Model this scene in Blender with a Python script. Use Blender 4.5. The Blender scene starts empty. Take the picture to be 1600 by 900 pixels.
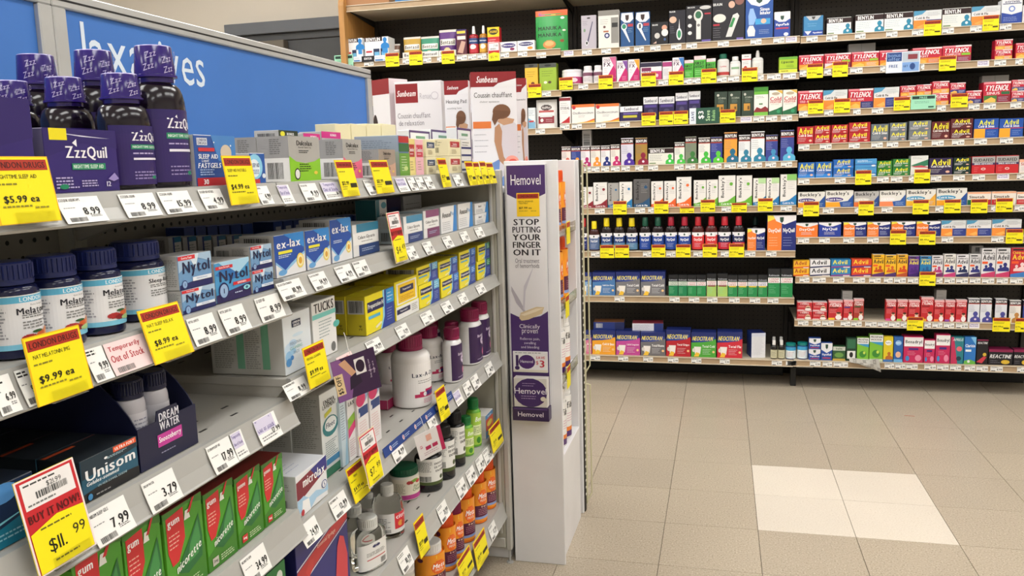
import bpy, math, random
import numpy as np
from mathutils import Matrix, Vector
S = bpy.context.scene
COL = S.collection
random.seed(7)

# ------------------------------------------------------------------ camera
FPX, YAW, PITCH, ROLL = 1290.275, 0.249647, -0.147342, -0.0292423
CAM = np.array([-0.128382, -2.711833, 1.222411])
_fw = np.array([-math.sin(YAW)*math.cos(PITCH), math.cos(YAW)*math.cos(PITCH), math.sin(PITCH)])
_r = np.array([math.cos(YAW), math.sin(YAW), 0.]); _u = np.cross(_r, _fw)
RT = math.cos(ROLL)*_r + math.sin(ROLL)*_u; UP = -math.sin(ROLL)*_r + math.cos(ROLL)*_u; FW = _fw
cd = bpy.data.cameras.new('camera'); cam = bpy.data.objects.new('camera', cd); COL.objects.link(cam)
cd.sensor_width = 36; cd.lens = 36*FPX/1600; cd.clip_start = .02; cd.clip_end = 60
cam.matrix_world = Matrix(((RT[0], UP[0], -FW[0], CAM[0]), (RT[1], UP[1], -FW[1], CAM[1]), (RT[2], UP[2], -FW[2], CAM[2]), (0, 0, 0, 1)))
S.camera = cam
# ------------------------------------------------------------------ world, exposure
w = bpy.data.worlds.new('world'); S.world = w; w.use_nodes = True
w.node_tree.nodes['Background'].inputs[0].default_value = (.9, .95, 1, 1)
w.node_tree.nodes['Background'].inputs[1].default_value = .25
S.view_settings.view_transform = 'Standard'; S.view_settings.look = 'None'
S.view_settings.gamma = 1; S.view_settings.use_curve_mapping = False
S.view_settings.exposure = 0.55
LAMP = 7.5     # strength of the ceiling panels

# a pixel of the 1600x900 photograph gives a direction; the missing distance comes from the shelf the thing stands on
def colsolve(px, x=None, y=None, z=0.):
    n = RT - (px-800)/FPX*FW
    if x is None: return CAM[0] - (n[1]*(y-CAM[1]) + n[2]*(z-CAM[2]))/n[0]
    return CAM[1] - (n[0]*(x-CAM[0]) + n[2]*(z-CAM[2]))/n[1]
def rowsolve(py, x, y):
    m = UP - (450-py)/FPX*FW
    return CAM[2] - (m[0]*(x-CAM[0]) + m[1]*(y-CAM[1]))/m[2]
def onplane(ax, val, px, py):
    d = RT*(px-800)/FPX + UP*(450-py)/FPX + FW
    return CAM + d*(val-CAM[ax])/d[ax]

# ------------------------------------------------------------------ colours and materials
def lin(h):
    h = h.lstrip('#')
    if len(h) == 3: h = ''.join(c*2 for c in h)
    o = []
    for i in (0, 2, 4):
        c = int(h[i:i+2], 16)/255
        o.append(c/12.92 if c <= .04045 else ((c+.055)/1.055)**2.4)
    return tuple(o)
_lc = {}
def L(c):
    if not isinstance(c, str): return c
    if c not in _lc: _lc[c] = lin(c)
    return _lc[c]
def newmat(name, rough=.5, spec=.5, metal=0., color=None, attr=False, coat=0.):
    m = bpy.data.materials.new(name); m.use_nodes = True
    nt = m.node_tree; b = nt.nodes['Principled BSDF']
    b.inputs['Roughness'].default_value = rough; b.inputs['Specular IOR Level'].default_value = spec
    b.inputs['Metallic'].default_value = metal; b.inputs['Coat Weight'].default_value = coat
    if color: b.inputs['Base Color'].default_value = (*L(color), 1)
    if attr:
        a = nt.nodes.new('ShaderNodeAttribute'); a.attribute_name = 'Col'
        nt.links.new(a.outputs['Color'], b.inputs['Base Color'])
    return m, nt, b
def noise_on(nt, b, scale, amt, c, detail=3):
    tc = nt.nodes.new('ShaderNodeTexCoord'); n = nt.nodes.new('ShaderNodeTexNoise')
    n.inputs['Scale'].default_value = scale; n.inputs['Detail'].default_value = detail
    nt.links.new(tc.outputs['Object'], n.inputs['Vector'])
    r = nt.nodes.new('ShaderNodeValToRGB'); c = L(c)
    r.color_ramp.elements[0].position = .3; r.color_ramp.elements[1].position = .7
    r.color_ramp.elements[0].color = (*[x*(1-amt) for x in c], 1); r.color_ramp.elements[1].color = (*[min(1, x*(1+amt)) for x in c], 1)
    nt.links.new(n.outputs['Fac'], r.inputs[0]); nt.links.new(r.outputs[0], b.inputs['Base Color'])
    return n
M = {}
M['card'] = newmat('printed_card', .38, .5, attr=True)[0]
M['paper'] = newmat('tag_paper', .5, .4, attr=True)[0]
M['gloss'] = newmat('glossy_plastic', .16, .5, attr=True)[0]
M['satin'] = newmat('satin_plastic', .35, .45, attr=True)[0]
def paint(name, c, rough=.45, amt=.04, scale=6, metal=0.):
    m, nt, b = newmat(name, rough, .45, metal); noise_on(nt, b, scale, amt, c); return m
M['grey'] = paint('grey_shelf_paint', 'b9b6af', .38)
M['greyd'] = paint('grey_upright_paint', 'a3a093', .42)
M['white'] = paint('white_laminate', 'e3e2e4', .4)
M['rail'] = paint('grey_price_channel', 'b0afab', .32)
M['alu'] = paint('brushed_aluminium', 'c0c0be', .4, .03, 30, .35)
M['blue'] = paint('blue_sign_board', '3f76c4', .55, .03)
M['tan'] = paint('tan_price_channel', 'b49b7c', .45, .06, 20)
M['tanshelf'] = paint('beige_shelf_edge', 'c9bda6', .45)
M['dark'] = paint('black_shelf_underside', '2c2723', .6)
M['black'] = paint('black_paint', '141312', .55)
M['door'] = paint('charcoal_door_paint', '4a4b4d', .55)
M['doorframe'] = paint('grey_frame_paint', '63666b', .5)
M['wall'] = paint('beige_wall_paint', 'cfc6b8', .8, .03, 2)
M['roomwall'] = paint('pale_wall_paint', 'd8d4cc', .8, .03, 2)
M['ceil'] = paint('white_ceiling', 'e4e4e0', .9, .02, 3)
M['carton'] = paint('brown_carton', 'a9794e', .7, .06, 14)
M['wire'] = paint('cream_wire', 'cfcaa8', .4)
def wood():
    m, nt, b = newmat('oak_veneer', .42, .5)
    tc = nt.nodes.new('ShaderNodeTexCoord'); mp = nt.nodes.new('ShaderNodeMapping'); mp.inputs['Scale'].default_value = (40, 40, 2)
    n = nt.nodes.new('ShaderNodeTexNoise'); n.inputs['Scale'].default_value = 2; n.inputs['Detail'].default_value = 4
    r = nt.nodes.new('ShaderNodeValToRGB'); r.color_ramp.elements[0].color = (*lin('9a6a34'), 1); r.color_ramp.elements[1].color = (*lin('cf9a58'), 1)
    nt.links.new(tc.outputs['Object'], mp.inputs[0]); nt.links.new(mp.outputs[0], n.inputs['Vector']); nt.links.new(n.outputs['Fac'], r.inputs[0]); nt.links.new(r.outputs[0], b.inputs['Base Color'])
    return m
M['wood'] = wood()
def peg(name, c, hole, axes, pitch=.0254, rad=.0036):
    """peg board: round holes on a square pitch, in object coordinates"""
    m, nt, b = newmat(name, .5, .4)
    tc = nt.nodes.new('ShaderNodeTexCoord'); sp = nt.nodes.new('ShaderNodeSeparateXYZ'); nt.links.new(tc.outputs['Object'], sp.inputs[0])
    def mth(op, a, bb=None):
        n = nt.nodes.new('ShaderNodeMath'); n.operation = op
        for i, v in enumerate((a, bb)):
            if v is None: continue
            if isinstance(v, (int, float)): n.inputs[i].default_value = v
            else: nt.links.new(v, n.inputs[i])
        return n.outputs[0]
    sq = []
    for a in axes:
        d = mth('SUBTRACT', mth('FRACT', mth('DIVIDE', sp.outputs[a], pitch)), .5)
        sq.append(mth('MULTIPLY', d, d))
    r2 = mth('ADD', *sq); isholes = mth('LESS_THAN', r2, (rad/pitch)**2)
    mx = nt.nodes.new('ShaderNodeMix'); mx.data_type = 'RGBA'
    mx.inputs[6].default_value = (*L(c), 1); mx.inputs[7].default_value = (*L(hole), 1)
    nt.links.new(isholes, mx.inputs[0]); nt.links.new(mx.outputs[2], b.inputs['Base Color'])
    bp = nt.nodes.new('ShaderNodeBump'); bp.inputs['Strength'].default_value = .6; bp.inputs['Distance'].default_value = .002; bp.invert = True
    nt.links.new(isholes, bp.inputs['Height']); nt.links.new(bp.outputs[0], b.inputs['Normal'])
    return m
M['pegdark'] = peg('black_pegboard', '39332e', '0b0a09', ('X', 'Z'))
M['peggrey'] = peg('grey_pegboard', '8d8a80', '151412', ('Y', 'Z'))
def clear(name, tint, rough=.06, ior=1.3, alpha=None):
    m, nt, b = newmat(name, rough, .5, color=tint)
    b.inputs['Transmission Weight'].default_value = 1.; b.inputs['IOR'].default_value = ior
    return m
M['clear'] = clear('clear_plastic', 'f2f2ea', .12, 1.15)
M['pet'] = clear('clear_bottle_plastic', 'eef0ea', .05, 1.2)
def tilemat(name, c, c2, c3):
    m, nt, b = newmat(name, .34, .45)
    g = nt.nodes.new('ShaderNodeNewGeometry'); oi = nt.nodes.new('ShaderNodeObjectInfo')
    n1 = nt.nodes.new('ShaderNodeTexNoise'); n1.inputs['Scale'].default_value = 190; n1.inputs['Detail'].default_value = 3
    n2 = nt.nodes.new('ShaderNodeTexNoise'); n2.inputs['Scale'].default_value = 3; n2.inputs['Detail'].default_value = 4
    for n in (n1, n2): nt.links.new(g.outputs['Position'], n.inputs['Vector'])
    r = nt.nodes.new('ShaderNodeValToRGB'); e = r.color_ramp.elements
    e[0].position = .33; e[0].color = (*L(c2), 1); e[1].position = .68; e[1].color = (*L(c3), 1)
    x = e.new(.44); x.color = (*L(c), 1); x = e.new(.58); x.color = (*L(c), 1)
    nt.links.new(n1.outputs['Fac'], r.inputs[0])
    hs = nt.nodes.new('ShaderNodeHueSaturation'); nt.links.new(r.outputs[0], hs.inputs['Color'])
    ma = nt.nodes.new('ShaderNodeMath'); ma.operation = 'MULTIPLY_ADD'; ma.inputs[1].default_value = .06; ma.inputs[2].default_value = .9
    nt.links.new(oi.outputs['Random'], ma.inputs[0])
    mb = nt.nodes.new('ShaderNodeMath'); mb.operation = 'MULTIPLY_ADD'; mb.inputs[1].default_value = .14
    nt.links.new(n2.outputs['Fac'], mb.inputs[0]); nt.links.new(ma.outputs[0], mb.inputs[2]); nt.links.new(mb.outputs[0], hs.inputs['Value'])
    nt.links.new(hs.outputs[0], b.inputs['Base Color'])
    return m
M['tile'] = tilemat('beige_speckled_vinyl', 'b3a693', '8f826e', 'cec4b4')
M['tilew'] = tilemat('white_speckled_vinyl', 'd9cfc1', 'cbbfae', 'e2d9cc')

# ------------------------------------------------------------------ mesh builder
class MB:
    def __init__(s): s.v = []; s.f = []; s.c = []
    def face(s, pts, c):
        n = len(s.v); s.v.extend(pts); s.f.append(tuple(range(n, n+len(pts)))); s.c.append(L(c))
    def mesh(s, vs, fs, c):
        n = len(s.v); s.v.extend(vs); c = L(c)
        for f in fs: s.f.append(tuple(i+n for i in f)); s.c.append(c)
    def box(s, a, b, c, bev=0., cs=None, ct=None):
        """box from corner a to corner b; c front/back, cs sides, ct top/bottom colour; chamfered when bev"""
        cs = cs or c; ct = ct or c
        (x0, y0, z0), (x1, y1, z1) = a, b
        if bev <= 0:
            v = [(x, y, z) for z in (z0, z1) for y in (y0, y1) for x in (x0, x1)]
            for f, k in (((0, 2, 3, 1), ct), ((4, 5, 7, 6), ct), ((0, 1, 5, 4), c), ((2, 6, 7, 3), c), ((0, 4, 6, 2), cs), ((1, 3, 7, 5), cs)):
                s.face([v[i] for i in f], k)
            return
        e = min(bev, (x1-x0)*.4, (y1-y0)*.4, (z1-z0)*.4)
        n = len(s.v); vs = []
        for sz in (0, 1):
            for sy in (0, 1):
                for sx in (0, 1):
                    X, Y, Z = (x0, x1)[sx], (y0, y1)[sy], (z0, z1)[sz]
                    ix, iy, iz = X+(e, -e)[sx], Y+(e, -e)[sy], Z+(e, -e)[sz]
                    vs += [(X, iy, iz), (ix, Y, iz), (ix, iy, Z)]
        s.v.extend(vs)
        q = lambda sx, sy, sz, k: n+((sz*2+sy)*2+sx)*3+k
        def add(f, k): s.f.append(tuple(f)); s.c.append(L(k))
        for t in (0, 1):
            o = (lambda l: l) if t else (lambda l: l[::-1])
            add(o([q(t, 0, 0, 0), q(t, 1, 0, 0), q(t, 1, 1, 0), q(t, 0, 1, 0)]), cs)
            add(o([q(0, t, 0, 1), q(0, t, 1, 1), q(1, t, 1, 1), q(1, t, 0, 1)]), c)
            add(o([q(0, 0, t, 2), q(1, 0, t, 2), q(1, 1, t, 2), q(0, 1, t, 2)]), ct)
        for p in (0, 1):
            for r in (0, 1):
                f = [q(0, p, r, 1), q(1, p, r, 1), q(1, p, r, 2), q(0, p, r, 2)]; add(f if p == r else f[::-1], c if not r else ct)
                f = [q(p, 0, r, 0), q(p, 1, r, 0), q(p, 1, r, 2), q(p, 0, r, 2)]; add(f[::-1] if p == r else f, cs)
                f = [q(p, r, 0, 0), q(p, r, 1, 0), q(p, r, 1, 1), q(p, r, 0, 1)]; add(f if p == r else f[::-1], c)
        for sx in (0, 1):
            for sy in (0, 1):
                for sz in (0, 1):
                    f = [q(sx, sy, sz, 0), q(sx, sy, sz, 1), q(sx, sy, sz, 2)]; add(f if (sx+sy+sz) % 2 else f[::-1], c)
    def prism(s, prof, axis, a, b, c):
        """extrude a closed 2-D profile along an axis (0: profile is y,z; 1: profile is x,z; 2: x,y)"""
        def p3(p, t): return (t, p[0], p[1]) if axis == 0 else ((p[0], t, p[1]) if axis == 1 else (p[0], p[1], t))
        A = [p3(p, a) for p in prof]; B = [p3(p, b) for p in prof]; n = len(prof)
        for i in range(n): s.face([A[i], A[(i+1) % n], B[(i+1) % n], B[i]], c)
        s.face(A[::-1], c); s.face(B, c)
    def lathe(s, prof, c, seg=24, k=1., sq=2., cx=0., cy=0.):
        """turn (r,z) pairs; k squashes the depth, sq>2 squares the section; c may be a list per band"""
        ring = []
        n0 = len(s.v)
        for r, z in prof:
            for i in range(seg):
                t = 2*math.pi*i/seg; ct, st = math.cos(t), math.sin(t)
                X = math.copysign(abs(ct)**(2/sq), ct); Y = math.copysign(abs(st)**(2/sq), st)
                s.v.append((cx+r*X, cy+r*k*Y, z))
        for j in range(len(prof)-1):
            col = L(c[j] if isinstance(c, list) else c)
            for i in range(seg):
                a = n0+j*seg+i; b = n0+j*seg+(i+1) % seg
                s.f.append((a, b, b+seg, a+seg)); s.c.append(col)
        s.f.append(tuple(n0+i for i in range(seg))[::-1]); s.c.append(L(c[0] if isinstance(c, list) else c))
        m = n0+(len(prof)-1)*seg
        s.f.append(tuple(m+i for i in range(seg))); s.c.append(L(c[-1] if isinstance(c, list) else c))
    def tube(s, path, r, c, seg=6):
        P = [Vector(p) for p in path]; n0 = len(s.v)
        for i, p in enumerate(P):
            d = ((P[min(i+1, len(P)-1)]-p).normalized() + (p-P[max(i-1, 0)]).normalized()).normalized()
            a = d.cross(Vector((.31, .52, .8))).normalized(); b = d.cross(a)
            for k in range(seg):
                t = 2*math.pi*k/seg; s.v.append(tuple(p+a*r*math.cos(t)+b*r*math.sin(t)))
        for i in range(len(P)-1):
            for k in range(seg):
                a = n0+i*seg+k; b = n0+i*seg+(k+1) % seg
                s.f.append((a, a+seg, b+seg, b)); s.c.append(L(c))
        s.f.append(tuple(n0+k for k in range(seg))); s.c.append(L(c)); m = n0+(len(P)-1)*seg
        s.f.append(tuple(m+k for k in range(seg))[::-1]); s.c.append(L(c))
    def build(s, name, mat, parent=None, smooth=False):
        me = bpy.data.meshes.new(name); me.from_pydata(s.v, [], s.f); me.materials.append(M[mat] if isinstance(mat, str) else mat)
        at = me.color_attributes.new('Col', 'FLOAT_COLOR', 'CORNER')
        buf = np.ones((len(me.loops), 4), np.float32); i = 0
        cnt = np.array([len(f) for f in s.f]); buf[:, :3] = np.repeat(np.array(s.c, np.float32), cnt, axis=0)
        at.data.foreach_set('color', buf.ravel())
        if smooth:
            me.polygons.foreach_set('use_smooth', [len(f) == 4 for f in s.f]); 
            try: me.set_sharp_from_angle(angle=math.radians(38))
            except Exception: pass
        o = bpy.data.objects.new(name, me); COL.objects.link(o)
        if parent: o.parent = parent
        return o
def tag(o, label, cat, group=None):
    o['label'] = label; o['category'] = cat
    if group: o['group'] = group
    return o
def empty(name, loc=(0, 0, 0), rz=0.):
    o = bpy.data.objects.new(name, None); COL.objects.link(o); o.location = loc; o.rotation_euler = (0, 0, rz); o.empty_display_size = .02; return o
def struct(o): o['kind'] = 'structure'; return o

# ------------------------------------------------------------------ lettering (built-in font, glyph meshes cached)
CH = "ABCDEFGHIJKLMNOPQRSTUVWXYZabcdefghijklmnopqrstuvwxyz0123456789$.,'!-+&:#*%/"
GL = {}
def load_glyphs():
    obs = []
    for bold in (0,):
        for c in CH:
            cu = bpy.data.curves.new('g', 'FONT'); cu.body = c; cu.size = 1; cu.resolution_u = 2; cu.offset = 0
            o = bpy.data.objects.new('g', cu); COL.objects.link(o); obs.append((c, bold, o))
    dg = bpy.context.evaluated_depsgraph_get(); dg.update()
    for c, bold, o in obs:
        me = bpy.data.meshes.new_from_object(o.evaluated_get(dg))
        vs = [(v.co.x, v.co.y) for v in me.vertices]; fs = [tuple(p.vertices) for p in me.polygons]
        x0 = min(v[0] for v in vs); vs = [(x-x0, y) for x, y in vs]
        g0 = (vs, fs, max(v[0] for v in vs), min(v[1] for v in vs), max(v[1] for v in vs)); GL[c, 0] = g0
        d = .062; n = len(vs)          # the bold cut: the glyph struck three times side by side
        GL[c, 1] = ([(x+k*d/2, y) for k in range(3) for x, y in vs], [tuple(i+n*k for i in f) for k in range(3) for f in fs], g0[2]+d, g0[3], g0[4])
        bpy.data.meshes.remove(me)
    for c, bold, o in obs:
        cu = o.data; bpy.data.objects.remove(o); bpy.data.curves.remove(cu)
load_glyphs()

# print elements, in fractions of the printed face (u right, v up)
def R(u0, v0, u1, v1, c): return ('r', u0, v0, u1, v1, c)
def T(s, u, v, w, h, c, st=''): return ('t', s, u, v, w, h, c, st)
def E(u, v, ru, rv, c): return ('e', u, v, ru, rv, c)
def P(pts, c): return ('p', pts, c)
def LN(u0, v0, u1, v1, n, c): return ('l', u0, v0, u1, v1, n, c)
def BC(u0, v0, u1, v1, c='222'): return ('b', u0, v0, u1, v1, c)
def BU(u, v, h, c): return ('u', u, v, h, c)
def draw(mb, ops, mp, W, H, curved=False, base=.00025, step=.00009):
    def quad(u0, v0, u1, v1, c, off):
        n = max(1, int(abs(u1-u0)*26)) if curved else 1
        for i in range(n):
            a, b = u0+(u1-u0)*i/n, u0+(u1-u0)*(i+1)/n
            mb.face([mp(a, v0, off), mp(b, v0, off), mp(b, v1, off), mp(a, v1, off)], c)
    for k, o in enumerate(ops):
        off = base+step*k; q = o[0]
        if q == 'r': quad(*o[1:5], o[5], off)
        elif q == 'p':
            mb.face([mp(u, v, off) for u, v in o[1]], o[2])
        elif q == 'e':
            _, u, v, ru, rv, c = o
            if rv is None: rv = ru*W/H
            if curved:
                n = 9
                for i in range(n):
                    a, b = -1+2*i/n, -1+2*(i+1)/n; x = math.sqrt(max(0, 1-((a+b)/2)**2))
                    quad(u-ru*x, v+rv*a, u+ru*x, v+rv*b, c, off)
            else: mb.face([mp(u+ru*math.cos(t*math.pi/9), v+rv*math.sin(t*math.pi/9), off) for t in range(18)], c)
        elif q == 'l':
            _, u0, v0, u1, v1, n, c = o; rr = random.Random(int(u0*1000+v0*77+n))
            for i in range(n):
                y = v1-(v1-v0)*(i+.5)/n; h = min((v1-v0)/n*.26, .0008/H); end = u0+(u1-u0)*rr.uniform(.68, 1); x = u0; pw = max(h*H*5/W, (u1-u0)*.09)
                while x < end:            # a line of small print: word-length dashes
                    e = min(end, x+pw*rr.uniform(.6, 1.7)); quad(x, y-h, e, y+h, c, off); x = e+pw*.3
        elif q == 'b':
            _, u0, v0, u1, v1, c = o; x = u0; rr = random.Random(5); n = (u1-u0)/26
            vert = (v1-v0)*H > (u1-u0)*W*1.4
            if vert:
                y = v0; n = (v1-v0)/26
                while y < v1: t = n*rr.choice((.5, .8, 1.3)); quad(u0, y, u1, min(v1, y+t), c, off); y += t+n*rr.choice((.5, .8))
            else:
                while x < u1: t = n*rr.choice((.5, .8, 1.3)); quad(x, v0, min(u1, x+t), v1, c, off); x += t+n*rr.choice((.5, .8))
        elif q == 'u':
            _, u, v, h, c = o; a = H/W
            pts = [(-.42, 0), (.42, 0), (.42, .28), (.32, .42), (.14, .5), (.12, .58), (.19, .68), (.2, .82), (.12, .95), (0, 1), (-.12, .95), (-.2, .82), (-.19, .68), (-.12, .58), (-.14, .5), (-.32, .42), (-.42, .28)]
            mb.face([mp(u+x*h*a, v+y*h, off) for x, y in pts], c)
        elif q == 't':
            _, s, u, v, w, h, c, st = o; bold = 1 if 'b' in st else 0; sp = .085 if bold else .08
            x = 0; pos = []
            for ch in s:
                if ch == ' ': x += .3; continue
                if (ch, bold) not in GL: continue
                pos.append((ch, x)); x += GL[ch, bold][2]+sp
            if not pos: continue
            tw = max(.01, x-sp); lo = min(GL[c_, bold][3] for c_, _ in pos); hi = max(GL[c_, bold][4] for c_, _ in pos)
            vert = 'v' in st
            fw, fh = (w*W, h*H) if not vert else (h*H, w*W)
            sx = fw/tw; sy = fh/(hi-lo)
            if 'x' not in st:                      # keep the letter shape unless told to stretch
                if sx > sy*1.15: sx = sy*1.15
                elif sy > sx*1.7: sy = sx*1.7
            for ch, px in pos:
                vs, fs, gw, l, t = GL[ch, bold]; out = []; nn = len(vs)//3 if bold else len(vs)
                for iv, (a, b) in enumerate(vs):
                    X = (px+a-tw/2)*sx; Y = (b-(lo+hi)/2)*sy
                    if 'i' in st: X += Y*.22
                    if 'd' in st: Y += X*.3
                    if vert: X, Y = -Y, X
                    out.append(mp(u+X/W, v+Y/H, off+1.8e-5*(iv//nn)))
                mb.mesh(out, fs, c)
def fmap(W, D, H): return lambda u, v, o: ((u-.5)*W, -D/2-o, v*H)
def smap(W, D, H): return lambda u, v, o: (-W/2-o, D/2-u*D, v*H)
def tmap(W, D, H): return lambda u, v, o: ((u-.5)*W, -D/2+v*D, H+o)
def cmap(r, z0, z1, span, k=1., sq=2.):
    def f(u, v, o):
        t = (u-.5)*span; sx, cx = math.sin(t), math.cos(t)
        return ((r+o)*math.copysign(abs(sx)**(2/sq), sx), -(r+o)*k*math.copysign(abs(cx)**(2/sq), cx), z0+(z1-z0)*v)
    return f
def boxmesh(W, D, H, d, bev=.0006):
    """d: dict(c, s, t colours, f, sd, tp print lists)"""
    mb = MB(); c = d['c']
    mb.box((-W/2, -D/2, 0), (W/2, D/2, H), c, bev, d.get('s', c), d.get('t', d.get('s', c)))
    st = d.get('step', .00009)
    draw(mb, d.get('f', []), fmap(W, D, H), W, H, base=d.get('base', .00025), step=st)
    if d.get('sd'): draw(mb, d['sd'], smap(W, D, H), D, H)
    if d.get('tp'): draw(mb, d['tp'], tmap(W, D, H), W, D)
    return mb
SEEN = {}
def clip_words(s, n=16):
    w = s.split()
    if len(w) > n: print('LONG LABEL', len(w), s)
    return s

# ------------------------------------------------------------------ the room
TL = .3048
XL, XR, YF, YB, ZC = -4.2, 3.8, -6.0, 2.36, 3.1
def slab(name, a, b, mat, bev=0., parent=None, c='888'):
    mb = MB(); mb.box(a, b, c, bev); return mb.build(name, mat, parent)
fl = struct(slab('floor', (XL, YF, -.1), (XR, YB, -.004), paint('dark_floor_joint', '4e4335', .8)))
struct(slab('wall_back', (XL, YB, -.1), (XR, YB+.1, ZC), 'wall'))
struct(slab('wall_left', (XL-.1, YF, -.1), (XL, YB+.1, ZC), 'roomwall'))
struct(slab('wall_right', (XR, YF, -.1), (XR+.1, YB+.1, ZC), 'roomwall'))
struct(slab('wall_front', (XL-.1, YF-.1, -.1), (XR+.1, YF, ZC), 'roomwall'))
struct(slab('ceiling', (XL-.1, YF-.1, ZC), (XR+.1, YB+.1, ZC+.1), 'ceil'))
g = .0008
def tilemesh(m):
    mb = MB(); mb.box((g, g, -.004), (TL-g, TL-g, 0), '888', .0004); o = mb.build('floor_tile', m, fl); return o
proto = {0: tilemesh('tile'), 1: tilemesh('tilew')}; used = {0: 0, 1: 0}
far = MB()
for j in range(-19, 8):
    for i in range(-13, 12):
        near = -5 <= i <= 6 and -8 <= j <= 6
        if not near:
            x, y = i*TL, j*TL
            if y+TL < YB: far.box((x+g, y+g, -.004), (x+TL-g, y+TL-g, 0), '888')
            continue
        k = 1 if i in (0, 1) and j in (0, 1) else 0
        if used[k]:
            o = proto[k].copy(); COL.objects.link(o); o.parent = fl
        else: o = proto[k]
        used[k] = 1; o.location = (i*TL, j*TL, 0)
fo = far.build('floor_tile_field', 'tile', fl); fo['kind'] = 'stuff'
# ceiling light panels
lm = bpy.data.materials.new('lit_diffuser'); lm.use_nodes = True
nt = lm.node_tree; nt.nodes.remove(nt.nodes['Principled BSDF']); em = nt.nodes.new('ShaderNodeEmission')
em.inputs[0].default_value = (1, .985, .955, 1); em.inputs[1].default_value = LAMP; nt.links.new(em.outputs[0], nt.nodes['Material Output'].inputs[0])
for x in (-3.2, -1.55, .3, 2.2):
    for y in (-4.6, -2.5, -.6, .75):
        e = empty('ceiling_light', (x, y, ZC-.06)); tag(e, 'white fluorescent panel with lit diffuser on the ceiling', 'ceiling light', 'ceiling light panels')
        mb = MB(); mb.box((-.3, -.6, .0), (.3, .6, .058), 'eeeeea', .004); mb.build('housing', 'satin', e)
        mb = MB(); mb.box((-.27, -.57, -.006), (.27, .57, -.001), 'fff', 0); mb.build('diffuser', lm, e)
# door behind the wall unit's oak end: head and jambs, closer, dark leaf
p0 = onplane(1, YB-.03, 352, 38); p1 = onplane(1, YB-.03, 545, 26)
zt = (p0[2]+p1[2])/2; x0 = p0[0]; x1 = x0+1.12
dr = struct(empty('door_1', ((x0+x1)/2, YB, 0)))
mx = (x0+x1)/2
for nm, a, b, m in (('door_head', (x0-mx, -.05, zt-.075), (x1-mx, 0, zt), 'doorframe'), ('door_jamb', (x0-mx, -.05, 0), (x0-mx+.075, 0, zt-.0755), 'doorframe'), ('door_jamb', (x1-mx-.075, -.05, 0), (x1-mx, 0, zt-.0755), 'doorframe'),
                    ('door_stop', (x0-mx+.076, -.022, zt-.12), (x1-mx-.076, 0, zt-.076), 'door'), ('door_leaf', (x0-mx+.08, -.012, .008), (x1-mx-.08, 0, zt-.122), 'door'), ('door_closer', (x0-mx+.17, -.075, zt-.2), (x0-mx+.44, -.0125, zt-.125), paint('bronze_closer', '6a6358', .5))):
    slab(nm, a, b, m, .003, dr)

# ------------------------------------------------------------------ wall shelving: three bays against the back wall
YL = 1.8                      # plane of the shelf fronts
YP = 2.22                     # plane of the peg board
XB = [-2.205, -.97, .252, 1.472]
LH = .034
# underside height of the price channel of each shelf, top to bottom
ROWS = {1: [1.803, 1.585, 1.385, 1.149, .93, .70, .455, .122],
        2: [1.790, 1.612, 1.404, 1.170, .943, .706, .457, .120],
        3: [1.786, 1.622, 1.420, 1.253, 1.080, .928, .775, .569, .340, .122]}
NUM = ['first', 'second', 'third', 'fourth', 'fifth', 'sixth', 'seventh', 'eighth', 'ninth', 'tenth']
BAYNAME = {1: "oak-end bay", 2: "eight-shelf bay", 3: "ten-shelf bay"}
def phrase(bay, row): return f"on {BAYNAME[bay]}'s {NUM[row-1]} shelf"
UNIT = {}
for b in (1, 2, 3):
    xa, xb = XB[b-1], XB[b]
    u = empty('wall_shelf_unit', ((xa+xb)/2, YP, 0)); UNIT[b] = u; ox, oy = (xa+xb)/2, YP; w2 = (xb-xa)/2
    tag(u, {1: 'black pegboard wall shelving with an oak end panel, beside the dark door', 2: 'black pegboard wall shelving with eight tan-edged shelves and a green honey pouch', 3: 'black pegboard wall shelving with ten closely spaced tan-edged shelves'}[b], 'shelving')
    slab('back_panel', (-w2+.001, 0, .02), (w2-.001, .012, 2.16), 'pegdark', 0, u)
    slab('base_panel', (-w2+.03, -.14, .0), (w2-.03, -.12, .085), 'black', .002, u)
    for sx in (-1, 1):
        slab('upright', (sx*(w2-.012)-.011, -.028, 0), (sx*(w2-.012)+.011, -.001, 2.16), 'dark', .002, u)
    if b > 1: slab('foot', (-w2-.009, -.365, 0), (-w2+.02, -.33, ROWS[b][-1]-.001), 'black', .002, u)
    rows = [2.112]+ROWS[b]
    for r, zb in enumerate(rows):
        e = .0015
        s = slab('shelf', (-w2+e, YL-YP+.008, zb+.008), (w2-e, -.03, zb+LH), 'dark' if r else 'tanshelf', .002, u)
        slab('shelf_top', (-w2+e, YL-YP+.008, zb+LH), (w2-e, -.03, zb+LH+.0012), 'tanshelf', 0, s)
        mb = MB(); f = YL-YP
        mb.prism([(f+.007, zb), (f-.002, zb), (f-.002, zb+.005), (f+.0025, zb+.007), (f+.0025, zb+LH-.006), (f-.001, zb+LH-.004), (f-.001, zb+LH+.001), (f+.007, zb+LH+.001)], 0, -w2+e, w2-e, 'c9b596')
        ch = mb.build('price_channel', 'tan', s)
        mb = MB()
        for zz in (zb-.0006, zb+LH-.0028): mb.box((-w2+e, f-.0034, zz), (w2-e, f-.0021, zz+.0036), 'dcd2be', .0004)
        mb.build('channel_edge', 'satin', ch)
        for sx in (-1, 1):
            mb = MB(); mb.prism([(f+.03, zb+.006), (-.03, zb-.05 if r else zb-.03), (-.03, zb+.0075), (f+.03, zb+.0075)], 0, sx*(w2-.006)-.0015, sx*(w2-.006)+.0015, '333')
            mb.build('bracket', 'dark', s)
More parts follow.
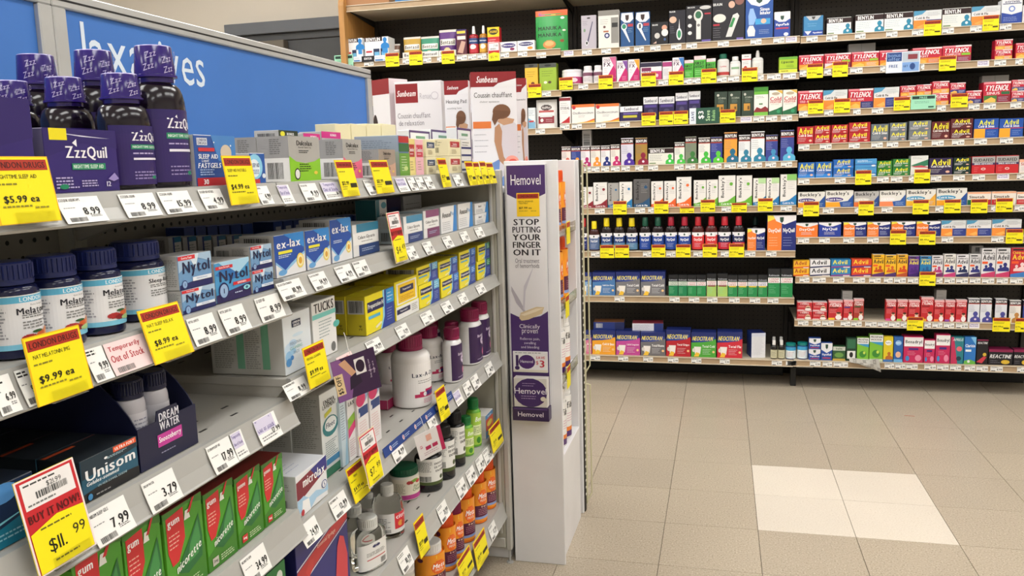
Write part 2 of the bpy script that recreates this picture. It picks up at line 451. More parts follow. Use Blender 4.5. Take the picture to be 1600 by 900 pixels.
# oak end panel, a part of the first bay
u = UNIT[1]; w2 = (XB[1]-XB[0])/2
mb = MB(); f = YL-YP-.03; zt2 = 2.215
prof = [(f, 0), (.012, 0), (.012, zt2), (f+.07, zt2)] + [(f+.07-.07*math.sin(t*math.pi/12), zt2-.07+.07*math.cos(t*math.pi/12)) for t in range(1, 6)] + [(f, zt2-.07)]
mb.prism(prof, 0, -w2-.034, -w2-.002, 'b07a3c'); mb.build('end_panel', 'wood', u)

# ------------------------------------------------------------------ the gondola in front: two bays, shelves on one side
XG, XGP = -.77, -1.15
YJ, YE, YN = -1.597, -.375, -2.82
GROWS = {'S': [1.207, 1.049, .878, .697, .45, .2], 'T': [1.207, 1.062, .907, .672, .437, .2]}
GLIP = {'S': [.031, .039, .040, .042, .042, .045], 'T': [.033, .031, .029, .037, .042, .045]}
GB = {'S': (YN, YJ-.0015), 'T': (YJ+.0015, YE-.012)}
SPAN = {'S': 'sleep-aid bay', 'T': 'laxative bay'}
def gphrase(b, r): return f"on {SPAN[b]}'s {NUM[r-1]} shelf"
GU = {}
def lipx(b, r, z):
    """front surface of the sloping price channel at height z"""
    zt, h = GROWS[b][r-1], GLIP[b][r-1]
    return XG + .0125*(zt-z)/h
for b in 'ST':
    ya, yb = GB[b]; yc = (ya+yb)/2
    u = empty('gondola_shelf_unit', (XGP, yc, 0)); GU[b] = u
    tag(u, {'S': 'grey metal gondola shelving holding sleep aids and nicotine gum', 'T': 'grey metal gondola shelving with laxatives sign, holding laxatives and yellow-boxed ointments'}[b], 'shelving')
    slab('back_panel', (-.012, ya-yc, .12), (0, yb-yc, 1.225), 'peggrey', 0, u)
    slab('base', (-.012, ya-yc, .02), (XG-XGP-.06, yb-yc, .12), 'greyd', .003, u)
    for yy in (ya, yb):
        s = 1 if yy == ya else -1
        slab('upright', (.0005, yy-yc+s*.001, .12), (.022, yy-yc+s*.017, 1.2), 'greyd', .002, u)
    for r, zt in enumerate(GROWS[b]):
        h = GLIP[b][r]; D = XG-XGP
        mb = MB(); mb.box((.024, ya-yc, zt-.014), (D-.006, yb-yc, zt-.0008), 'bbb', .001)
        s = mb.build('shelf', 'grey', u)
        # rows of stamped slots
        mb = MB(); y = ya-yc+.08
        while y < yb-yc-.06:
            for k, x in enumerate((D-.04, D-.075, D-.13, D-.165, D-.25)):
                yy = y+(.03 if k % 2 else 0); mb.box((x-.0018, yy-.008, zt-.0009), (x+.0018, yy+.008, zt-.0004), '1c1b19')
            y += .075
        mb.build('slot_rows', 'satin', s)['kind'] = 'stuff'
        mb = MB(); o = .0125
        mb.prism([(D-.008, zt-.002), (D-.006, zt+.0005), (D, zt), (D+.001, zt-.003), (D+o*.45, zt-h*.55), (D+o, zt-h+.002), (D+o+.002, zt-h), (D+o, zt-h-.0025), (D+o-.006, zt-h-.001), (D-.004, zt-h*.5)], 1, ya-yc, yb-yc, 'b0afab')
        mb.build('price_channel', 'rail', s)
        for sy in (ya-yc+.004, yb-yc-.004):
            mb = MB(); mb.prism([(D-.012, zt-.0145), (D-.03, zt-.035), (.12, zt-.055), (.022, zt-.085), (.022, zt-.0145)], 1, sy-.0015, sy+.0015, 'aaa'); mb.build('bracket', 'grey', s)
# header sign boards
def header(b, ya, yb, txt):
    u = GU[b]; yc = u.location.y; z0, z1 = 1.226, 1.516
    h = empty('sign_board', (-.006, (ya+yb)/2-yc, z0)); h.parent = u
    w2 = (yb-ya)/2; H = z1-z0
    mb = MB(); mb.box((-.006, -w2+.028, .012), (.004, w2-.028, H-.026), '3f76c4'); pn = mb.build('sign_panel', 'blue', h)
    for nm, a, c in (('frame_top', (-.014, -w2, H-.0255), (.012, w2, H)), ('frame_bottom', (-.012, -w2, 0), (.010, w2, .0115)), ('frame_post', (-.014, -w2, .012), (.013, -w2+.0275, H-.026)), ('frame_post', (-.014, w2-.0275, .012), (.013, w2, H-.026))):
        mb = MB(); mb.box(a, c, 'bbb', .002)
        if nm == 'frame_top': mb.box((.0115, -w2, H-.0155), (.0124, w2, H-.0122), '2a2a2a')
        q = mb.build(nm, 'alu', h)
        if nm == 'frame_top': q.data.materials.append(M['black']); [setattr(pl, 'material_index', 1) for pl in list(q.data.polygons)[-6:]]
    return h, pn, w2, H
def hmapf(x, yc, H, wid):
    return lambda u, v, o: (x+o, (u-.5)*wid, v*H)
h, pn, w2, H = header('T', YJ+.0135, -.356, 'laxatives')
yx = lambda px, z: colsolve(px, x=XGP, z=z)
mb = MB()
ya, yb = yx(131, 1.42), yx(322, 1.40); yc = (YJ+.0135-.356)/2
zc = (rowsolve(103, XGP, yx(290, 1.4))-1.226)/H
wid = 2*w2
draw(mb, [T('laxatives', ((ya+yb)/2-yc)/wid+.5, zc+.012, (yb-ya)/wid, .275, 'dde8f5', 'x')], hmapf(.0045, 0, H, wid), wid, H)
mb.build('lettering', 'satin', pn)
header('S', YN, YJ+.0125, '')
# end panel of the gondola with its corner post and levelling foot
yc = GU['T'].location.y; u = GU['T']
slab('end_panel', (0.0, YE-.0115-yc, .05), (XG-XGP+.006, YE-yc, 1.21), 'greyd', .002, u)
slab('end_post', (XG-XGP+.0065, YE-.0115-yc, .045), (XG-XGP+.024, YE+.012-yc, 1.212), 'grey', .003, u)
slab('end_rail', (.03, YE-.016-yc, .055), (XG-XGP+.004, YE-.012-yc, .085), 'grey', .0015, u)
slab('panel_bead', (XG-XGP-.012, YE-.017-yc, .10), (XG-XGP-.003, YE-.0118-yc, 1.2), 'grey', .0015, u)
mb = MB(); mb.lathe([(.011, .0), (.011, .004), (.004, .006), (.004, .045)], '999', 10, cx=XG-XGP+.014, cy=YE-yc); mb.build('levelling_foot', 'alu', u)
mb = MB(); mb.lathe([(.004, .0), (.006, .01), (.006, .05), (.004, .06)], '1a1a1a', 8, cx=XG-XGP-.02, cy=YE-.022-yc)
k = mb.build('latch', 'satin', u); k.location.z = .13

# ------------------------------------------------------------------ pack designs: c body, s side, t top colour, f print on the front
NV, WH, YE_, RD, GR = '1d2a6b', 'f1efee', 'f3e51c', 'c5232c', '9a9a98'
def gen(c, f, desc, s=None, t=None, n='medicine_box', cat='box', **k):
    d = dict(c=c, s=s or c, t=t or s or c, f=f, desc=desc, n=n, cat=cat); d.update(k); return d
def adv(c, desc, sub='Cold & Sinus', tc='f2e534', sc='fff', low=None):
    f = [T('Advil', .5, .74, .82, .36, tc, 'b'), T(sub, .5, .48, .84, .15, sc, 'b'), LN(.06, .1, .55, .36, 3, 'd8d4d4'), E(.8, .17, .09, .07, 'e9b9a0')]
    if low: f = [R(0, 0, 1, .22, low)]+f
    return gen(c, f, desc)
def tyl(desc, low='f09a2e', low2='2c2f6e', sub='COLD', g=None):
    f = [R(0, .9, .45, 1, 'e98a95'), R(.45, .9, 1, 1, 'f3dfe1'), R(.02, 0, .5, .34, low), R(.5, 0, 1, .34, low2), P([(.04, .1), (.3, .26), (.46, .16), (.46, .02), (.04, .02)], 'f6c05a'),
         T('TYLENOL', .5, .7, .88, .27, 'fff', 'bi'), T(sub, .36, .45, .55, .13, 'f3d9dc', 'b'), LN(.56, .05, .94, .28, 3, 'c9cbe6')]
    if g: f.append(R(.66, .38, .97, .52, g))
    return gen('c3223b', f, desc, t='d9d4d4')
def ben(bg, bu, desc, hd='2b1114', s=None, tx='6d6a78', wide=False, shade=None):
    if wide: f = [R(0, .68, 1, .97, hd), T('BENYLIN', .36, .82, .56, .2, 'fff', 'b'), LN(.05, .2, .6, .6, 4, tx), R(.04, .04, .3, .1, '6e8a50'), BU(.86, 0, .62, bu), E(.86, .18, .05, None, 'dff2f0')]
    else: f = [R(0, .8, 1, .97, hd), T('BENYLIN', .5, .88, .88, .1, 'fff', 'b'), R(0, .765, 1, .8, 'b4483c'), LN(.08, .42, .62, .73, 5, tx), BU(.66, 0, .46, bu), E(.66, .12, .1, None, 'f0d8ea')]
    return gen(bg, f, desc, s=s or hd, t='d9d6d3')
def buv(c, desc, bg='e9e6e2', top=None):
    f = [P([(0, 0), (1, 0), (1, .34), (.82, .27), (.55, .16), (.25, .12), (0, .11)], c), T("Buckley's", .26, .6, .24, .66, '151515', 'bvx'), LN(.46, .5, .92, .86, 6, 'a9a7a4'), T('Cold & Flu', .5, .06, .7, .06, 'fff', 'b')]
    if top: f.insert(0, R(.4, .8, 1, 1, top))
    else: f.append(E(.75, .72, .1, None, c))
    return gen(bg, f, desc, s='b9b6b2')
def buh(band, desc, low='f0a528', r='21509c', c='e6e3dd'):
    f = [P([(0, 0), (.55, 0), (.5, .3), (0, .3)], low), P([(.55, 0), (1, 0), (1, .75), (.8, .36), (.5, .3)], r), T("Buckley's", .45, .8, .78, .28, '1b1b1f', 'bx'), E(.32, .46, .32, .13, band), T('Cold & Sinus', .32, .46, .5, .11, 'fff', 'b'), LN(.62, .06, .94, .28, 3, 'bcd0ee')]
    return gen(c, f, desc)
def neo(c, desc, sub='Total Cold'):
    f = [P([(0, .58), (.3, .6), (.7, .66), (1, .74), (1, 1), (0, 1)], NV), P([(.05, .62), (.4, .6), (.85, .66), (.96, .78), (.88, .84), (.4, .8), (.08, .72)], '26439a'), T('NEOCITRAN', .46, .75, .82, .17, 'f2e063', 'bix'),
         T(sub, .7, .44, .5, .1, 'fff', 'b'), P([(.15, .12), (.36, .12), (.4, .42), (.11, .42)], 'efeae4'), E(.1, .28, .06, .08, 'd9d4ce'), P([(.1, .02), (.3, .02), (.34, .16), (.2, .2)], 'f3c43c'), LN(.46, .1, .8, .34, 4, 'e8e8ea'), E(.9, .22, .05, None, 'f3c98a')]
    return gen(c, f, desc, s=NV, t=NV)
def rob(desc, low='1f8a4c', mid='f1efef', tx='b8313c', top='15171c', band=None):
    f = [R(0, .7, 1, 1, top), T('Robitussin', .5, .77, .86, .07, 'b9bcc4', 'b'), R(0, .5, 1, .69, mid), T('COUGH', .5, .64, .8, .07, tx, 'b'), T('CONTROL', .5, .55, .86, .07, tx, 'b'), LN(.1, .12, .66, .42, 5, '8fd6a8')]
    if band: f.append(R(.1, .44, .9, .5, band))
    return gen(low, f, desc, s=top, t=top)
def cfx(c, desc, w='COLD'):
    f = [P([(1, 0), (1, .82), (.1, 0)], 'c01a6a'), P([(.52, .98), (1, .98), (1, .45)], c), T(w, .33, .86, .46, .1, '3a1540', 'b'), T('FX', .36, .7, .5, .16, '3a1540', 'b'), LN(.12, .36, .4, .58, 3, '9a88a0'), LN(.5, .06, .94, .26, 3, 'f2b8d6')]
    return gen('f3e9ee', f, desc, t='e9dde4')
def sam(desc):
    return gen('2a1f52', [R(0, .7, 1, 1, 'e9e8ec'), T('Sambucol', .5, .84, .84, .16, '3a3550', 'b'), R(.1, .55, .9, .66, '53418f'), E(.5, .38, .2, .1, '4a4468'), R(.14, .16, .88, .27, 'c9c03c')], desc, t='d9d8dc')
def dnq(desc, side=False):
    f = [R(0, 0, .5, 1, 'f08235'), R(.5, 0, 1, 1, '1b2a78'), P([(0, 1), (0, .82), (.25, .9), (.25, 1)], 'f2e04a'), P([(.2, 1), (1, 1), (1, .86), (.6, .74), (.3, .84)], 'f0edf0'), P([(.43, .95), (.57, .95), (.56, .84), (.5, .78), (.44, .84)], '2a4a3c'),
         T('DayQuil', .25, .56, .42, .17, 'fff', 'b'), T('NyQuil', .75, .56, .4, .17, 'fff', 'b'), LN(.06, .1, .44, .4, 4, 'fbd9c0'), LN(.56, .1, .94, .4, 4, 'b9c4ea')]
    return gen('1b2a78', f, desc, t='e0dde4')
def qui(c, w, desc):
    return gen(c, [P([(0, 1), (1, 1), (1, .9), (.62, .72), (.38, .72), (0, .9)], 'efecee'), P([(.43, .95), (.57, .95), (.56, .82), (.5, .76), (.44, .82)], '2a4a3c'), T(w, .5, .52, .66, .24, 'fff', 'b'), LN(.25, .14, .75, .36, 3, 'e6e0ea')], desc, t='e0dde4')
def ldc(desc):
    return gen('e7e5e6', [R(0, .7, 1, 1, 'd7dadb'), P([(0, 1), (.45, 1), (.3, .8), (0, .72)], '4f97bd'), R(0, 0, .46, .48, 'f09038'), R(.46, 0, 1, .48, '2c3c88'), P([(.1, .1), (.4, .28), (.46, .1), (.3, .02)], 'f7b45c'), T('Cold & Flu', .32, .6, .5, .12, '26262a', 'b'), LN(.5, .66, .95, .9, 3, 'a9a7ac'), LN(.52, .1, .9, .4, 3, 'b9c4ea')], desc)
def cad(c, desc, tx='1d1d2b', low='7a2a6a', bg=None, fig='2b2f7a', or_=1):
    f = [P([(0, 0), (1, 0), (1, .2), (0, .1)], low), R(.1, .9, .7, .95, '26262a'), T("Children's", .5, .83, .84, .08, tx, 'b'), T('Advil', .5, .68, .84, .18, tx, 'b'), BU(.66, .2, .3, fig), BU(.34, .2, .22, fig)]
    if or_: f.append(R(.05, .46, .45, .54, 'ee5b2b'))
    return gen(c, f, desc, t='dcd8d8')
def cty(desc, acc='4a2020', low='e0559a', c='c4252f'):
    return gen(c, [R(0, .9, 1, 1, 'e4a9ac'), T("Children's", .5, .85, .8, .07, 'fff', 'b'), T('TYLENOL', .5, .74, .9, .13, 'fff', 'bi'), R(.08, .6, .7, .66, acc), LN(.08, .34, .6, .56, 4, 'e89a9a'), E(.72, .3, .17, None, 'e9bfa0'), E(.72, .13, .22, .13, 'f0eaea'), E(.72, .36, .16, .05, '4a2a1c'), R(0, 0, .45, .1, low)], desc, t='d9cfcf')
def box3(c, w, desc, tc='fff', bands=(), st='b', v=.66, h=.22, wd=.84, s=None, t=None, ln='c9c9cc', **k):
    f = [R(*b) for b in bands]+[T(w, .5, v, wd, h, tc, st), LN(.1, .12, .7, max(.2, v-h), 4, ln)]
    return gen(c, f, desc, s=s, t=t, **k)
# bottles: body, cap and label each a part
def bot(desc, cap, body, lab, f, kind='syrup', k=1., n='syrup_bottle', cat='bottle', capf=None, bm='gloss', sq=2., lz=None, **kw):
    d = dict(bottle=1, cap=cap, body=body, lab=lab, f=f, kind=kind, k=k, desc=desc, n=n, cat=cat, capf=capf, bm=bm, sq=sq, lz=lz); d.update(kw); return d
KIND = {  # shoulder z, neck z, neck r, cap r, cap taper, label z0, z1
    'syrup': (.56, .74, .42, .5, .94, .04, .54), 'pill': (.66, .76, .72, .8, 1., .06, .64), 'jar': (.70, .77, .86, .93, 1., .1, .66),
    'tub': (.80, .83, .97, 1.0, 1., .06, .78), 'spray': (.6, .72, .3, .34, .7, .05, .56), 'round': (.60, .78, .46, .54, 1., .06, .56), 'jug': (.66, .78, .52, .6, .98, .05, .62)}
def bottle(name, r, H, d, near=False):
    root = empty(name); sh, nk, rn, rc, tp, l0, l1 = KIND[d['kind']]
    if d['lz']: l0, l1 = d['lz']
    if d.get('rc'): rc, rn = d['rc'], d['rc']*.86
    seg = 32 if near else 18; k = d['k']; sq = d['sq']; b = r*.08
    mb = MB()
    pr = [(r*.9, 0), (r*.985, b*.6), (r, b*1.6), (r, sh*H)]
    for i in range(1, 5):
        t = i/5*math.pi/2; pr.append((rn*r+(r-rn*r)*math.cos(t)**.8, sh*H+(nk-sh)*H*math.sin(t)))
    pr += [(rn*r, nk*H), (rn*r, min(.97, nk+.08)*H)]
    mb.lathe(pr, d['body'], seg, k, sq); mb.build('body', d['bm'], root, True)
    mb = MB(); c0 = nk*H+.0005
    kc = 1. if rc < .7 else k
    if d.get('skirt'):
        cp = [(rc*r*.9, c0), (rc*r*.9, c0+(H-c0)*.12), (rc*r*1.09, c0+(H-c0)*.14), (rc*r*1.09, c0+(H-c0)*.2), (rc*r*1.01, c0+(H-c0)*.22), (rc*r*1.0, c0+(H-c0)*.3), (rc*r*.9, H-.0012), (rc*r*.86, H)]
        mb.lathe(cp, [d['cap']]*6+['b8aede'], seg, kc)  # pale top band paints the lit rim's highlight into the cap colour
    elif near and not d.get('plain'):
        cp = [(rc*r*1.02, c0), (rc*r*1.02, c0+(H-c0)*.2)]; mb.lathe(cp, d['cap'], seg, kc)
        mb.lathe([(rc*r*.98, c0+(H-c0)*.2), (rc*r*.98*tp, H-.0015), (rc*r*.92*tp, H)], d['cap'], 60, kc)
        for i in range(30):
            t = 2*math.pi*i/30; x, y = math.cos(t)*rc*r*.985, math.sin(t)*rc*r*.985*kc
            mb.box((x-.0007, y-.0007, c0+(H-c0)*.25), (x+.0007, y+.0007, c0+(H-c0)*.88), d['cap'])
    else: mb.lathe([(rc*r, c0), (rc*r, c0+(H-c0)*.3), (rc*r*tp, H-.0015), (rc*r*.92*tp, H)], d['cap'], seg, kc)
    if d.get('capf'):
        capH = H-c0; draw(mb, d['capf'], cmap(rc*r*1.0, c0, H, 3.6, kc), rc*r*3.6, capH, True)
    mb.build('cap', 'satin' if not d.get('skirt') else 'gloss', root, True)
    if d['lab']:
        mb = MB(); span = 3.3 if k > .8 else 2.7; rl = r+.0003; W = rl*span; HH = (l1-l0)*H; mp = cmap(rl, l0*H, l1*H, span, k, sq)
        draw(mb, [R(0, 0, 1, 1, d['lab'])]+d['f'], mp, W, HH, True, base=.0002, step=.00008); mb.build('label', 'card', root)
    return root
def nyq(cap, lab, desc, body='1a0d10', w='NyQuil', low=None):
    f = [R(.0, .84, 1, 1, 'eeecef'), R(.2, .76, .8, .84, 'eeecef'), E(.5, .88, .05, .07, '2a4a3c'), T(w, .5, .56, .5, .2, 'fff', 'b'), LN(.28, .12, .7, .38, 3, 'c9d0ea')]
    if low: f.insert(0, R(0, 0, 1, .4, low))
    return bot(desc, cap, body, lab, f, 'syrup', k=.62)

# ------------------------------------------------------------------ placing things on the wall shelves
PROD = {}; LBL = {}
def register(key, xc, d, label, sig):
    PROD.setdefault(key, []).append((xc, d['desc']))
    if label in LBL and LBL[label] != sig: print('LABEL CLASH', label)
    LBL[label] = sig
def finish(o, d, ph, grp):
    label = clip_words(d['desc']+' '+ph)
    tag(o, label, d['cat'], grp); return label
def sigof(d): return repr((d['c'] if 'c' in d else d['cap'], d.get('f'), d.get('lab'), d.get('body')))
def wrow(bay, row, crop, items):
    ox, oy, sc = crop; zs = ROWS[bay][row-1]+LH+.0016; ph = phrase(bay, row); key = ('w', bay, row)
    for it in items:
        x0, x1, yt, d = it[:4]; op = it[4] if len(it) > 4 else {}
        yf = YL+.012+op.get('inn', 0.); zb = zs+op.get('up', 0.)
        X0, X1 = colsolve(ox+x0/sc, y=yf, z=zb), colsolve(ox+x1/sc, y=yf, z=zb)
        W = X1-X0-.0016; xc = (X0+X1)/2; H = rowsolve(oy+yt/sc, xc, yf)-zb; n = op.get('st', 1)
        D = op.get('d', min(.12, max(.035, W*.7)))
        grp = f"{d['cat']}es {ph}" if d['cat'] == 'box' else f"{d['cat']}s {ph}"
        for i in range(n):
            if d.get('bottle'):
                r = W/2; o = bottle(d['n'], r, H, d); o.location = (xc, yf+r*d['k'], zb)
            else:
                h = H/n-(.0008 if n > 1 else 0)
                mb = (d['make'](W, D, h, d) if 'make' in d else boxmesh(W, D, h, d)); o = mb.build(d['n'], d.get('m', 'card')); o.location = (xc, yf+D/2, zb+i*H/n)
                if op.get('rz'): o.rotation_euler.z = op['rz']
            lab = finish(o, d, ph, grp); register(key, xc, d, lab, sigof(d))
USED = {}
def nearest(key, x, kind):
    """description of the product nearest to a tag, so that the tag's label names it; prefers products no other tag has taken"""
    u = USED.setdefault((key, kind), []); best = sorted(PROD.get(key, [(0, 'empty shelf space')]), key=lambda p: abs(p[0]-x)+(.14 if p in u else 0))[0]
    u.append(best); return best[1]
PR = ['7.99', '9.99', '11.99', '12.49', '6.49', '8.99', '14.99', '10.49', '13.99', '5.99']
def wtag(bay, row, crop, xs, sticker=()):
    ox, oy, sc = crop; zb = ROWS[bay][row-1]; ph = phrase(bay, row); key = ('w', bay, row); y = YL+.0004
    for i, (a, b) in enumerate(xs):
        X0, X1 = colsolve(ox+a/sc, y=y, z=zb+.017), colsolve(ox+b/sc, y=y, z=zb+.017); W = X1-X0-.001; H = .0285; xc = (X0+X1)/2
        mb = MB(); mb.box((-W/2, -.0006, 0), (W/2, 0, H), 'f4f3f0'); rr = (row*7+i) % 10
        f = [LN(.06, .68, .7, .95, 2, '333'), LN(.06, .5, .4, .6, 1, '999'), T(PR[rr], .74, .4, .42, .34, '1a1a1a', 'b'), R(.06, .08, .4, .26, '777')]
        if i in sticker: f = [R(0, .2, .95, 1, 'e8e2ee')]+[T('Temporarily', .45, .8, .8, .26, '5a4596', 'b'), T('Out of Stock', .45, .5, .8, .26, '5a4596', 'b')]
        draw(mb, f, lambda u, v, o: ((u-.5)*W, -.0006-o, v*H), W, H); o = mb.build('price_tag', 'paper'); o.location = (xc, y-.0008, zb+.0032)
        tag(o, clip_words(f'white price tag under {nearest(key, xc, "w")} {ph}'), 'price tag', f'white price tags {ph}')
YP_ = ['$9.99', '$12.99', '$8.49', '$10.99', '$14.99', '$7.99']
def wyel(bay, row, crop, rects, kind='y'):
    ox, oy, sc = crop; ph = phrase(bay, row); key = ('w', bay, row); y = YL-.0062
    for i, (a, b, yt, yb) in enumerate(rects):
        xm, ym = ox+(a+b)/2/sc, oy+(yt+yb)/2/sc; c = onplane(1, y, xm, ym)
        X0, X1 = onplane(1, y, ox+a/sc, ym)[0], onplane(1, y, ox+b/sc, ym)[0]; W = X1-X0
        z0, z1 = rowsolve(oy+yb/sc, c[0], y), rowsolve(oy+yt/sc, c[0], y); H = z1-z0
        mb = MB(); cc = {'y': 'f8e71c', 'm': '9fdcbc', 'c': 'dfe6f0', 'd': '17151a', 'w': 'e4e8ee', 'b': 'f0eceb'}[kind]; mb.box((-W/2, -.0008, 0), (W/2, 0, H), cc)
        if kind == 'y': f = [R(0, .965, 1, 1, 'e07a2a'), R(.03, .76, .97, .96, 'a8341c'), T('LONDON DRUGS', .5, .86, .86, .1, '4a120c', 'b'), LN(.08, .56, .7, .7, 2, '6a6418'), T(YP_[(row+i) % 6], .27, .36, .4, .12, '3a360a', 'b'), T('ea', .55, .35, .12, .08, '3a360a', 'b'), R(.62, .2, .94, .3, '4a4410'), LN(.08, .1, .5, .26, 2, 'b0a420')]
        elif kind == 'm': f = [R(.05, .72, .95, .93, '1f3a32'), T('FREE', .5, .82, .4, .14, '9fdcbc', 'b'), LN(.15, .4, .85, .6, 2, '4f8a72'), R(.7, .1, .92, .2, '2f5a4a')]
        elif kind == 'd': f = [T('BENYLIN', .5, .55, .6, .4, 'f0eeee', 'b')]
        elif kind == 'w': f = [R(.05, .08, .8, .34, '3f74b0'), E(.9, .2, .06, .12, '8ab0dc'), LN(.1, .5, .8, .8, 2, '9aa4b4')]
        elif kind == 'b': f = [R(.03, .0, .97, .98, 'c02a2c'), R(.08, .56, .92, .95, 'f0eceb'), T('7.99', .66, .8, .36, .14, '333'), BC(.2, .6, .7, .68, '555'), P([(.03, .0), (.97, .0), (.97, .4), (.5, .46), (.03, .38)], 'f8e71c'), T('$5.99', .5, .2, .6, .16, '2a2808')]
        else: f = [R(.02, .55, .46, .97, '2c4a86'), T('bonus', .24, .84, .36, .16, '8fb0e0'), T('offer', .24, .66, .34, .16, '8fb0e0'), T('FREE', .22, .32, .26, .14, '3a5a96', 'b'), R(.48, .5, .97, .96, 'b9c4d0'), R(.64, .62, .92, .86, '8a3a44'), R(.48, .05, .97, .48, '7fa6dc'), T('GET', .58, .3, .14, .1, '2c4a86', 'b'), E(.78, .28, .08, .16, '2c4a86')]
        draw(mb, f, lambda u, v, o: ((u-.5)*W, -.0008-o, v*H), W, H); o = mb.build('sale_tag' if kind != 'c' else 'bonus_card', 'paper'); o.location = (c[0], y, z0)
        nm = {'y': 'yellow sale tag before', 'm': 'mint green tag before', 'c': 'blue bonus card before', 'd': 'black name card before', 'w': 'white picture card before', 'b': 'red-edged clearance tag before'}[kind]
        tag(o, clip_words(f'{nm} {nearest(key, c[0], kind)} {ph}'), 'sale tag', f'yellow sale tags {ph}' if kind == 'y' else None)
def pouch(W, D, H, d):
    """a stand-up bag: bulging front, flat sealed top with a tear band"""
    mb = MB(); nx, nz = 9, 11
    def dep(u, v): return (D/2)*max(.04, (math.sin(math.pi*min(1, max(0, u)))**.5)*(1-max(0, v-.12)**1.5)) if v < .93 else D*.02
    for sgn in (-1, 1):
        for j in range(nz):
            for i in range(nx):
                q = [(i/nx, j/nz), ((i+1)/nx, j/nz), ((i+1)/nx, (j+1)/nz), (i/nx, (j+1)/nz)]
                if sgn > 0: q = q[::-1]
                mb.face([((u-.5)*W, sgn*dep(u, v), v*H) for u, v in q], d['c'] if v_ok(j, nz) else d['t'])
    mp = lambda u, v, o: ((u-.5)*W, -dep(u, v)-o-.0006, v*H)
    draw(mb, d['f'], mp, W, H, True); return mb
def v_ok(j, nz): return j < nz-1

# ------------------------------------------------------------------ wall shelving, stock row by row
CA, CB, CC, CD = (520, 0, 5.0), (820, 0, 6.154), (1060, 0, 6.154), (1300, 0, 5.333)
C1, C2, C3, C4 = (820, 120, 6.0), (1060, 120, 6.0), (1230, 110, 4.324), (900, 250, 4.444)
C5, C6, C7 = (1230, 270, 4.324), (1230, 370, 3.914), (900, 400, 4.286)
def bag(c, w, desc, tc='26231c'):
    return gen(c, [R(.06, .42, .94, .66, 'e9e4da'), T(w, .5, .54, .8, .16, tc, 'b'), E(.5, .22, .2, .12, 'e0c890')], desc, t='d8d0c8', n='lozenge_bag', cat='bag', make=pouch)
def tray(w, desc): return gen('e9e6e2', [T(w, .5, .5, .8, .5, '1d1d1d', 'b')], desc, n='display_tray', cat='tray')
def blis(desc, nb): return gen('eef0f2', [R(0, .82, .75, 1, '2b1114'), T('BENYLIN', .36, .91, .6, .14, 'fff', 'b'), R(.36, .05, .62, .5, '1d2d50'), R(.4, .1, .6, .36, '6fb4dc')]+([R(.66, .05, .92, .5, '1d2d50'), R(.7, .1, .9, .36, '6fb4dc')] if nb > 1 else [])+[R(.05, .34, .3, .42, 'c23a44'), BU(.86, .5, .48, '1d7ec8'), R(.74, .3, .97, .5, '2f8ad0')], desc)
# --- oak-end bay
wrow(1, 1, CA, [(110, 238, 300, blis('white cough syrup carton, one blue bottle', 1)), (255, 440, 290, blis('white cough syrup carton, two blue bottles', 2)),
    (455, 520, 340, bag('6a4a38', 'Bentasil', 'brown lozenge bag'), {'inn': .08, 'd': .05}),
    (548, 682, 285, bag('b8922c', 'Bentasil', 'yellow lozenge bag in its tray'), {'inn': .05, 'd': .05}), (684, 826, 280, bag('2f8a6a', 'Bentasil', 'green lozenge bag in its tray'), {'inn': .05, 'd': .05}), (828, 964, 228, bag('5a2a78', 'Bentasil', 'purple lozenge bag in its tray'), {'inn': .05, 'd': .05}),
    (546, 686, 408, tray('Bentasil', 'white tray under yellow lozenge bag'), {'d': .03}), (690, 828, 400, tray('Bentasil', 'white tray under green lozenge bag'), {'d': .03}), (830, 964, 392, tray('Bentasil', 'white tray under purple lozenge bag'), {'d': .03}),
    (968, 1050, 230, gen('5a2434', [R(0, .8, 1, 1, '3a2a60'), R(.08, .84, .9, .94, 'e8c84a'), R(.1, .6, .9, .74, 'e4dcd8'), P([(.1, .1), (.5, .55), (.9, .5), (.6, .05)], 'c8a090')], 'maroon throat spray box, pale figure')),
    (1057, 1134, 200, bot('red throat spray bottle, white nozzle', 'eeeeee', '9a1c28', 'c03040', [R(0, .6, 1, 1, '24427a'), T('Chloraseptic', .5, .8, .6, .12, 'fff', 'b'), E(.5, .4, .2, .16, 'f0e4e4')], 'spray')),
    (1140, 1206, 196, bot('amber throat spray bottle, white nozzle', 'eeeeee', 'a8701c', 'd8a83c', [R(0, .6, 1, 1, '24427a'), T('Chloraseptic', .5, .8, .6, .12, 'fff', 'b'), E(.5, .4, .2, .16, 'f6eedc')], 'spray')),
    (1212, 1306, 212, gen('c8242c', [R(0, .62, 1, 1, 'f0c81c'), E(.5, .82, .4, .12, '1c1c1c'), T('ZEGERID', .5, .82, .66, .09, 'f0c81c', 'bi'), LN(.1, .3, .8, .55, 3, 'fff')], 'yellow and red lozenge carton')),
    (1308, 1440, 326, gen('efecec', [E(.5, .62, .42, .24, '3a2a7a'), T('Chloraseptic', .5, .62, .72, .2, 'fff', 'bi'), E(.72, .25, .14, .14, '8a2a5a')], 'white lozenge box, purple berry')), (1442, 1578, 316, gen('efecec', [E(.5, .66, .42, .2, '2a2a6a'), T('Chloraseptic', .5, .66, .72, .18, 'fff', 'bi'), E(.74, .25, .16, .14, 'e8943a')], 'white lozenge box, orange citrus'))])
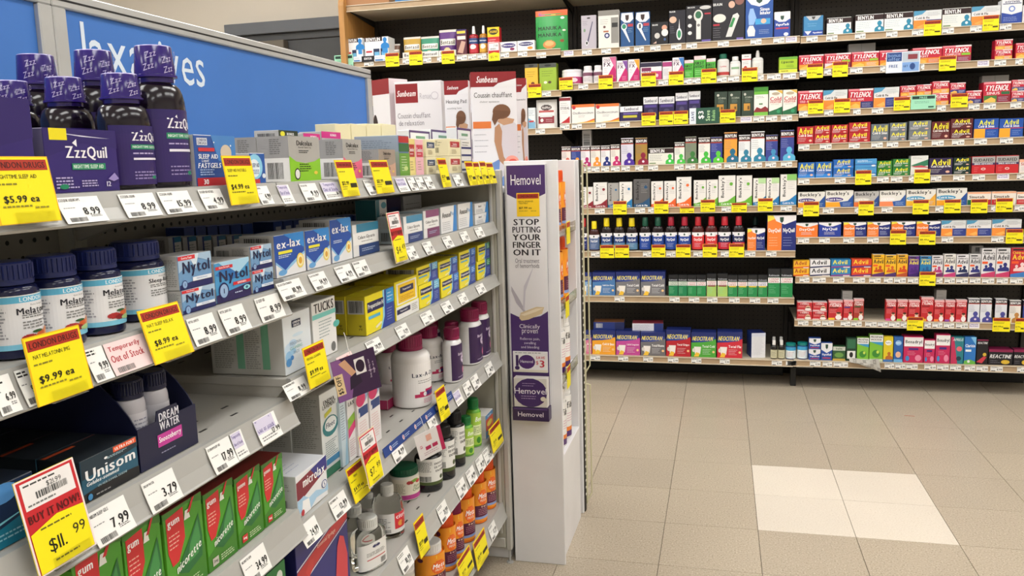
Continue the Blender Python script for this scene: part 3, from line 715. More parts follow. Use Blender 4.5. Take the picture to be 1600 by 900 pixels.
wrow(1, 2, CB, [(4, 130, 615, gen('e8b83a', [R(0, .86, 1, 1, '4a4a46'), E(.5, .93, .2, .04, '222'), LN(.15, .5, .85, .75, 3, '6a5a20'), E(.6, .28, .14, .06, '6a3a20'), R(.1, .05, .9, .12, 'c89020')], 'yellow honey lozenge carton'), {'d': .06}), (142, 308, 608, gen('9ab83a', [R(0, .84, 1, 1, '4a4e48'), E(.5, .92, .2, .04, '222'), LN(.15, .5, .85, .75, 3, '4a5a20'), E(.35, .3, .1, .05, 'e8e4c8'), E(.6, .3, .1, .05, '5a4a30')], 'lime green honey lozenge carton'), {'d': .06})])
wrow(1, 3, C1, [(34, 100, 290, gen('dfe6ea', [P([(0, 0), (1, 0), (1, .3), (0, .5)], '7fb0d0'), R(.1, .3, .8, .38, 'c04040'), LN(.1, .6, .9, .9, 4, '5a6a80')], 'white and blue rinse carton'), {'d': .05}),
    (102, 298, 212, gen('e9e7e4', [E(.5, .72, .26, .1, '3a2a28'), T('NeilMed', .5, .72, .4, .08, 'e0d8d4', 'b'), R(.14, .55, .86, .62, 'b04a44'), R(.12, .16, .88, .42, '8c2432'), R(.2, .38, .8, .46, 'cfd2cf'), E(.3, .27, .08, .06, 'e8e4e0'), LN(.5, .2, .82, .32, 2, 'e8d0d0')], 'white rinse pouch, maroon window', t='dddbd8', n='sinus_rinse_pouch', cat='bag', make=pouch), {'d': .06})])
# --- eight-shelf bay
wrow(2, 1, CB, [(98, 408, 88, gen('2f9a4a', [R(0, .86, 1, .99, 'e0632c'), R(.1, .88, .3, .98, '8a3a9a'), R(.5, .87, .64, .98, 'e8b83a'), T('MANUKA', .46, .56, .74, .09, '10381c', 'b'), T('MANUKA', .46, .4, .74, .09, '10381c', 'b'), LN(.2, .44, .8, .5, 1, '1c5a2c'), E(.45, .17, .2, .1, 'd08a4a'), E(.45, .19, .14, .06, 'e8b070'), E(.9, .5, .05, .02, 'f0eed8'), E(.84, .25, .06, .035, '8a4a20'), E(.85, .8, .06, .03, 'e8f0e8')], 'green honey pouch, orange top band', t='d8602c', n='honey_pouch', cat='bag', make=pouch), {'d': .07}),
    (545, 690, 148, gen('b9b2bd', [E(.5, .92, .12, .02, '222'), P([(.32, .12), (.46, .18), (.78, .8), (.74, .82)], '4a4a66'), E(.36, .18, .1, .07, 'f0f0f0'), R(.3, .14, .42, .22, '333'), LN(.1, .7, .5, .85, 3, '777'), E(.22, .56, .07, .05, '7a9a7a')], 'grey carded stick thermometer', n='thermometer_pack', cat='thermometer'), {'d': .02}),
    (708, 908, 98, gen('e6e2dc', [R(0, .86, 1, 1, '8a8680'), R(.62, .12, .98, .8, '8f8d88'), R(.66, .54, .94, .66, '2a2a2a'), E(.42, .33, .13, None, '2a3468'), E(.42, .33, .07, None, 'd0d0e8'), LN(.1, .62, .5, .78, 3, '888'), E(.3, .56, .06, None, '6a4a4a'), R(.25, .42, .5, .46, 'b06a4a')], 'cream thermometer box, grey window'), {'d': .05}),
    (922, 1050, 118, gen('1c4f86', [P([(.08, .98), (.92, .98), (.98, .8), (.7, .7), (.3, .7), (.02, .8)], 'e9e9ee'), P([(.36, .92), (.64, .92), (.62, .8), (.5, .74), (.38, .8)], '3a2a2a'), E(.26, .58, .22, .1, 'e9ecee'), E(.26, .59, .16, .07, '2a8a6a'), P([(.14, .5), (.38, .5), (.72, .14), (.66, .12)], 'e0e4e8'), R(.55, .58, .95, .66, 'b83a44'), LN(.55, .4, .92, .54, 3, '9ac0e0')], 'blue carded thermometer, green dial', n='thermometer_pack', cat='thermometer'), {'d': .025}),
    (1064, 1205, 112, gen('1c4f86', [P([(.08, .98), (.92, .98), (.98, .8), (.7, .7), (.3, .7), (.02, .8)], 'e9e9ee'), P([(.36, .92), (.64, .92), (.62, .8), (.5, .74), (.38, .8)], '3a2a2a'), E(.3, .58, .2, .1, 'e9ecee'), R(.24, .52, .38, .64, '555'), P([(.2, .5), (.42, .5), (.74, .16), (.68, .14)], 'e0e4e8'), R(.55, .58, .95, .66, 'b83a44'), LN(.55, .4, .92, .54, 3, '9ac0e0')], 'blue carded thermometer, grey dial', n='thermometer_pack', cat='thermometer'), {'d': .025}),
    (1216, 1380, 212, gen('17161c', [T('BRAUN', .22, .88, .32, .07, 'eee', 'b'), E(.78, .74, .16, .12, 'd8a088'), E(.8, .52, .2, .16, 'e8e6e2'), E(.35, .4, .16, .13, 'c9c6c2'), P([(.1, .06), (.3, .16), (.3, .06)], 'd8b8a8'), E(.8, .22, .07, .06, '3a5a8a')], 'black probe cover box, baby picture'), {'d': .07}),
    (1386, 1546, 98, gen('1b1a26', [T('BRAUN', .2, .96, .34, .05, 'eee', 'b'), E(.24, .72, .22, .1, 'e0b8a0'), E(.62, .28, .17, .18, 'e6e6ea'), E(.62, .28, .11, .12, '2f8a5a'), P([(.58, .46), (.66, .46), (.63, .74)], 'e6e6ea'), LN(.06, .3, .36, .54, 4, '8a8a98')], 'black stick thermometer box, green screen'), {'d': .06})])
wrow(2, 1, CC, [(72, 320, 50, gen('1a1820', [T('BRAUN', .2, .95, .28, .04, 'ddd', 'b'), E(.48, .72, .18, .16, 'd6d4cf'), E(.48, .74, .12, .1, '2f6a4a'), R(.4, .08, .58, .64, 'e2e0dc'), E(.49, .46, .06, .04, '777'), E(.15, .7, .08, .05, 'ddd'), E(.15, .46, .08, .05, 'ddd'), E(.15, .26, .08, .05, 'ddd'), R(.72, .74, .96, .78, 'b83040'), R(.62, .01, .96, .06, '6a5aa8'), E(.75, .93, .22, .05, 'c8c6c4')], 'black forehead thermometer box, white wand'), {'d': .08}),
    (326, 634, -30, gen('191720', [T('BRAUN', .16, .84, .28, .06, 'eee', 'b'), E(.22, .52, .2, .1, 'dedbd2'), E(.6, .82, .1, .08, 'e0b09a'), E(.84, .9, .14, .1, '8a5a50'), P([(.42, .08), (.6, .08), (.84, .55), (.78, .62), (.64, .58)], 'd8d8d6'), P([(.52, .3), (.62, .3), (.72, .5), (.64, .52)], '2f8a4a'), R(.02, .35, .22, .39, 'b83040'), LN(.02, .06, .3, .32, 5, '8a8890'), R(.76, .0, .97, .05, '7a6ab8')], 'black ear thermometer box, mother and baby'), {'d': .09}),
    (642, 908, -25, gen('1f4f9c', [P([(0, 1), (1, 1), (.8, .84), (.5, .78), (.2, .84)], 'eeeef0'), P([(.36, .98), (.62, .98), (.6, .9), (.5, .85), (.4, .9)], '2a4a40'), T('Sinus', .7, .71, .34, .08, 'fff', 'b'), T('Inhaler', .72, .62, .38, .08, 'fff', 'b'), P([(.1, .06), (.34, .06), (.36, .2), (.28, .32), (.14, .32), (.06, .2)], 'e8e6e4'), P([(.12, .34), (.3, .34), (.4, .5), (.28, .74), (.16, .74), (.1, .56)], '8fb4e4'), R(.36, .34, .9, .48, '3fa0d8'), E(.66, .42, .1, .06, 'e0b8a0'), LN(.5, .1, .9, .22, 3, 'b8cce8')], 'blue sinus inhaler box'), {'d': .09}),
    (918, 1074, 112, gen('23449c', [R(0, .7, 1, 1, 'eceaea'), P([(0, .72), (1, .72), (.7, .6), (.3, .6)], 'eceaea'), P([(.38, .84), (.62, .84), (.6, .72), (.5, .66), (.4, .72)], '2a4a40'), T('VapoPads', .5, .48, .84, .13, 'fff', 'bi'), R(.1, .32, .9, .37, 'c83a4a'), E(.75, .1, .15, .07, 'dfe6f4')], 'white and blue vapour pad box'), {'d': .06})])
wrow(2, 2, CB, [(342, 545, 665, bot('wide white jar, pink label', 'e8e6ea', 'e4e0e6', 'b83a72', [R(0, .6, 1, 1, 'efeaf0'), E(.6, .3, .1, .2, 'f0d8e4'), LN(.3, .1, .5, .5, 3, 'f0d8e4')], 'tub', n='supplement_jar')),
    (552, 650, 632, bot('white pill bottle, plum band', 'e9e7ea', 'e6e3e6', 'dcd8dc', [R(0, .62, 1, .95, '7a4a62'), LN(.3, .1, .7, .5, 4, '8a7a84')], 'pill', n='pill_bottle')), (656, 744, 626, bot('white pill bottle, plum band', 'e9e7ea', 'e6e3e6', 'dcd8dc', [R(0, .62, 1, .95, '7a4a62'), LN(.3, .1, .7, .5, 4, '8a7a84')], 'pill', n='pill_bottle')),
    (747, 880, 546, cfx('d86a9a', 'tall magenta and white cold box')), (884, 990, 582, cfx('7a4a9a', 'white and magenta cold box, purple corner')), (994, 1104, 570, cfx('f0a030', 'white and magenta cold box, orange corner')),
    (1112, 1318, 598, gen('ece6ea', [R(0, .74, 1, .98, '2a2440'), R(.05, .5, .5, .7, '7a2a58'), T('COLD-FX', .3, .42, .5, .14, '3a1540', 'b'), R(.5, .0, 1, .48, 'c83a78'), E(.78, .24, .06, .1, 'f0d0e0')], 'navy and pink cold capsule box')),
    (1324, 1416, 588, gen('e4e0e6', [R(0, .7, 1, .95, 'a83a78'), LN(.1, .2, .8, .6, 5, '7a7a8a')], 'white cold box, magenta top band')), (1419, 1530, 552, cfx('3f7ac0', 'white and magenta cold box, blue corner'))])
FST = lambda d: gen('4fae3c', [R(0, .82, 1, 1, 'e8c8cc'), P([(.4, 1), (1, .86), (1, 1)], 'f0e8e8'), T('FIRST', .45, .66, .8, .14, '1a1a1a', 'bi'), T('DEFENCE', .45, .5, .8, .12, '1a1a1a', 'bi'), LN(.1, .1, .8, .36, 3, 'c8eac0')], d)
wrow(2, 2, CC, [(57, 146, 577, FST('short green nasal spray box')), (150, 264, 537, FST('tall green nasal spray box')), (268, 358, 562, FST('narrow green nasal spray box')),
    (370, 490, 516, bot('lip lysine bottle, green cap', '12604a', 'd9d4d0', 'dad6d4', [R(0, 0, 1, .24, 'b83a3a'), T('Lysine', .5, .66, .4, .18, 'c04048', 'b')], 'jug', k=.7, n='pill_bottle')), (494, 598, 542, bot('plain white pill bottle', 'e0dfdd', 'dad9d8', 'e4e4e2', [R(.2, .5, .8, .7, '8ab08a')], 'jug', k=.7, n='pill_bottle')),
    (607, 698, 522, gen('e8e4e4', [R(0, .72, 1, .78, 'c8404a'), T('zincum', .5, .9, .5, .06, '333', 'b'), E(.4, .3, .2, .14, 'b83a3c'), LN(.1, .5, .8, .66, 2, '888')], 'white spray box, red emblem')), (704, 818, 482, bot('white throat spray bottle', 'dddcda', 'd6d6d4', 'e2e1df', [LN(.3, .2, .7, .8, 5, '9a9a98')], 'spray', k=.7)),
    (966, 1144, 546, gen('a8c828', [R(0, .84, 1, 1, '6aa83a'), T('Lipactin', .45, .66, .66, .2, '1a2a10', 'bi'), R(0, .22, 1, .26, '4a8a3a'), R(0, 0, 1, .22, 'e8e048'), T('Lipactin', .3, .11, .4, .12, '1a2a10', 'b'), LN(.4, .32, .9, .5, 3, '5a8a20')], 'lime green lip gel box'))])
SE = lambda d: gen('ece9e4', [R(0, .84, 1, 1, 'e8793a'), E(.1, .84, .08, .1, 'c8323a'), T('Oscillococcinum', .5, .54, .9, .13, '4a4a58', ''), LN(.3, .28, .62, .42, 2, '8a8a90'), P([(.2, 0), (1, .12), (1, 0)], 'e8b83a'), P([(.5, .0), (1, .22), (1, .12)], 'd8602c')], d)
wrow(2, 3, C1, [(326, 434, 190, gen('ebe7e6', [R(0, .86, 1, .97, '8a2430'), T('STODAL', .5, .58, .8, .1, '3a3a48', 'b'), LN(.12, .66, .8, .8, 2, '888'), P([(.1, .02), (.9, .02), (.9, .28), (.6, .16)], 'b8222c'), LN(.2, .36, .8, .5, 2, '999')], 'white syrup box, red mountain')),
    (440, 656, 258, SE('white flu granule box, orange stripe')), (664, 886, 252, SE('white flu granule box, orange stripe')),
    (892, 1104, 276, gen('2a1f52', [R(0, .62, 1, 1, 'e9e8ec'), T('Sambucol', .5, .82, .64, .22, '3a3550', 'b'), R(.15, .44, .8, .56, '6a58a0'), R(.14, .22, .76, .38, 'c9c03c')], 'wide purple and white elderberry box')),
    (1112, 1250, 190, sam('purple elderberry box, yellow strip'), {'inn': .02}), (1256, 1404, 186, sam('purple elderberry box, yellow strip'), {'inn': .02}), (1412, 1530, 150, sam('purple elderberry box, yellow strip'), {'inn': .02})])
ECH = lambda: gen('2f3f34', [E(.28, .86, .1, .05, 'c8c8bc'), T('ECHINA', .6, .74, .6, .07, 'a8b0a0', 'b'), R(.18, .22, .72, .5, 'c8923a'), LN(.3, .54, .8, .68, 3, '8a9a8a'), R(.5, .26, .66, .4, '6a4a20')], 'dark green echinacea box, gold panel', s='4a6a54')
CF = lambda: gen('ece9e0', [P([(0, .0), (1, 0), (1, .34), (.6, .24), (0, .14)], '1f6a44'), P([(.5, 1), (1, .98), (1, .84)], 'e8b84a'), E(.5, .86, .3, .06, 'b8a890'), T('Cold', .5, .65, .84, .16, 'c02438', 'b'), T('FIGHTER', .5, .52, .82, .08, 'c02438', 'b'), E(.72, .14, .14, None, '3a9a6a'), LN(.14, .4, .8, .46, 1, '999')], 'white cold fighter box, green swoosh')
wrow(2, 3, C2, [(92, 206, 136, sam('purple elderberry box, yellow strip'), {'inn': .02}), (336, 458, 140, ECH()), (462, 584, 136, ECH()), (590, 703, 130, ECH()),
    (706, 840, 96, gen('eceae4', [R(0, .84, 1, 1, '3f8a2c'), R(0, .74, 1, .84, '6ab43c'), LN(.15, .6, .85, .7, 2, '555'), P([(0, .16), (.2, .3), (.5, .24), (.8, .32), (1, .24), (1, .12), (0, .12)], '8a2c30'), R(0, 0, 1, .12, '7ac04a'), R(.36, .38, .62, .43, '5a8a5a')], 'green and white oregano box, red berries')),
    (846, 974, 126, CF()), (977, 1110, 120, CF()),
    (102, 384, 290, gen('24503f', [R(0, 0, .22, 1, 'dfe6ee'), T('SAVE', .11, .5, .1, .6, '24306a', 'bv'), T('$3', .4, .55, .2, .5, 'f2f2f2', 'bv'), T('Save', .62, .5, .14, .66, 'bfe0b0', 'bv'), T('Rabais', .8, .5, .12, .66, '9fd08a', 'bv')], 'green three dollar saving card', n='coupon_card', cat='card'), {'d': .006, 'inn': -.0195, 'up': -.031})])
# fourth shelf: cough syrup cartons with a bust on each
wrow(2, 4, C1, [(346, 434, 655, ben('e9ddd8', 'd06a5a', 'white cough box, coral figure')), (436, 524, 655, ben('2a3f8a', 'e89a3a', 'blue cough box, orange figure', tx='8fa0d8')), (526, 614, 652, ben('e8e4ea', 'b0246a', 'white cough box, magenta figure')), (618, 710, 648, ben('ece4dc', 'f0932e', 'white cough box, orange figure')), (713, 801, 645, ben('ece8ea', '1c2f7a', 'white cough box, navy figure')), (804, 893, 636, ben('ece4da', 'c0246a', 'white cough box, amber band')),
    (902, 1020, 574, ben('d8d6e4', '4a2a9a', 'tall white cough box, violet figure')), (1036, 1150, 572, ben('a8843a', '8a1c3a', 'tall gold cough box, crimson figure')), (1158, 1394, 668, ben('e4e4da', '3fbf4a', 'wide white cough box, green figure', wide=True)), (1402, 1498, 614, ben('e6e8de', '4ac04a', 'slim white cough box, green figure'))])
wrow(2, 4, C2, [(62, 170, 562, ben('7f8a74', '3a7a3a', 'olive grey cough box, dark green figure')), (186, 297, 570, ben('eae9e2', '43b83f', 'cream cough box, bright green figure')), (300, 412, 565, ben('35408f', '5ac83a', 'blue cough box, lime figure', tx='a8b0e0')), (426, 550, 520, ben('eda23a', '1f6a8a', 'orange cough box, teal figure')), (562, 672, 545, ben('e6eaec', '2a7f9f', 'short white cough box, teal figure')), (677, 806, 512, ben('eceeee', '2a84a6', 'tall white cough box, teal figure')), (814, 930, 545, ben('35418f', '3f8fc0', 'short blue cough box, sky figure', tx='a8b0e0')), (952, 1082, 500, ben('35418f', '58b0d8', 'tall blue cough box, pale figure', tx='a8b0e0'))])  # leading carton: shade is mixed into its olive and green tones
wrow(2, 4, C1, [(542, 628, 500, gen('cfccca', [BC(.15, .3, .85, .9, '444')], 'grey barcoded carton standing behind'), {'inn': .09, 'd': .04})])
wrow(2, 5, C4, [(32, 120, 188, buv('8a2230', 'short white syrup box, crimson base')), (122, 218, 156, buv('8a2230', 'tall white syrup box, crimson base')), (222, 298, 160, buv('2a6a9a', 'grey syrup box, steel blue base', 'a8a5a2')), (301, 391, 152, buv('1f7ab8', 'white syrup box, bright blue base')), (399, 514, 135, buv('1f4f78', 'dark grey syrup box, blue base', '5f5d5e')),  # last carton: its dark body and base have shade put into the colour
    (522, 606, 148, buv('e8622c', 'white syrup box, orange base')), (612, 694, 146, buv('e8622c', 'white syrup box, orange base')), (697, 801, 118, buv('ee6a2a', 'tall white syrup box, orange base')), (816, 903, 140, buv('6aae3a', 'short white syrup box, green base')), (905, 985, 137, buv('6aae3a', 'short white syrup box, green base')), (988, 1107, 108, buv('6ab43a', 'tall white syrup box, green base')), (1112, 1222, 108, buv('6ab43a', 'tall white syrup box, green base')),
    (1228, 1317, 126, buv('1f7ab8', 'short blue-based syrup box, green top', top='b8dca0')), (1320, 1410, 124, buv('1f7ab8', 'short blue-based syrup box, green top', top='b8dca0')), (1416, 1530, 99, buv('1f7ab8', 'tall blue-based syrup box, green top', top='8ac86a'))])
SY = ('f0d81c', '14463c', 'b8202c')
wrow(2, 6, C4, [(40, 80, 405, nyq('b8202c', '1d2a6b', 'blue labelled syrup bottle, red cap by post')), (88, 163, 426, nyq('f2dc1c', '5a6f98', 'small brown syrup bottle, yellow cap', body='3a1512', w='DayQuil')), (170, 252, 404, nyq('e8d01c', '24407f', 'slate labelled syrup bottle, yellow cap', low='5a86a8')), (258, 340, 404, nyq('e8d01c', '24407f', 'slate labelled syrup bottle, yellow cap', low='5a86a8')), (345, 428, 404, nyq('e8d01c', '24407f', 'slate labelled syrup bottle, yellow cap', low='5a86a8')),
    (438, 520, 400, nyq('12503c', '22479c', 'blue labelled syrup bottle, green cap')), (525, 611, 398, nyq('12503c', '22479c', 'blue labelled syrup bottle, green cap')), (614, 702, 396, nyq('a81c34', '22479c', 'blue labelled syrup bottle, red cap')), (708, 797, 396, nyq('a81c34', '22479c', 'blue labelled syrup bottle, red cap')),
    (803, 890, 396, nyq('b8202c', 'd8383c', 'red labelled syrup bottle, red cap', body='4a1414', w='DayQuil')), (895, 982, 394, nyq('b8202c', 'd8383c', 'red labelled syrup bottle, red cap', body='4a1414', w='DayQuil')), (985, 1077, 394, nyq('c02434', '1d2a5a', 'navy and red syrup bottle, red cap', low='c8283c')), (1084, 1172, 392, nyq('c02434', '1d2a5a', 'navy and red syrup bottle, red cap', low='c8283c')),
    (1188, 1312, 478, dnq('small orange and navy twin carton')), (1326, 1526, 385, dnq('large orange and navy twin carton')), (1205, 1282, 396, nyq('153c34', '22479c', 'dark syrup bottle behind twin carton'), {'inn': .12})])
N7 = [(48, 106, 112, neo('7fa6cc', 'cut pale blue drink mix box', 'Sinus')), (110, 264, 110, neo('4a7ab0', 'blue hot lemon drink box', 'Cold & Sore Throat')), (267, 430, 108, neo('77767a', 'grey hot lemon drink box')), (433, 598, 106, neo('77767a', 'grey hot lemon drink box'))]
wrow(2, 7, C7, N7+[(620, 682, 127, rob('narrow green cough carton, pale band', '178050', 'd8e0d4', '4a6a50')), (684, 745, 127, rob('narrow green cough carton, pale band', '178050', 'd8e0d4', '4a6a50')), (746, 807, 128, rob('narrow green cough carton, red letters')), (808, 870, 128, rob('narrow green cough carton, red letters')),
    (875, 940, 120, rob('lime green cough carton, red letters', 'a8cc6a', band='8a3a3c')), (947, 1015, 119, rob('lime green cough carton, red letters', 'a8cc6a', band='8a3a3c')), (1017, 1080, 129, rob('green cough carton, gold band', band='d8c03c')), (1083, 1147, 129, rob('green cough carton, gold band', band='d8c03c')), (1149, 1214, 128, rob('green cough carton, blue letters', tx='4a3a9a', band='d8c03c')), (1217, 1281, 128, rob('green cough carton, blue letters', tx='4a3a9a', band='d8c03c')), (1284, 1365, 86, rob('tall green cough carton, black top')), (1368, 1450, 86, rob('tall green cough carton, black top'))])
wrow(2, 8, C7, [(48, 106, 502, neo('d8789a', 'cut pink drink mix box', 'Sinus')), (109, 265, 500, neo('f0a52c', 'orange hot lemon drink box', 'Cold & Sinus')), (268, 430, 505, neo('c04a96', 'magenta hot lemon drink box', 'Cold & Congestion')), (433, 600, 511, neo('6f6d70', 'grey hot lemon drink box', 'Total Rhume')), (603, 768, 496, neo('b8222e', 'dark red hot lemon drink box', 'Total Grippe')), (771, 938, 512, neo('4fa83c', 'green hot lemon drink box', 'Total Cold')), (944, 1114, 510, neo('d02a3c', 'bright red hot lemon drink box', 'Total Flu')),
    (1158, 1256, 516, gen('e3e4ea', [LN(.1, .1, .9, .9, 16, 'b8bac4'), R(0, .86, 1, 1, 'd0d4e4')], 'drink mix box turned sideways', s='24408c', t=NV), {'d': .1, 'rz': .22, 'inn': .02}),
    (1302, 1350, 568, bot('small dark tincture bottle', 'e6e4e0', '1c1a18', 'c8c4a4', [LN(.3, .2, .7, .8, 4, '5a5a4a')], 'syrup', n='tincture_bottle', lz=(.05, .5))), (1352, 1400, 568, bot('small dark tincture bottle', 'e6e4e0', '1c1a18', 'c8c4a4', [LN(.3, .2, .7, .8, 4, '5a5a4a')], 'syrup', n='tincture_bottle', lz=(.05, .5))),
    (1302, 1348, 545, bot('rear dark tincture bottle', 'c6c4c0', '1c1a18', 'b8b494', [], 'syrup', n='tincture_bottle', lz=(.05, .5)), {'inn': .07}), (1350, 1396, 545, bot('rear dark tincture bottle', 'c6c4c0', '1c1a18', 'b8b494', [], 'syrup', n='tincture_bottle', lz=(.05, .5)), {'inn': .07}),
    (1404, 1474, 588, bot('navy rub jar, teal cap', '117a74', '18307a', 'e2ecf0', [R(0, .7, 1, 1, '3fa0d0'), LN(.25, .15, .7, .6, 4, 'b83a4a')], 'tub', n='ointment_jar'))])
# --- ten-shelf bay
BH = lambda d, c='e6e9ea', low=None: ben(c, '2a86a8', d, wide=True, tx='a8bcc4')
VX = lambda d: gen('3f86b8', [P([(.1, 1), (.9, 1), (.7, .78), (.3, .78)], 'b8bcc0'), P([(.4, .96), (.6, .96), (.56, .86), (.5, .82), (.44, .86)], '444'), R(0, 0, 1, .26, '2448a0'), P([(.05, .24), (.4, .24), (.22, .04)], 'eceef0'), T('VapoInhaler', .72, .14, .5, .1, 'fff', 'bi'), LN(.2, .44, .8, .66, 2, '8ac0e0')], d)
wrow(3, 1, CC, [(1202, 1390, 152, VX('blue vapour inhaler carton')), (1424, 1660, 168, BH('white chest tablets box behind clear lip'))])
wrow(3, 1, CD, [(192, 428, 119, BH('white chest tablets box, blue figure')), (432, 672, 102, BH('white chest tablets box, orange capsules')), (676, 910, 86, ldc('orange and white flu relief box')), (914, 1154, 66, BH('white chest tablets box, amber capsules', 'e4e6e2')), (1157, 1400, 50, ldc('orange and white flu relief box')), (1406, 1580, -8, gen('e6e8ec', [P([(0, 0), (1, 0), (1, .46), (.5, .36), (0, .46)], '23449c'), T('otrivin', .5, .9, .8, .1, '2a3468', 'b'), R(.05, .8, .95, .83, '2a3468'), E(.5, .6, .16, None, '6f8ad0'), E(.5, .6, .1, None, 'e6e8ec'), LN(.1, .08, .9, .28, 3, 'a8bce8')], 'white nasal spray box, blue wave')), (1584, 1700, 40, box3('e0dcdc', 'Contac', 'white cold box, red letters', 'c0323c'))])
wrow(3, 2, CC, [(1157, 1397, 528, tyl('red cold box, orange tablet panel')), (1401, 1658, 512, tyl('red cold box, lime flash', 'd9d4da', '8a2a4a', 'COMPLETE', '8ac83a'))])
wrow(3, 2, CD, [(160, 390, 430, tyl('red flu box, lime flash, orange base', 'f09a2e', 'f0a84a', 'COLD & FLU', '9ac83a')), (393, 628, 416, tyl('red sinus box behind bonus card', sub='SINUS')), (666, 914, 396, tyl('red night-time box, orange base', 'f0a03a', 'e88a2a', 'NIGHT')), (917, 1158, 378, tyl('red complete relief box, grey panel', 'c9c4cc', '9a2a44', 'COMPLETE', '8ac83a')), (1352, 1500, 328, tyl('small red cold box in stack', 'f0a84a', 'f0a84a', 'COLD'), {'st': 2}), (1526, 1690, 356, tyl('large red cold box, blue side', 'f0903a', '2c5fae'))])
wrow(3, 3, C3, [(70, 238, 137, tyl('red night cold box, orange panel', sub='COLD - RHUME')), (241, 405, 132, ldc('orange and white cold box')), (411, 578, 124, tyl('red night cold box, orange panel', sub='COLD - RHUME')), (582, 754, 114, ldc('orange and white cold box')), (760, 866, 102, tyl('small red cold box, amber base', 'f0a03a', 'f0a84a'), {'st': 2}), (868, 971, 94, tyl('small red cold box, amber base', 'f0a03a', 'f0a84a'), {'st': 2}), (975, 1090, 72, tyl('small red flu box, orange base', 'f09a4a', 'f0b04a', 'FLU'), {'st': 2}), (1094, 1201, 82, tyl('small red and navy cold box', '2c3c86', '2c3c86', 'NIGHT'), {'st': 2}), (1205, 1312, 136, tyl('low red and navy sinus box', '3a3c7a', '2c2f6e', 'SINUS')), (1321, 1506, 76, tyl('large red sinus box, green corner', '3f7a3a', '8a1c34', 'SINUS', '2f6a44')), (1510, 1600, 62, tyl('red and slate sinus box at end', '5a6a8a', '4a4a7a', 'SINUS'), {'st': 2})])
A1 = adv('b3202a', 'red cold and sinus box'); A2 = adv('b3202a', 'small red cold and sinus box'); A3 = adv('b3202a', 'wide red cold and sinus box')
G1 = adv('646e78', 'tall grey cold and sinus box'); G2 = adv('70787e', 'small grey cold and sinus box'); G3 = adv('747a80', 'wide grey cold and sinus box'); MR = adv('5f1a20', 'maroon cold and flu box', 'Cold Sinus & Flu'); MR2 = adv('5f1a20', 'small maroon cold and flu box', 'Cold Sinus & Flu')
BN = gen('1f50a8', [T('Advil', .5, .8, .6, .26, 'e8e83a', 'b'), T('Cold & Sinus', .5, .6, .66, .13, 'fff', 'b'), R(0, 0, .46, .48, 'f0a82c'), R(.46, .46, 1, .5, 'c02a3a'), LN(.54, .1, .92, .38, 3, '9ab8e8')], 'blue night sinus box, amber panel')
wrow(3, 4, C3, [(66, 179, 380, A1), (181, 292, 371, A2, {'st': 2}), (296, 410, 366, A2, {'st': 2}), (414, 560, 350, A3, {'st': 2}), (564, 685, 362, G1), (690, 806, 352, G2, {'st': 2}), (820, 969, 339, G3, {'st': 2}), (972, 1098, 345, MR), (1101, 1251, 324, MR2, {'st': 2}), (1258, 1425, 326, BN), (1429, 1592, 324, BN)])
BL = adv('1f62b4', 'blue allergy sinus box', low='2f86d8'); BL2 = adv('1f62b4', 'small blue allergy sinus box', low='2f86d8'); GN = adv('2f7f2c', 'small green day sinus box'); GN2 = adv('2a7a34', 'wide green day sinus box')
SU = gen('c8242c', [R(0, .62, 1, .97, 'a8a6a4'), T('SUDAFED', .5, .78, .84, .18, '151515', 'b'), R(0, .5, 1, .62, '3a2a5a'), T('SINUS ADVANCE', .5, .56, .8, .08, 'fff', 'b'), E(.5, .27, .1, .07, 'f0dcd8'), E(.5, .27, .07, .04, 'c85a4a'), LN(.1, .1, .3, .4, 3, 'e88a8a')], 'red sinus box, grey top')
wrow(3, 5, C3, [(73, 187, 622, BL), (190, 305, 618, BL), (309, 447, 600, BL2, {'st': 2}), (456, 603, 596, gen('4a96d0', [R(0, .3, 1, .4, '2a5aa8'), LN(.1, .6, .8, .85, 3, 'dfeef8'), E(.85, .2, .1, .1, 'e8eef4')], 'pale blue saline box'), {'st': 2}), (606, 708, 610, GN, {'st': 2}), (711, 828, 597, GN2, {'st': 2}), (831, 950, 576, gen('e2e2de', [P([(0, .5), (1, .8), (1, .5), (.5, .4)], '2f7a5a'), P([(0, 0), (1, .2), (1, 0)], '3a8a6a'), LN(.1, .82, .7, .94, 2, '999'), P([(.0, .45), (.6, .5), (1, .42), (1, .38), (.3, .4)], 'c84a5a')], 'white box, green swooshes')), (956, 1115, 592, adv('2a1d48', 'indigo night cough and flu box', 'Cold Cough & Flu')), (1120, 1238, 588, adv('15302c', 'small dark green night box', 'Nighttime'), {'st': 2}), (1244, 1402, 580, SU), (1406, 1561, 575, SU), (1565, 1680, 600, box3('e6dcd6', 'Sinutab', 'white sinus box, peach top', 'b83a3a', [(0, .8, 1, 1, 'f0b090')]))])
ST_ = gen('ece4dc', [R(0, .86, 1, 1, 'f0b08a'), T('Sinutab', .4, .62, .66, .2, '1b1b1b', 'b'), R(0, 0, .3, .4, '1f6a4a'), R(.3, 0, 1, .4, 'b8242c'), LN(.4, .1, .9, .32, 2, 'f0d0c8')], 'cream sinus box, green corner'); ST2 = gen('ece4dc', [R(0, .86, 1, 1, 'f0b08a'), T('Sinutab', .4, .62, .66, .2, '1b1b1b', 'b'), R(0, 0, .86, .4, 'c02a34'), LN(.1, .1, .7, .32, 2, 'f0d0c8')], 'cream sinus box, red base')
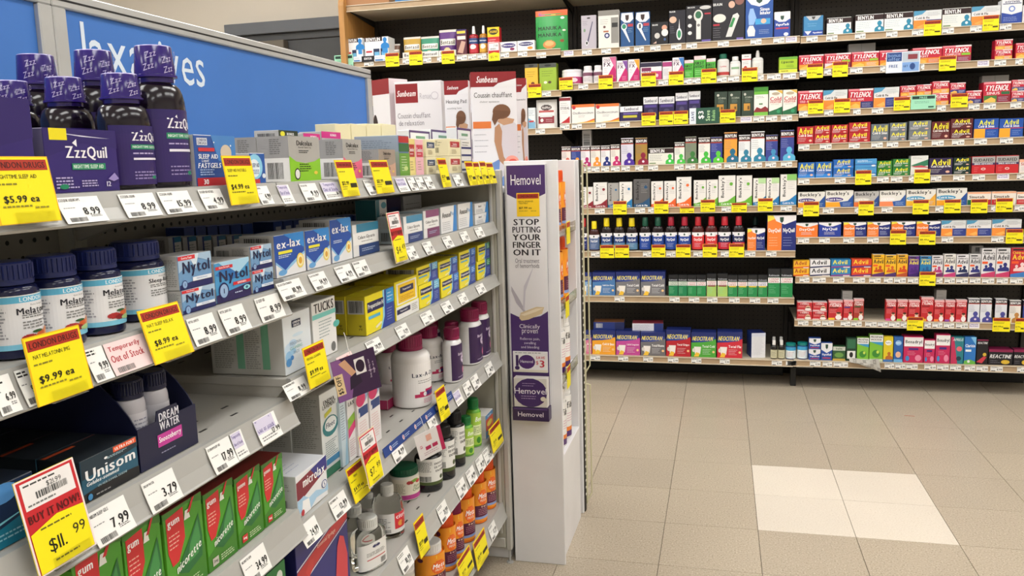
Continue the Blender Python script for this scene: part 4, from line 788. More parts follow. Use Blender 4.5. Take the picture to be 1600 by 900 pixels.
wrow(3, 6, C5, [(72, 255, 130, buh('4a3a86', 'white cough tablet box, violet band')), (258, 446, 120, buh('4a3a86', 'white cough tablet box, violet band')), (450, 618, 126, buh('d8d4ce', 'grey complete tablet box', 'e8763a', '2c4a8a', 'b9b6b4')), (622, 798, 120, buh('ece6e4', 'white cough tablet box, coral panel', 'f08a5a', '2c5aa4')), (803, 1002, 112, buh('3f9ac8', 'large amber-sided tablet box, sky band', 'f0b83a', 'e8a83a')), (1006, 1212, 104, buh('3f9ac8', 'large blue-sided tablet box, sky band')), (1215, 1375, 130, ST_), (1379, 1545, 126, ST2), (1548, 1660, 130, ST2)])
wrow(3, 7, C5, [(56, 207, 340, qui('f07a2c', 'DayQuil', 'orange day capsule box')), (211, 363, 336, qui('1f3a9a', 'NyQuil', 'blue night capsule box'))]+[(a, b, t, dnq('orange and navy day-night box')) for a, b, t in ((378, 533, 335), (538, 695, 333), (701, 865, 330), (870, 1034, 328))]+[(a, b, t, ldc('white flu box, orange and navy')) for a, b, t in ((1038, 1205, 322), (1208, 1376, 320), (1380, 1580, 315))])
JA = lambda c, d, tc='f2d83a', low='c04a2a': gen(c, [T('Advil', .45, .68, .74, .5, tc, 'b'), P([(0, 0), (1, .16), (1, .3), (0, .16)], low), R(.62, .02, .95, .14, 'e8dcd8')], d)
wrow(3, 8, C6, [(37, 135, 145, JA('f0b428', 'small yellow junior pain box', 'a02a1c', 'd8502a'), {'st': 2}), (138, 262, 140, JA('e6e4e6', 'small white junior pain box', '16161c', '1d2a5a'), {'st': 2}), (266, 388, 138, JA('2a7fb4', 'small blue junior pain box', 'f0e04a', '8a3a8a'), {'st': 2}), (392, 515, 136, JA('d8452a', 'small orange junior pain box', 'f4d03a', '5a2a7a'), {'st': 2}),
    (518, 592, 108, cad('f0b81c', 'tall yellow infant drops box', low='5a2a6a', fig='c04a1c')), (595, 665, 112, cad('f2bc24', 'yellow fever drops box', low='4a2a6a', fig='d0602a')), (668, 735, 108, cad('f0b428', 'yellow cold and flu box', low='b8502a', fig='d84a1c', or_=0)), (738, 805, 118, cad('5a2a8a', 'purple grape liquid box', 'f0e04a', '3a1a6a', fig='4a1f7a', or_=0)), (808, 878, 118, cad('1f7ab4', 'blue raspberry liquid box', 'f0e04a', '1a4a8a', fig='1a5a9a', or_=0)),
    (881, 950, 116, cad('e4e0e4', 'white liquid box, pink figures', fig='b83a7a')), (955, 1028, 106, cad('e6e2dc', 'white liquid box, yellow corner', low='c83a7a')), (1031, 1107, 109, cad('e4e2e6', 'white drops box, navy stripe', low='2a2a5a', fig='1d2a5a')), (1110, 1180, 106, cad('d9d8da', 'pale grey liquid box', low='3a2a5a')), (1183, 1270, 70, cad('e0dee0', 'tall white liquid box, navy figures', low='c83a6a')), (1273, 1358, 68, cad('e0dee0', 'tall white liquid box, navy figures', low='c83a6a')), (1361, 1470, 66, cad('c8283a', 'tall red liquid box, pale figures', 'f4d03a', '3a7ac0', fig='f0d0d0'))])
wrow(3, 9, C6, [(59, 152, 397, cty('small red infant pain box', '8a1a24', 'f0d0d4'), {'st': 2}), (154, 243, 398, cty('small red infant pain box', '8a1a24', 'f0d0d4'), {'st': 2}), (250, 338, 390, cty('red toddler pain box, gold edge', '6a1a1c', 'f0c83a')), (341, 402, 386, cty('red and blue toddler box', '24408a', 'e0dcdc')), (404, 467, 380, cty('green and red toddler box', '1f5a3a', '8ac83a', 'a8342c')), (600, 665, 386, cty('red liquid box, plum base', '5a1a3a', 'd84a9a')), (669, 735, 386, cty('red liquid box, lime base', '3a3a24', '9ac84a')), (738, 810, 388, cty('red liquid box, amber base', '8a1a24', 'f0a83a')), (814, 893, 370, cty('tall red liquid box', '8a1a24', 'f0b83a')), (895, 958, 388, cty('red liquid box, orange base', '8a1a24', 'f08a3a')), (961, 1025, 388, cty('red liquid box, violet base', '8a1a24', '8a4aa8')), (1028, 1095, 386, cty('red liquid box, rose base', '8a1a24', 'e88aa0'))]+
    [(a, b, t, ben('e0e2ea', '4a4a9a', "white child's cough box, indigo figure", hd='1a1420')) for a, b, t in ((1101, 1173, 378), (1176, 1247, 378), (1266, 1340, 380))]+[(1353, 1425, 390, ben('e8e4de', 'c08a4a', "white child's cough box, tan figure", hd='1a1420')), (1436, 1500, 390, ben('2f3f8f', '8ab0e0', "blue child's cough box", hd='1a1420'))])
VR = gen('1f4aa0', [R(0, .62, 1, 1, 'e6e6ea'), P([(0, .62), (1, .62), (.5, .42)], 'e6e6ea'), P([(.38, .92), (.62, .92), (.6, .72), (.5, .64), (.4, .72)], '26483c'), T('VapoRub', .5, .32, .84, .16, 'fff', 'bi'), R(.14, .1, .86, .16, 'c83a4a')], 'blue and white chest rub box')
PRO = lambda d: gen('7fbf3a', [R(0, .74, 1, 1, 'e8e8e4'), T('PROSPAN', .5, .92, .84, .08, '151515', 'b'), T('MOUSSE', .5, .82, .8, .06, '151515', 'b'), P([(0, .74), (1, .74), (1, .6), (.5, .66)], '3a9ac8'), E(.5, .3, .3, .14, '3f8a34'), E(.62, .36, .1, .06, 'c8dc5a'), R(0, 0, 1, .1, 'd8e8c8')], d)
BDL = lambda d, w=0: gen('c4245a', [R(.02, .62, .98, .97, 'f0eeee'), T('Benadryl', .5, .78, .84, .16, '151515', 'b'), R(.25, .48, .75, .56, '4a2a7a'), E(.75, .18, .16, .12, 'e88aa8'), E(.2, .16, .1, .1, '3f86c8'), LN(.2, .28, .7, .44, 3, 'f0a8c0')], d)
REA = lambda d: gen('15141c', [R(0, .84, 1, 1, '8a1c4a'), T('REACTINE', .5, .56, .88, .24, 'eeeeee', 'bi'), E(.7, .2, .18, .14, 'd8b43a'), LN(.08, .1, .5, .32, 2, '8a8a98')], d, t='7a1c44')
wrow(3, 10, C6, [(62, 128, 650, bot('navy rub jar, teal cap', '117a74', '18307a', 'e2ecf0', [R(0, .7, 1, 1, '3fa0d0'), LN(.25, .15, .7, .6, 4, 'b83a4a')], 'tub', n='ointment_jar')), (130, 203, 620, VR, {'st': 2}), (205, 275, 650, VR), (277, 355, 672, gen('2f5a34', [R(0, .72, 1, 1, 'c8ccc0'), E(.5, .4, .36, .18, '6a9a4a'), R(0, 0, 1, .14, 'c8a84a'), T('balm', .5, .86, .5, .14, '2f5a34', 'b')], 'dark green balm box')), (358, 422, 620, gen('1d3f2c', [R(.1, .55, .9, .94, '2f6a4a'), R(.1, .1, .9, .44, 'e8e8e4'), E(.5, .27, .18, .12, '1a1a1a')], 'tall dark green cough box')), (424, 497, 618, PRO('slim green ivy syrup box')), (500, 583, 600, PRO('broad green ivy syrup box')), (585, 645, 611, gen('e0c828', [E(.5, .76, .34, .1, 'f0f0e8'), T('hydra', .5, .76, .5, .06, '2a4a8a', 'b'), BU(.6, .1, .3, 'b86a2a'), R(0, 0, 1, .1, '4a7ab8')], 'yellow saline mist box')), (648, 705, 612, gen('2a5fa8', [E(.5, .76, .34, .1, '8fc0e8'), T('hydra', .5, .76, .5, .06, 'fff', 'b'), E(.5, .3, .3, .12, 'e8b89a'), R(0, 0, 1, .12, '6fb0e0')], 'blue saline mist box')), (708, 830, 610, BDL('wide pink allergy box')), (833, 900, 630, BDL('short pink allergy box')), (903, 993, 597, BDL('tall pink allergy box')), (996, 1075, 613, gen('2a7f8a', [P([(0, 0), (.55, 0), (.2, 1), (0, 1)], 'c0305a'), T('APRILIS', .55, .9, .8, .1, 'e8f0f0', 'i'), E(.66, .56, .22, None, 'e8707a'), E(.64, .2, .2, None, '1a3a4a')], 'teal and pink allergy box')), (1078, 1150, 613, gen('2a74c0', [P([(.5, 1), (1, 1), (1, .7)], '7fc0e8'), T('Claritin', .5, .68, .84, .12, 'fff', 'b'), R(.1, .46, .6, .54, 'e8f0f4'), P([(0, 0), (1, 0), (1, .1), (.5, .18), (0, .12)], '6ab44a'), E(.4, .1, .12, .05, 'f0f0f0')], 'blue allergy box, grass base')), (1154, 1225, 628, gen('17151c', [T('REACTINE', .5, .86, .86, .09, 'eee', 'bi'), P([(.0, .1), (.6, .32), (.9, .3), (.5, .05)], 'c83a4a'), E(.7, .4, .16, .07, 'd8b43a'), R(0, .95, 1, 1, '8a1c4a')], 'tall black allergy box')), (1228, 1378, 690, REA('wide black allergy box')), (1381, 1480, 690, REA('wide black allergy box'))])
# things lying on the stock
for (a, b, yt, under, d) in ((115, 318, 440, 'orange hot lemon drink box', gen('24367a', [BC(.08, .2, .3, .8, 'ccc'), R(.7, 0, 1, 1, '1a2658')], 'navy drink box lying over orange one', t='8a5a3a')), (374, 580, 448, 'grey hot lemon drink box', gen('dcdce4', [LN(.06, .15, .6, .85, 6, 'a8aab8'), R(.7, 0, 1, 1, '24367a')], 'white-bottomed drink box lying over grey one', t='9a3a4a'))):
    zs = max(o.location.z+o.dimensions.z for o in bpy.data.objects if o.type == 'MESH' and o.get('label', '').startswith(under) and 'eighth' in o['label'])
    bpy.context.view_layer.update()
    y = YL+.05; X0, X1 = colsolve(900+a/4.286, y=y, z=zs), colsolve(900+b/4.286, y=y, z=zs)
    o = boxmesh(X1-X0, .1, .042, d).build('medicine_box', 'card'); o.location = ((X0+X1)/2, y+.05, zs+.0003); o.rotation_euler.z = .06
    tag(o, d['desc']+' '+phrase(2, 8), 'box')
GC = lambda d: gen('b9b7b3', [LN(.1, .2, .9, .8, 4, 'd4d2ce'), R(.46, 0, .5, 1, 'a8a6a2')], d)
WC = lambda d: gen('dcdad6', [LN(.12, .3, .88, .9, 6, 'a8a6a2')], d)
wrow(3, 2, CD, [(132, 358, 362, GC('grey carton standing behind'), {'inn': .1, 'd': .05})]); wrow(3, 3, C3, [(1306, 1490, 34, GC('grey carton standing behind'), {'inn': .13, 'd': .05})])
wrow(3, 9, C6, [(333, 396, 330, WC('white carton standing behind, toddler side'), {'inn': .09, 'd': .05}), (905, 968, 326, WC('white carton standing behind, liquid side'), {'inn': .09, 'd': .05})])
wrow(3, 8, C6, [(1120, 1192, 55, gen('dedcda', [R(.05, .05, .95, .16, '1a1a1a'), BC(.3, .8, .8, .95, '444')], 'white barcoded carton standing behind'), {'inn': .09, 'd': .05})])
# price tags on the wall shelves
wtag(1, 1, CA, [(245, 320), (545, 598), (705, 770), (815, 850), (970, 1050), (1056, 1124), (1128, 1200), (1310, 1378), (1445, 1520)])
wtag(1, 2, C1, [(160, 246)]); wtag(1, 3, C1, [(100, 190)])
wyel(1, 1, CA, [(412, 518, 415, 520), (597, 700, 400, 508), (851, 951, 396, 498)])
wyel(1, 1, CA, [(14, 160, 430, 530)], 'm'); wyel(1, 1, CA, [(226, 322, 438, 482)], 'd'); wyel(1, 1, CA, [(162, 224, 442, 484), (326, 408, 432, 478)], 'w'); wyel(1, 1, CA, [(1213, 1305, 330, 475)], 'b')
wyel(1, 2, C1, [(32, 155, 67, 194)])
wtag(2, 1, CB, [(112, 205), (375, 470), (550, 646), (735, 830), (915, 1010), (1050, 1146), (1206, 1306), (1405, 1506)], (1,)); wtag(2, 1, CC, [(75, 180), (377, 486), (692, 800), (912, 1020), (1030, 1140)], (4,))
wtag(2, 2, CB, [(515, 610), (905, 998), (1002, 1106), (1285, 1380)]); wtag(2, 2, CC, [(50, 128), (132, 214), (370, 466), (475, 585), (764, 822), (852, 984), (1006, 1130)])
wyel(2, 2, CB, [(330, 460, 745, 862), (710, 845, 722, 855), (1120, 1260, 700, 830), (1385, 1526, 686, 815)]); wyel(2, 2, CC, [(220, 365, 660, 798), (610, 760, 650, 785)])
wtag(2, 3, C1, [(330, 420), (440, 536), (665, 760), (890, 985)]); wtag(2, 3, C2, [(582, 690), (700, 806), (820, 926), (960, 1066)], (0,))
wyel(2, 3, C1, [(1095, 1226, 336, 456), (1260, 1391, 325, 450), (1396, 1530, 318, 443)]); wyel(2, 3, C2, [(390, 535, 305, 430)])
wtag(2, 4, C1, [(555, 620), (625, 702), (715, 792), (806, 890), (905, 986), (1035, 1112), (1156, 1250), (1400, 1490)]); wtag(2, 4, C2, [(65, 160), (185, 290), (300, 405), (430, 540), (552, 646), (680, 785), (815, 916), (960, 1066)])
wtag(2, 5, C4, [(130, 200), (408, 480), (500, 541), (1010, 1078), (1420, 1500)]); wyel(2, 5, C4, [(258, 352, 285, 378), (543, 642, 285, 372), (722, 820, 325, 368), (865, 966, 276, 360), (1080, 1186, 298, 362), (1263, 1366, 266, 355)])
wtag(2, 6, C4, [(104, 165), (465, 524), (627, 692), (815, 880), (1005, 1062), (1172, 1246), (1318, 1392)]); wyel(2, 6, C4, [(168, 264, 590, 680), (270, 368, 590, 678), (525, 620, 588, 675), (694, 795, 586, 675), (880, 980, 583, 675), (1063, 1167, 580, 675)])
wtag(2, 7, C7, [(258, 326), (625, 694), (755, 826), (877, 948), (1024, 1096), (1162, 1234), (1282, 1356)])
wtag(2, 8, C7, [(97, 162), (282, 350), (450, 516), (615, 686), (772, 840), (962, 1030), (1310, 1380), (1405, 1475)])
wtag(3, 1, CC, [(1230, 1340), (1420, 1530)]); wtag(3, 1, CD, [(190, 280), (450, 546), (665, 764), (915, 1016), (1150, 1250), (1396, 1496)]); wyel(3, 1, CD, [(766, 910, 170, 296), (1256, 1391, 127, 256)])
wtag(3, 2, CC, [(1165, 1234), (1400, 1470)]); wtag(3, 2, CD, [(150, 255), (400, 446), (738, 770), (1210, 1310), (1350, 1450), (1526, 1590)], (3,)); wyel(3, 2, CC, [(1236, 1390, 612, 750)]); wyel(3, 2, CD, [(4, 132, 512, 640), (892, 1034, 465, 590)]); wyel(3, 2, CD, [(450, 733, 430, 604)], 'c')
wtag(3, 3, C3, [(80, 140), (250, 312), (445, 496), (570, 650), (1012, 1072), (1224, 1300), (1326, 1410), (1506, 1582)]); wyel(3, 3, C3, [(141, 245, 200, 292), (316, 425, 190, 286), (720, 830, 180, 270), (1105, 1220, 155, 250)]); wyel(3, 3, C3, [(835, 1004, 166, 262)], 'm')
wtag(3, 4, C3, [(75, 150), (220, 300), (415, 490), (567, 646), (672, 750), (828, 910), (975, 1058), (1112, 1196), (1262, 1350), (1436, 1526)])
wtag(3, 5, C3, [(75, 150), (320, 395), (606, 686), (700, 778), (820, 856), (970, 1042), (1120, 1200), (1250, 1336), (1416, 1500), (1550, 1600)], (8,)); wyel(3, 5, C3, [(460, 568, 675, 772), (858, 965, 668, 762)])
wtag(3, 6, C5, [(75, 107), (240, 316), (455, 481), (637, 712), (1000, 1056), (1376, 1408), (1535, 1600)]); wyel(3, 6, C5, [(109, 215, 195, 293), (482, 585, 190, 287), (848, 957, 182, 280), (1060, 1173, 180, 272), (1240, 1353, 178, 272), (1410, 1524, 172, 265)])
wtag(3, 7, C5, [(72, 148), (215, 288), (378, 454), (540, 618), (1042, 1122), (1378, 1462)]); wyel(3, 7, C5, [(695, 803, 386, 485), (890, 1002, 393, 486), (1478, 1593, 380, 478)])
wtag(3, 8, C6, [(75, 136), (155, 236), (280, 350), (402, 476), (500, 572), (590, 646), (652, 726), (736, 802), (912, 950), (960, 1026), (1032, 1106), (1115, 1182), (1190, 1266), (1280, 1350), (1362, 1440)]); wyel(3, 8, C6, [(808, 907, 213, 299)])
wtag(3, 9, C6, [(65, 130), (155, 205), (212, 286), (326, 386), (390, 456), (476, 548), (552, 616), (620, 688), (692, 732), (838, 880), (886, 950), (956, 1022), (1030, 1106), (1112, 1176)], (13,)); wyel(3, 9, C6, [(733, 832, 490, 573), (1256, 1363, 495, 580), (1394, 1450, 497, 582)])
wtag(3, 10, C6, [(2, 56), (138, 204), (216, 276), (282, 372), (595, 656), (660, 724), (727, 798), (838, 910), (915, 988), (994, 1064), (1083, 1150), (1155, 1228), (1242, 1318), (1405, 1452)])

# ------------------------------------------------------------------ placing things on the gondola shelves (fronts face the aisle, +x)
def gz(b, r): return GROWS[b][r-1]+.0004
FILE = ['', ', second in file', ', third in file', ', fourth in file', ', fifth in file', ', sixth in file']
def gbox(b, r, px0, px1, py, d, side='l', inset=.004, D=.06, st=1, up=0., ph=None, rz=0., back=0):
    z = gz(b, r)+up; xf = XG-.0095-inset
    y0, y1 = colsolve(px0, x=xf, z=z), colsolve(px1, x=xf, z=z)
    hi = YE-.02 if b == 'T' else YJ-.003
    if y1 > hi: y0, y1 = min(y0, hi-.03), hi
    if b == 'T' and y0 < YJ+.003: y0 = YJ+.003
    W = y1-y0-.0012; yc = (y0+y1)/2
    H = (rowsolve(py, xf, y0 if side == 'l' else y1)-z) if py is not None else d['H']
    lab = None
    for k in range(back+1):
        for i in range(st):
            h = H/st-(.0006 if st > 1 else 0)
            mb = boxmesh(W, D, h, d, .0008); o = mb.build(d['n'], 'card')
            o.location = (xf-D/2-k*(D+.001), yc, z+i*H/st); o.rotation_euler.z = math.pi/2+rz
            lab = tag(o, clip_words(d['desc']+FILE[k]+' '+(ph or gphrase(b, r))), d['cat'], f"{d['cat']}es {gphrase(b, r)}")['label']
            register(('g', b, r), yc, d, lab, sigof(d))
    return yc, W, H, z
def gbot(b, r, px0, px1, py, d, inset=.0, up=0., H=None):
    rot = d.get('rot', 0.)
    z = gz(b, r)+up; R0 = .03
    for _ in range(6):
        xc = XG-.0095-inset-R0*d['k']; yc = colsolve((px0+px1)/2, x=xc, z=z+.04)
        v = np.array([xc, yc, z+.04])-CAM; dep = v@FW; h2 = math.hypot(v[0], v[1]); nx, ny = -v[1]/h2, v[0]/h2
        R0 = (px1-px0)/2*dep/FPX/math.hypot(ny, d['k']*nx)
    yc = min(yc, (YE-.02 if b == 'T' else YJ-.003)-R0); hh = H or rowsolve(py, xc, yc)-z
    o = bottle(d['n'], R0, hh, d, True); o.location = (xc, yc, z); o.rotation_euler.z = math.pi/2-rot
    lab = tag(o, clip_words(d['desc']+' '+gphrase(b, r)), d['cat'], f"{d['cat']}s {gphrase(b, r)}")['label']
    register(('g', b, r), yc, d, lab, sigof(d)); return o, xc, yc, R0, hh
def sheet(mp, W, H, c, nv=5, th=.0005):
    mb = MB()
    for j in range(nv):
        a, b = j/nv, (j+1)/nv
        mb.face([mp(0, a, 0), mp(1, a, 0), mp(1, b, 0), mp(0, b, 0)], c); mb.face([mp(0, b, -th), mp(1, b, -th), mp(1, a, -th), mp(0, a, -th)], 'dddad2')
        for u in (0, 1): mb.face([mp(u, a, 0), mp(u, b, 0), mp(u, b, -th), mp(u, a, -th)], c)
    for v in (0, 1): mb.face([mp(0, v, 0), mp(1, v, 0), mp(1, v, -th), mp(0, v, -th)], c)
    return mb
TAGTXT = {95: 'ZZZQUIL LIQUICAPS', 192: 'ZZZQUIL LIQUID', 253: 'ZZZQUIL LIQUID', 316: 'LD SLEEP AID FASTGELS', 404: 'LD SLEEP AID', 473: 'DULCOLAX TABS', 299: 'NYTOL CAPLETS', 348: 'NYTOL QUICK GELS', 404.1: '', 437: 'EX-LAX XTRA STRENGTH', 487: 'EX-LAX XTRA STRENGTH', 527: 'EX-LAX CHOCOLATE', 555: 'COLACE GLYCERIN', 143: 'UNISOM SLEEP GELS', 229: 'DREAM WATER', 329: 'LD DREAM SLEEP AID', 382: 'NICORETTE GUM', 472: 'MICROLAX', 519: 'FLEET MINERAL OIL', 447: 'LD PERSONAL PADS'}
def gtag(b, r, tags):
    """white paper tags in the sloping price channel, lower edge curling out"""
    zt, h = GROWS[b][r-1], GLIP[b][r-1]; key = ('g', b, r); ph = gphrase(b, r)
    for px0, px1, txt in tags:
        zb = zt-h+.0015; H = h-.005; xm = lipx(b, r, zb+H/2)+.002
        y0, y1 = colsolve(px0, x=xm, z=zb+H/2), colsolve(px1, x=xm, z=zb+H/2); W = y1-y0; yc = (y0+y1)/2
        rr = random.Random(int(px0)); cu = rr.uniform(.001, .0035)
        mp = lambda u, v, o: (lipx(b, r, zb+v*H)-XG+.0016+o+cu*(1-v)**2, (u-.5)*W, v*H)
        st = txt.startswith('!'); pink = txt.startswith('?')
        mb = sheet(mp, W, H, 'f6f5f2' if not pink else 'f2d8d8')
        nm = TAGTXT.get(px0, '')
        f = [(T(nm, .04+.0145*len(nm), .88, .029*len(nm), .12, '1a1a1a', 'b') if nm else LN(.06, .78, .6, .96, 2, '2a2a2a')), LN(.08, .56, .36, .62, 1, '999'), LN(.62, .2, .92, .3, 2, '777'), BC(.1, .06, .5, .22, '555')]
        if st: f = [LN(.1, .1, .9, .3, 2, '888'), R(.0, .42, .85, .98, 'd6d0e6'), T('Temporarily', .42, .84, .76, .2, '4a3a8c', 'b'), T('Out of Stock', .42, .58, .76, .2, '4a3a8c', 'b'), T(txt[1:], .8, .34, .36, .2, '1a1a1a', 'b')]
        elif pink: f = [T('Temporarily', .45, .78, .8, .2, 'b83a44', 'b'), T('Out of Stock', .45, .5, .8, .22, 'b83a44', 'b'), BC(.1, .06, .5, .22, '777')]
        else: f.append(T(txt, .7, .44, .46, .28, '161616', 'b'))
        draw(mb, f, mp, W, H, True, base=.0002)
        o = mb.build('price_tag', 'paper'); o.location = (XG, yc, zb)
        nm = 'white price tag under' if not (st or pink) else 'out-of-stock tag under'
        tag(o, clip_words(f'{nm} {nearest(key, yc, "w")} {ph}'), 'price tag', f'white price tags {ph}')
def gyel(b, r, px0, px1, pyb, pyt, price, kind='y', lean=.010, out=.008, word=''):
    """card in a clear clip, leaning back over the price channel"""
    xb = XG+.0135+out; p = onplane(0, xb, px0, pyb); y0, zb = p[1], p[2]; y1 = colsolve(px1, x=xb, z=zb)
    zt = rowsolve(pyt, xb-lean, y0); W, H = y1-y0, zt-zb; key = ('g', b, r); ph = gphrase(b, r); yc = (y0+y1)/2
    mp = lambda u, v, o: (-lean*v+o, (u-.5)*W, v*H)
    yl = 'f9e80e'
    if kind == 'y':
        f = [R(0, 0, 1, 1, 'f2b81c'), R(.02, .01, .98, .985, yl), R(.04, .79, .96, .95, 'b0301c'), T('LONDON DRUGS', .5, .87, .84, .09, '4a0f0a', 'b'), T(word or 'NATURAL', .42, .70, .64, .06, '2a2808'), LN(.08, .56, .4, .62, 1, '8a8220'), T(price+' ea', .42, .36, .62, .12, '1c1a04', 'b'), LN(.1, .22, .7, .3, 1, '8a8220'), LN(.6, .2, .94, .26, 1, '9a9020')]
    elif kind == 'k': f = [R(0, 0, 1, 1, 'f2b81c'), R(.02, .01, .98, .985, yl), R(.04, .78, .96, .95, 'b0301c'), T('LONDON DRUGS', .5, .865, .84, .08, '4a0f0a', 'b'), LN(.08, .64, .5, .72, 1, '6a6418'), T(price, .3, .36, .4, .12, '1c1a04', 'b'), LN(.08, .18, .4, .3, 2, '9a9020'), R(.56, .24, .94, .36, '2a2608')]
    else:
        f = [R(0, 0, 1, 1, 'f3e4e2'), R(.03, .015, .97, .985, 'c8242c'), R(.08, .68, .92, .96, 'f0eceb'), LN(.12, .9, .86, .95, 1, '444'), T(word, .6, .86, .4, .06, '222'), BC(.28, .76, .8, .83, '555'), LN(.12, .7, .6, .74, 1, '777'), T('BUY IT NOW!', .5, .585, .86, .085, '5a0f12', 'bx'),
             P([(.04, .02), (.96, .02), (.96, .5), (.5, .53), (.04, .44)], yl), LN(.2, .43, .86, .47, 1, '6a6418'), T(price.split('.')[0]+'.', .4, .24, .62, .16, '1a1804', ''), T(price.split('.')[1], .79, .29, .3, .11, '1a1804', ''), LN(.3, .07, .8, .11, 1, '7a741c')]
    mb = sheet(mp, W, H, yl, 1, .0008); draw(mb, f, mp, W, H, base=.0002)
    o = mb.build('sale_tag', 'paper'); o.location = (xb, yc, zb)
    mb = MB(); hh = .011
    mb.face([mp(.25, 0, .0016), mp(.9, 0, .0016), mp(.9, hh/H, .0012), mp(.25, hh/H, .0012)], 'fff'); mb.face([mp(.9, hh/H, -.0014), mp(.9, 0, -.0018), mp(.25, 0, -.0018), mp(.25, hh/H, -.0014)], 'fff'); mb.box((-.0018-out*.6, -W*.25, -.0014), (.0016, W*.4, 0), 'fff')
    mb.build('tag_clip', 'clear', o)
    nm = 'yellow sale tag before' if kind != 'b' else 'red-edged clearance tag before'
    tag(o, clip_words(f'{nm} {nearest(key, yc, kind)} {ph}'), 'sale tag', f'yellow sale tags {ph}' if kind != 'b' else None)
SD = [LN(.08, .55, .9, .94, 9, 'a5a5a2'), BC(.12, .1, .8, .42, '4a4a4a')]
SDT = [BC(.15, .62, .85, .94, '3a3a3a'), LN(.2, .08, .8, .56, 10, 'a5a5a2')]
ZP, ZD = '301f6e', '120917'
# ---- sleep-aid bay, first shelf
ZB = gen(ZP, [P([(0, .55), (.5, .78), (1, .7), (1, 1), (0, 1)], '2a1a66'), P([(.1, .94), (.5, .9), (.9, .86), (.5, .88)], 'd8d4e8'), R(.07, .82, .3, 1, 'f0de1c'), T('ZzzQuil', .55, .62, .58, .22, 'f4f2f8', 'b'), P([(.36, .78), (.42, .72), (.42, .84)], 'f4f2f8'), R(.33, .36, .8, .46, '1d8a62'), T('NIGHTTIME SLEEP AID', .56, .41, .42, .06, 'dff0e8', 'b'), LN(.1, .06, .4, .26, 4, 'b8acd8'), LN(.44, .08, .74, .2, 3, 'b8acd8'), E(.2, .1, .06, .04, '1d8a62'), P([(.82, .2), (.92, .3), (.98, .2), (.9, .16)], '9a8ac8'), T('12', .82, .12, .08, .08, 'd8d4e8', 'b')], 'purple sleep-aid capsule box, green band', s='6a6480', t='4a3a86')
gbox('S', 1, -58, 62, 155, gen(ZP, [P([(0, .4), (1, .6), (1, 1), (0, 1)], '2c1b66')], 'plain purple sleep-aid box at tag'), 'r', .004, .06)
gbox('S', 1, 76, 189, 199, ZB, 'l', .004, .055)
ZL = [R(0, .86, 1, 1, '2a1a60'), T('ZzzQuil', .55, .8, .5, .17, 'f4f2f8', 'b'), P([(.42, .9), (.46, .88), (.45, .93)], 'f4f2f8'), R(.28, .6, .8, .68, '1d8a62'), T('NIGHTTIME SLEEP AID', .54, .64, .48, .04, 'dff0e8', 'b'), LN(.3, .5, .8, .56, 1, 'b8acd8'), R(.3, .42, .78, .455, 'e8e4f0'), LN(.3, .08, .76, .24, 3, '9a8cc0'), E(.62, .12, .05, .03, '1d8a62')]
ZC_ = [T('Zzz', u, v, .15, .17, 'c4b8e0', 'd') for u, v in ((.16, .42), (.42, .62), (.44, .36), (.68, .44), (.2, .74), (.66, .8), (.9, .62))]
ZK = dict(kind='syrup', k=.78, capf=ZC_, skirt=1, rc=.63, n='syrup_bottle', lz=(.04, .55))
zs_ = bot('small purple-capped sleep syrup bottle', ZP, ZD, '2f1c62', ZL, **ZK); zl_ = bot('large purple-capped sleep syrup bottle', ZP, ZD, '2f1c62', ZL, **ZK)
o, xc, yc, r0, hh = gbot('S', 1, 158, 238, 116, zs_, .004)
def rowback(o, n, step, dy=0.):
    """copies of a thing, with its parts, behind it on the shelf"""
    for i in range(1, n+1):
        c = o.copy(); COL.objects.link(c); c.location = (o.location.x-step*i, o.location.y+dy*i, o.location.z)
        c['label'] = clip_words(o['label'].replace(' on ', FILE[i]+' on ', 1))
        for ch in o.children:
            k = ch.copy(); COL.objects.link(k); k.parent = c
rowback(o, 3, .078)
o, xc, yc, r0, hh = gbot('S', 1, 213, 294, 73, zl_, .004)
rowback(o, 2, .088)
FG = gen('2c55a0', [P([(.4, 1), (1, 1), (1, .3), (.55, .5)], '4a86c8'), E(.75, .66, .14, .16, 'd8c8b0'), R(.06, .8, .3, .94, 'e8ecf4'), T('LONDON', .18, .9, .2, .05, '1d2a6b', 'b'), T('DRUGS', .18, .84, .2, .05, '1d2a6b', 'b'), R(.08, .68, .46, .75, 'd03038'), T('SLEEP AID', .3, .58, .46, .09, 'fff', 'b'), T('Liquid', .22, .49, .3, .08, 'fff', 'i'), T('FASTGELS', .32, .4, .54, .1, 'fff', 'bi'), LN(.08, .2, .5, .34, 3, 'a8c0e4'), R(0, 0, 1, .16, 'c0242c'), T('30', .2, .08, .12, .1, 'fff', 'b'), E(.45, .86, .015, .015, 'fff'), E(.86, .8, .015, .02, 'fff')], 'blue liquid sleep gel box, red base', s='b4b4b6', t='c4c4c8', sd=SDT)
gbox('S', 1, 308, 372, 210, FG, 'l', .004, .034)
gbox('S', 1, 393, 432, 239, gen('1f57a8', [E(.3, .55, .5, .42, '8fd0ee'), E(.25, .5, .36, .3, 'e6f2f8'), T('SLEEP AID', .3, .6, .56, .14, '1d2a6b', 'b'), LN(.1, .3, .6, .46, 3, '4a6aa8'), R(0, 0, .55, .14, 'd03038'), E(.84, .24, .12, .08, 'dfe8f2')], 'small blue sleep aid box, glow', s='b8b8ba', t='c8c8cc', sd=SD), 'l', .004, .05)
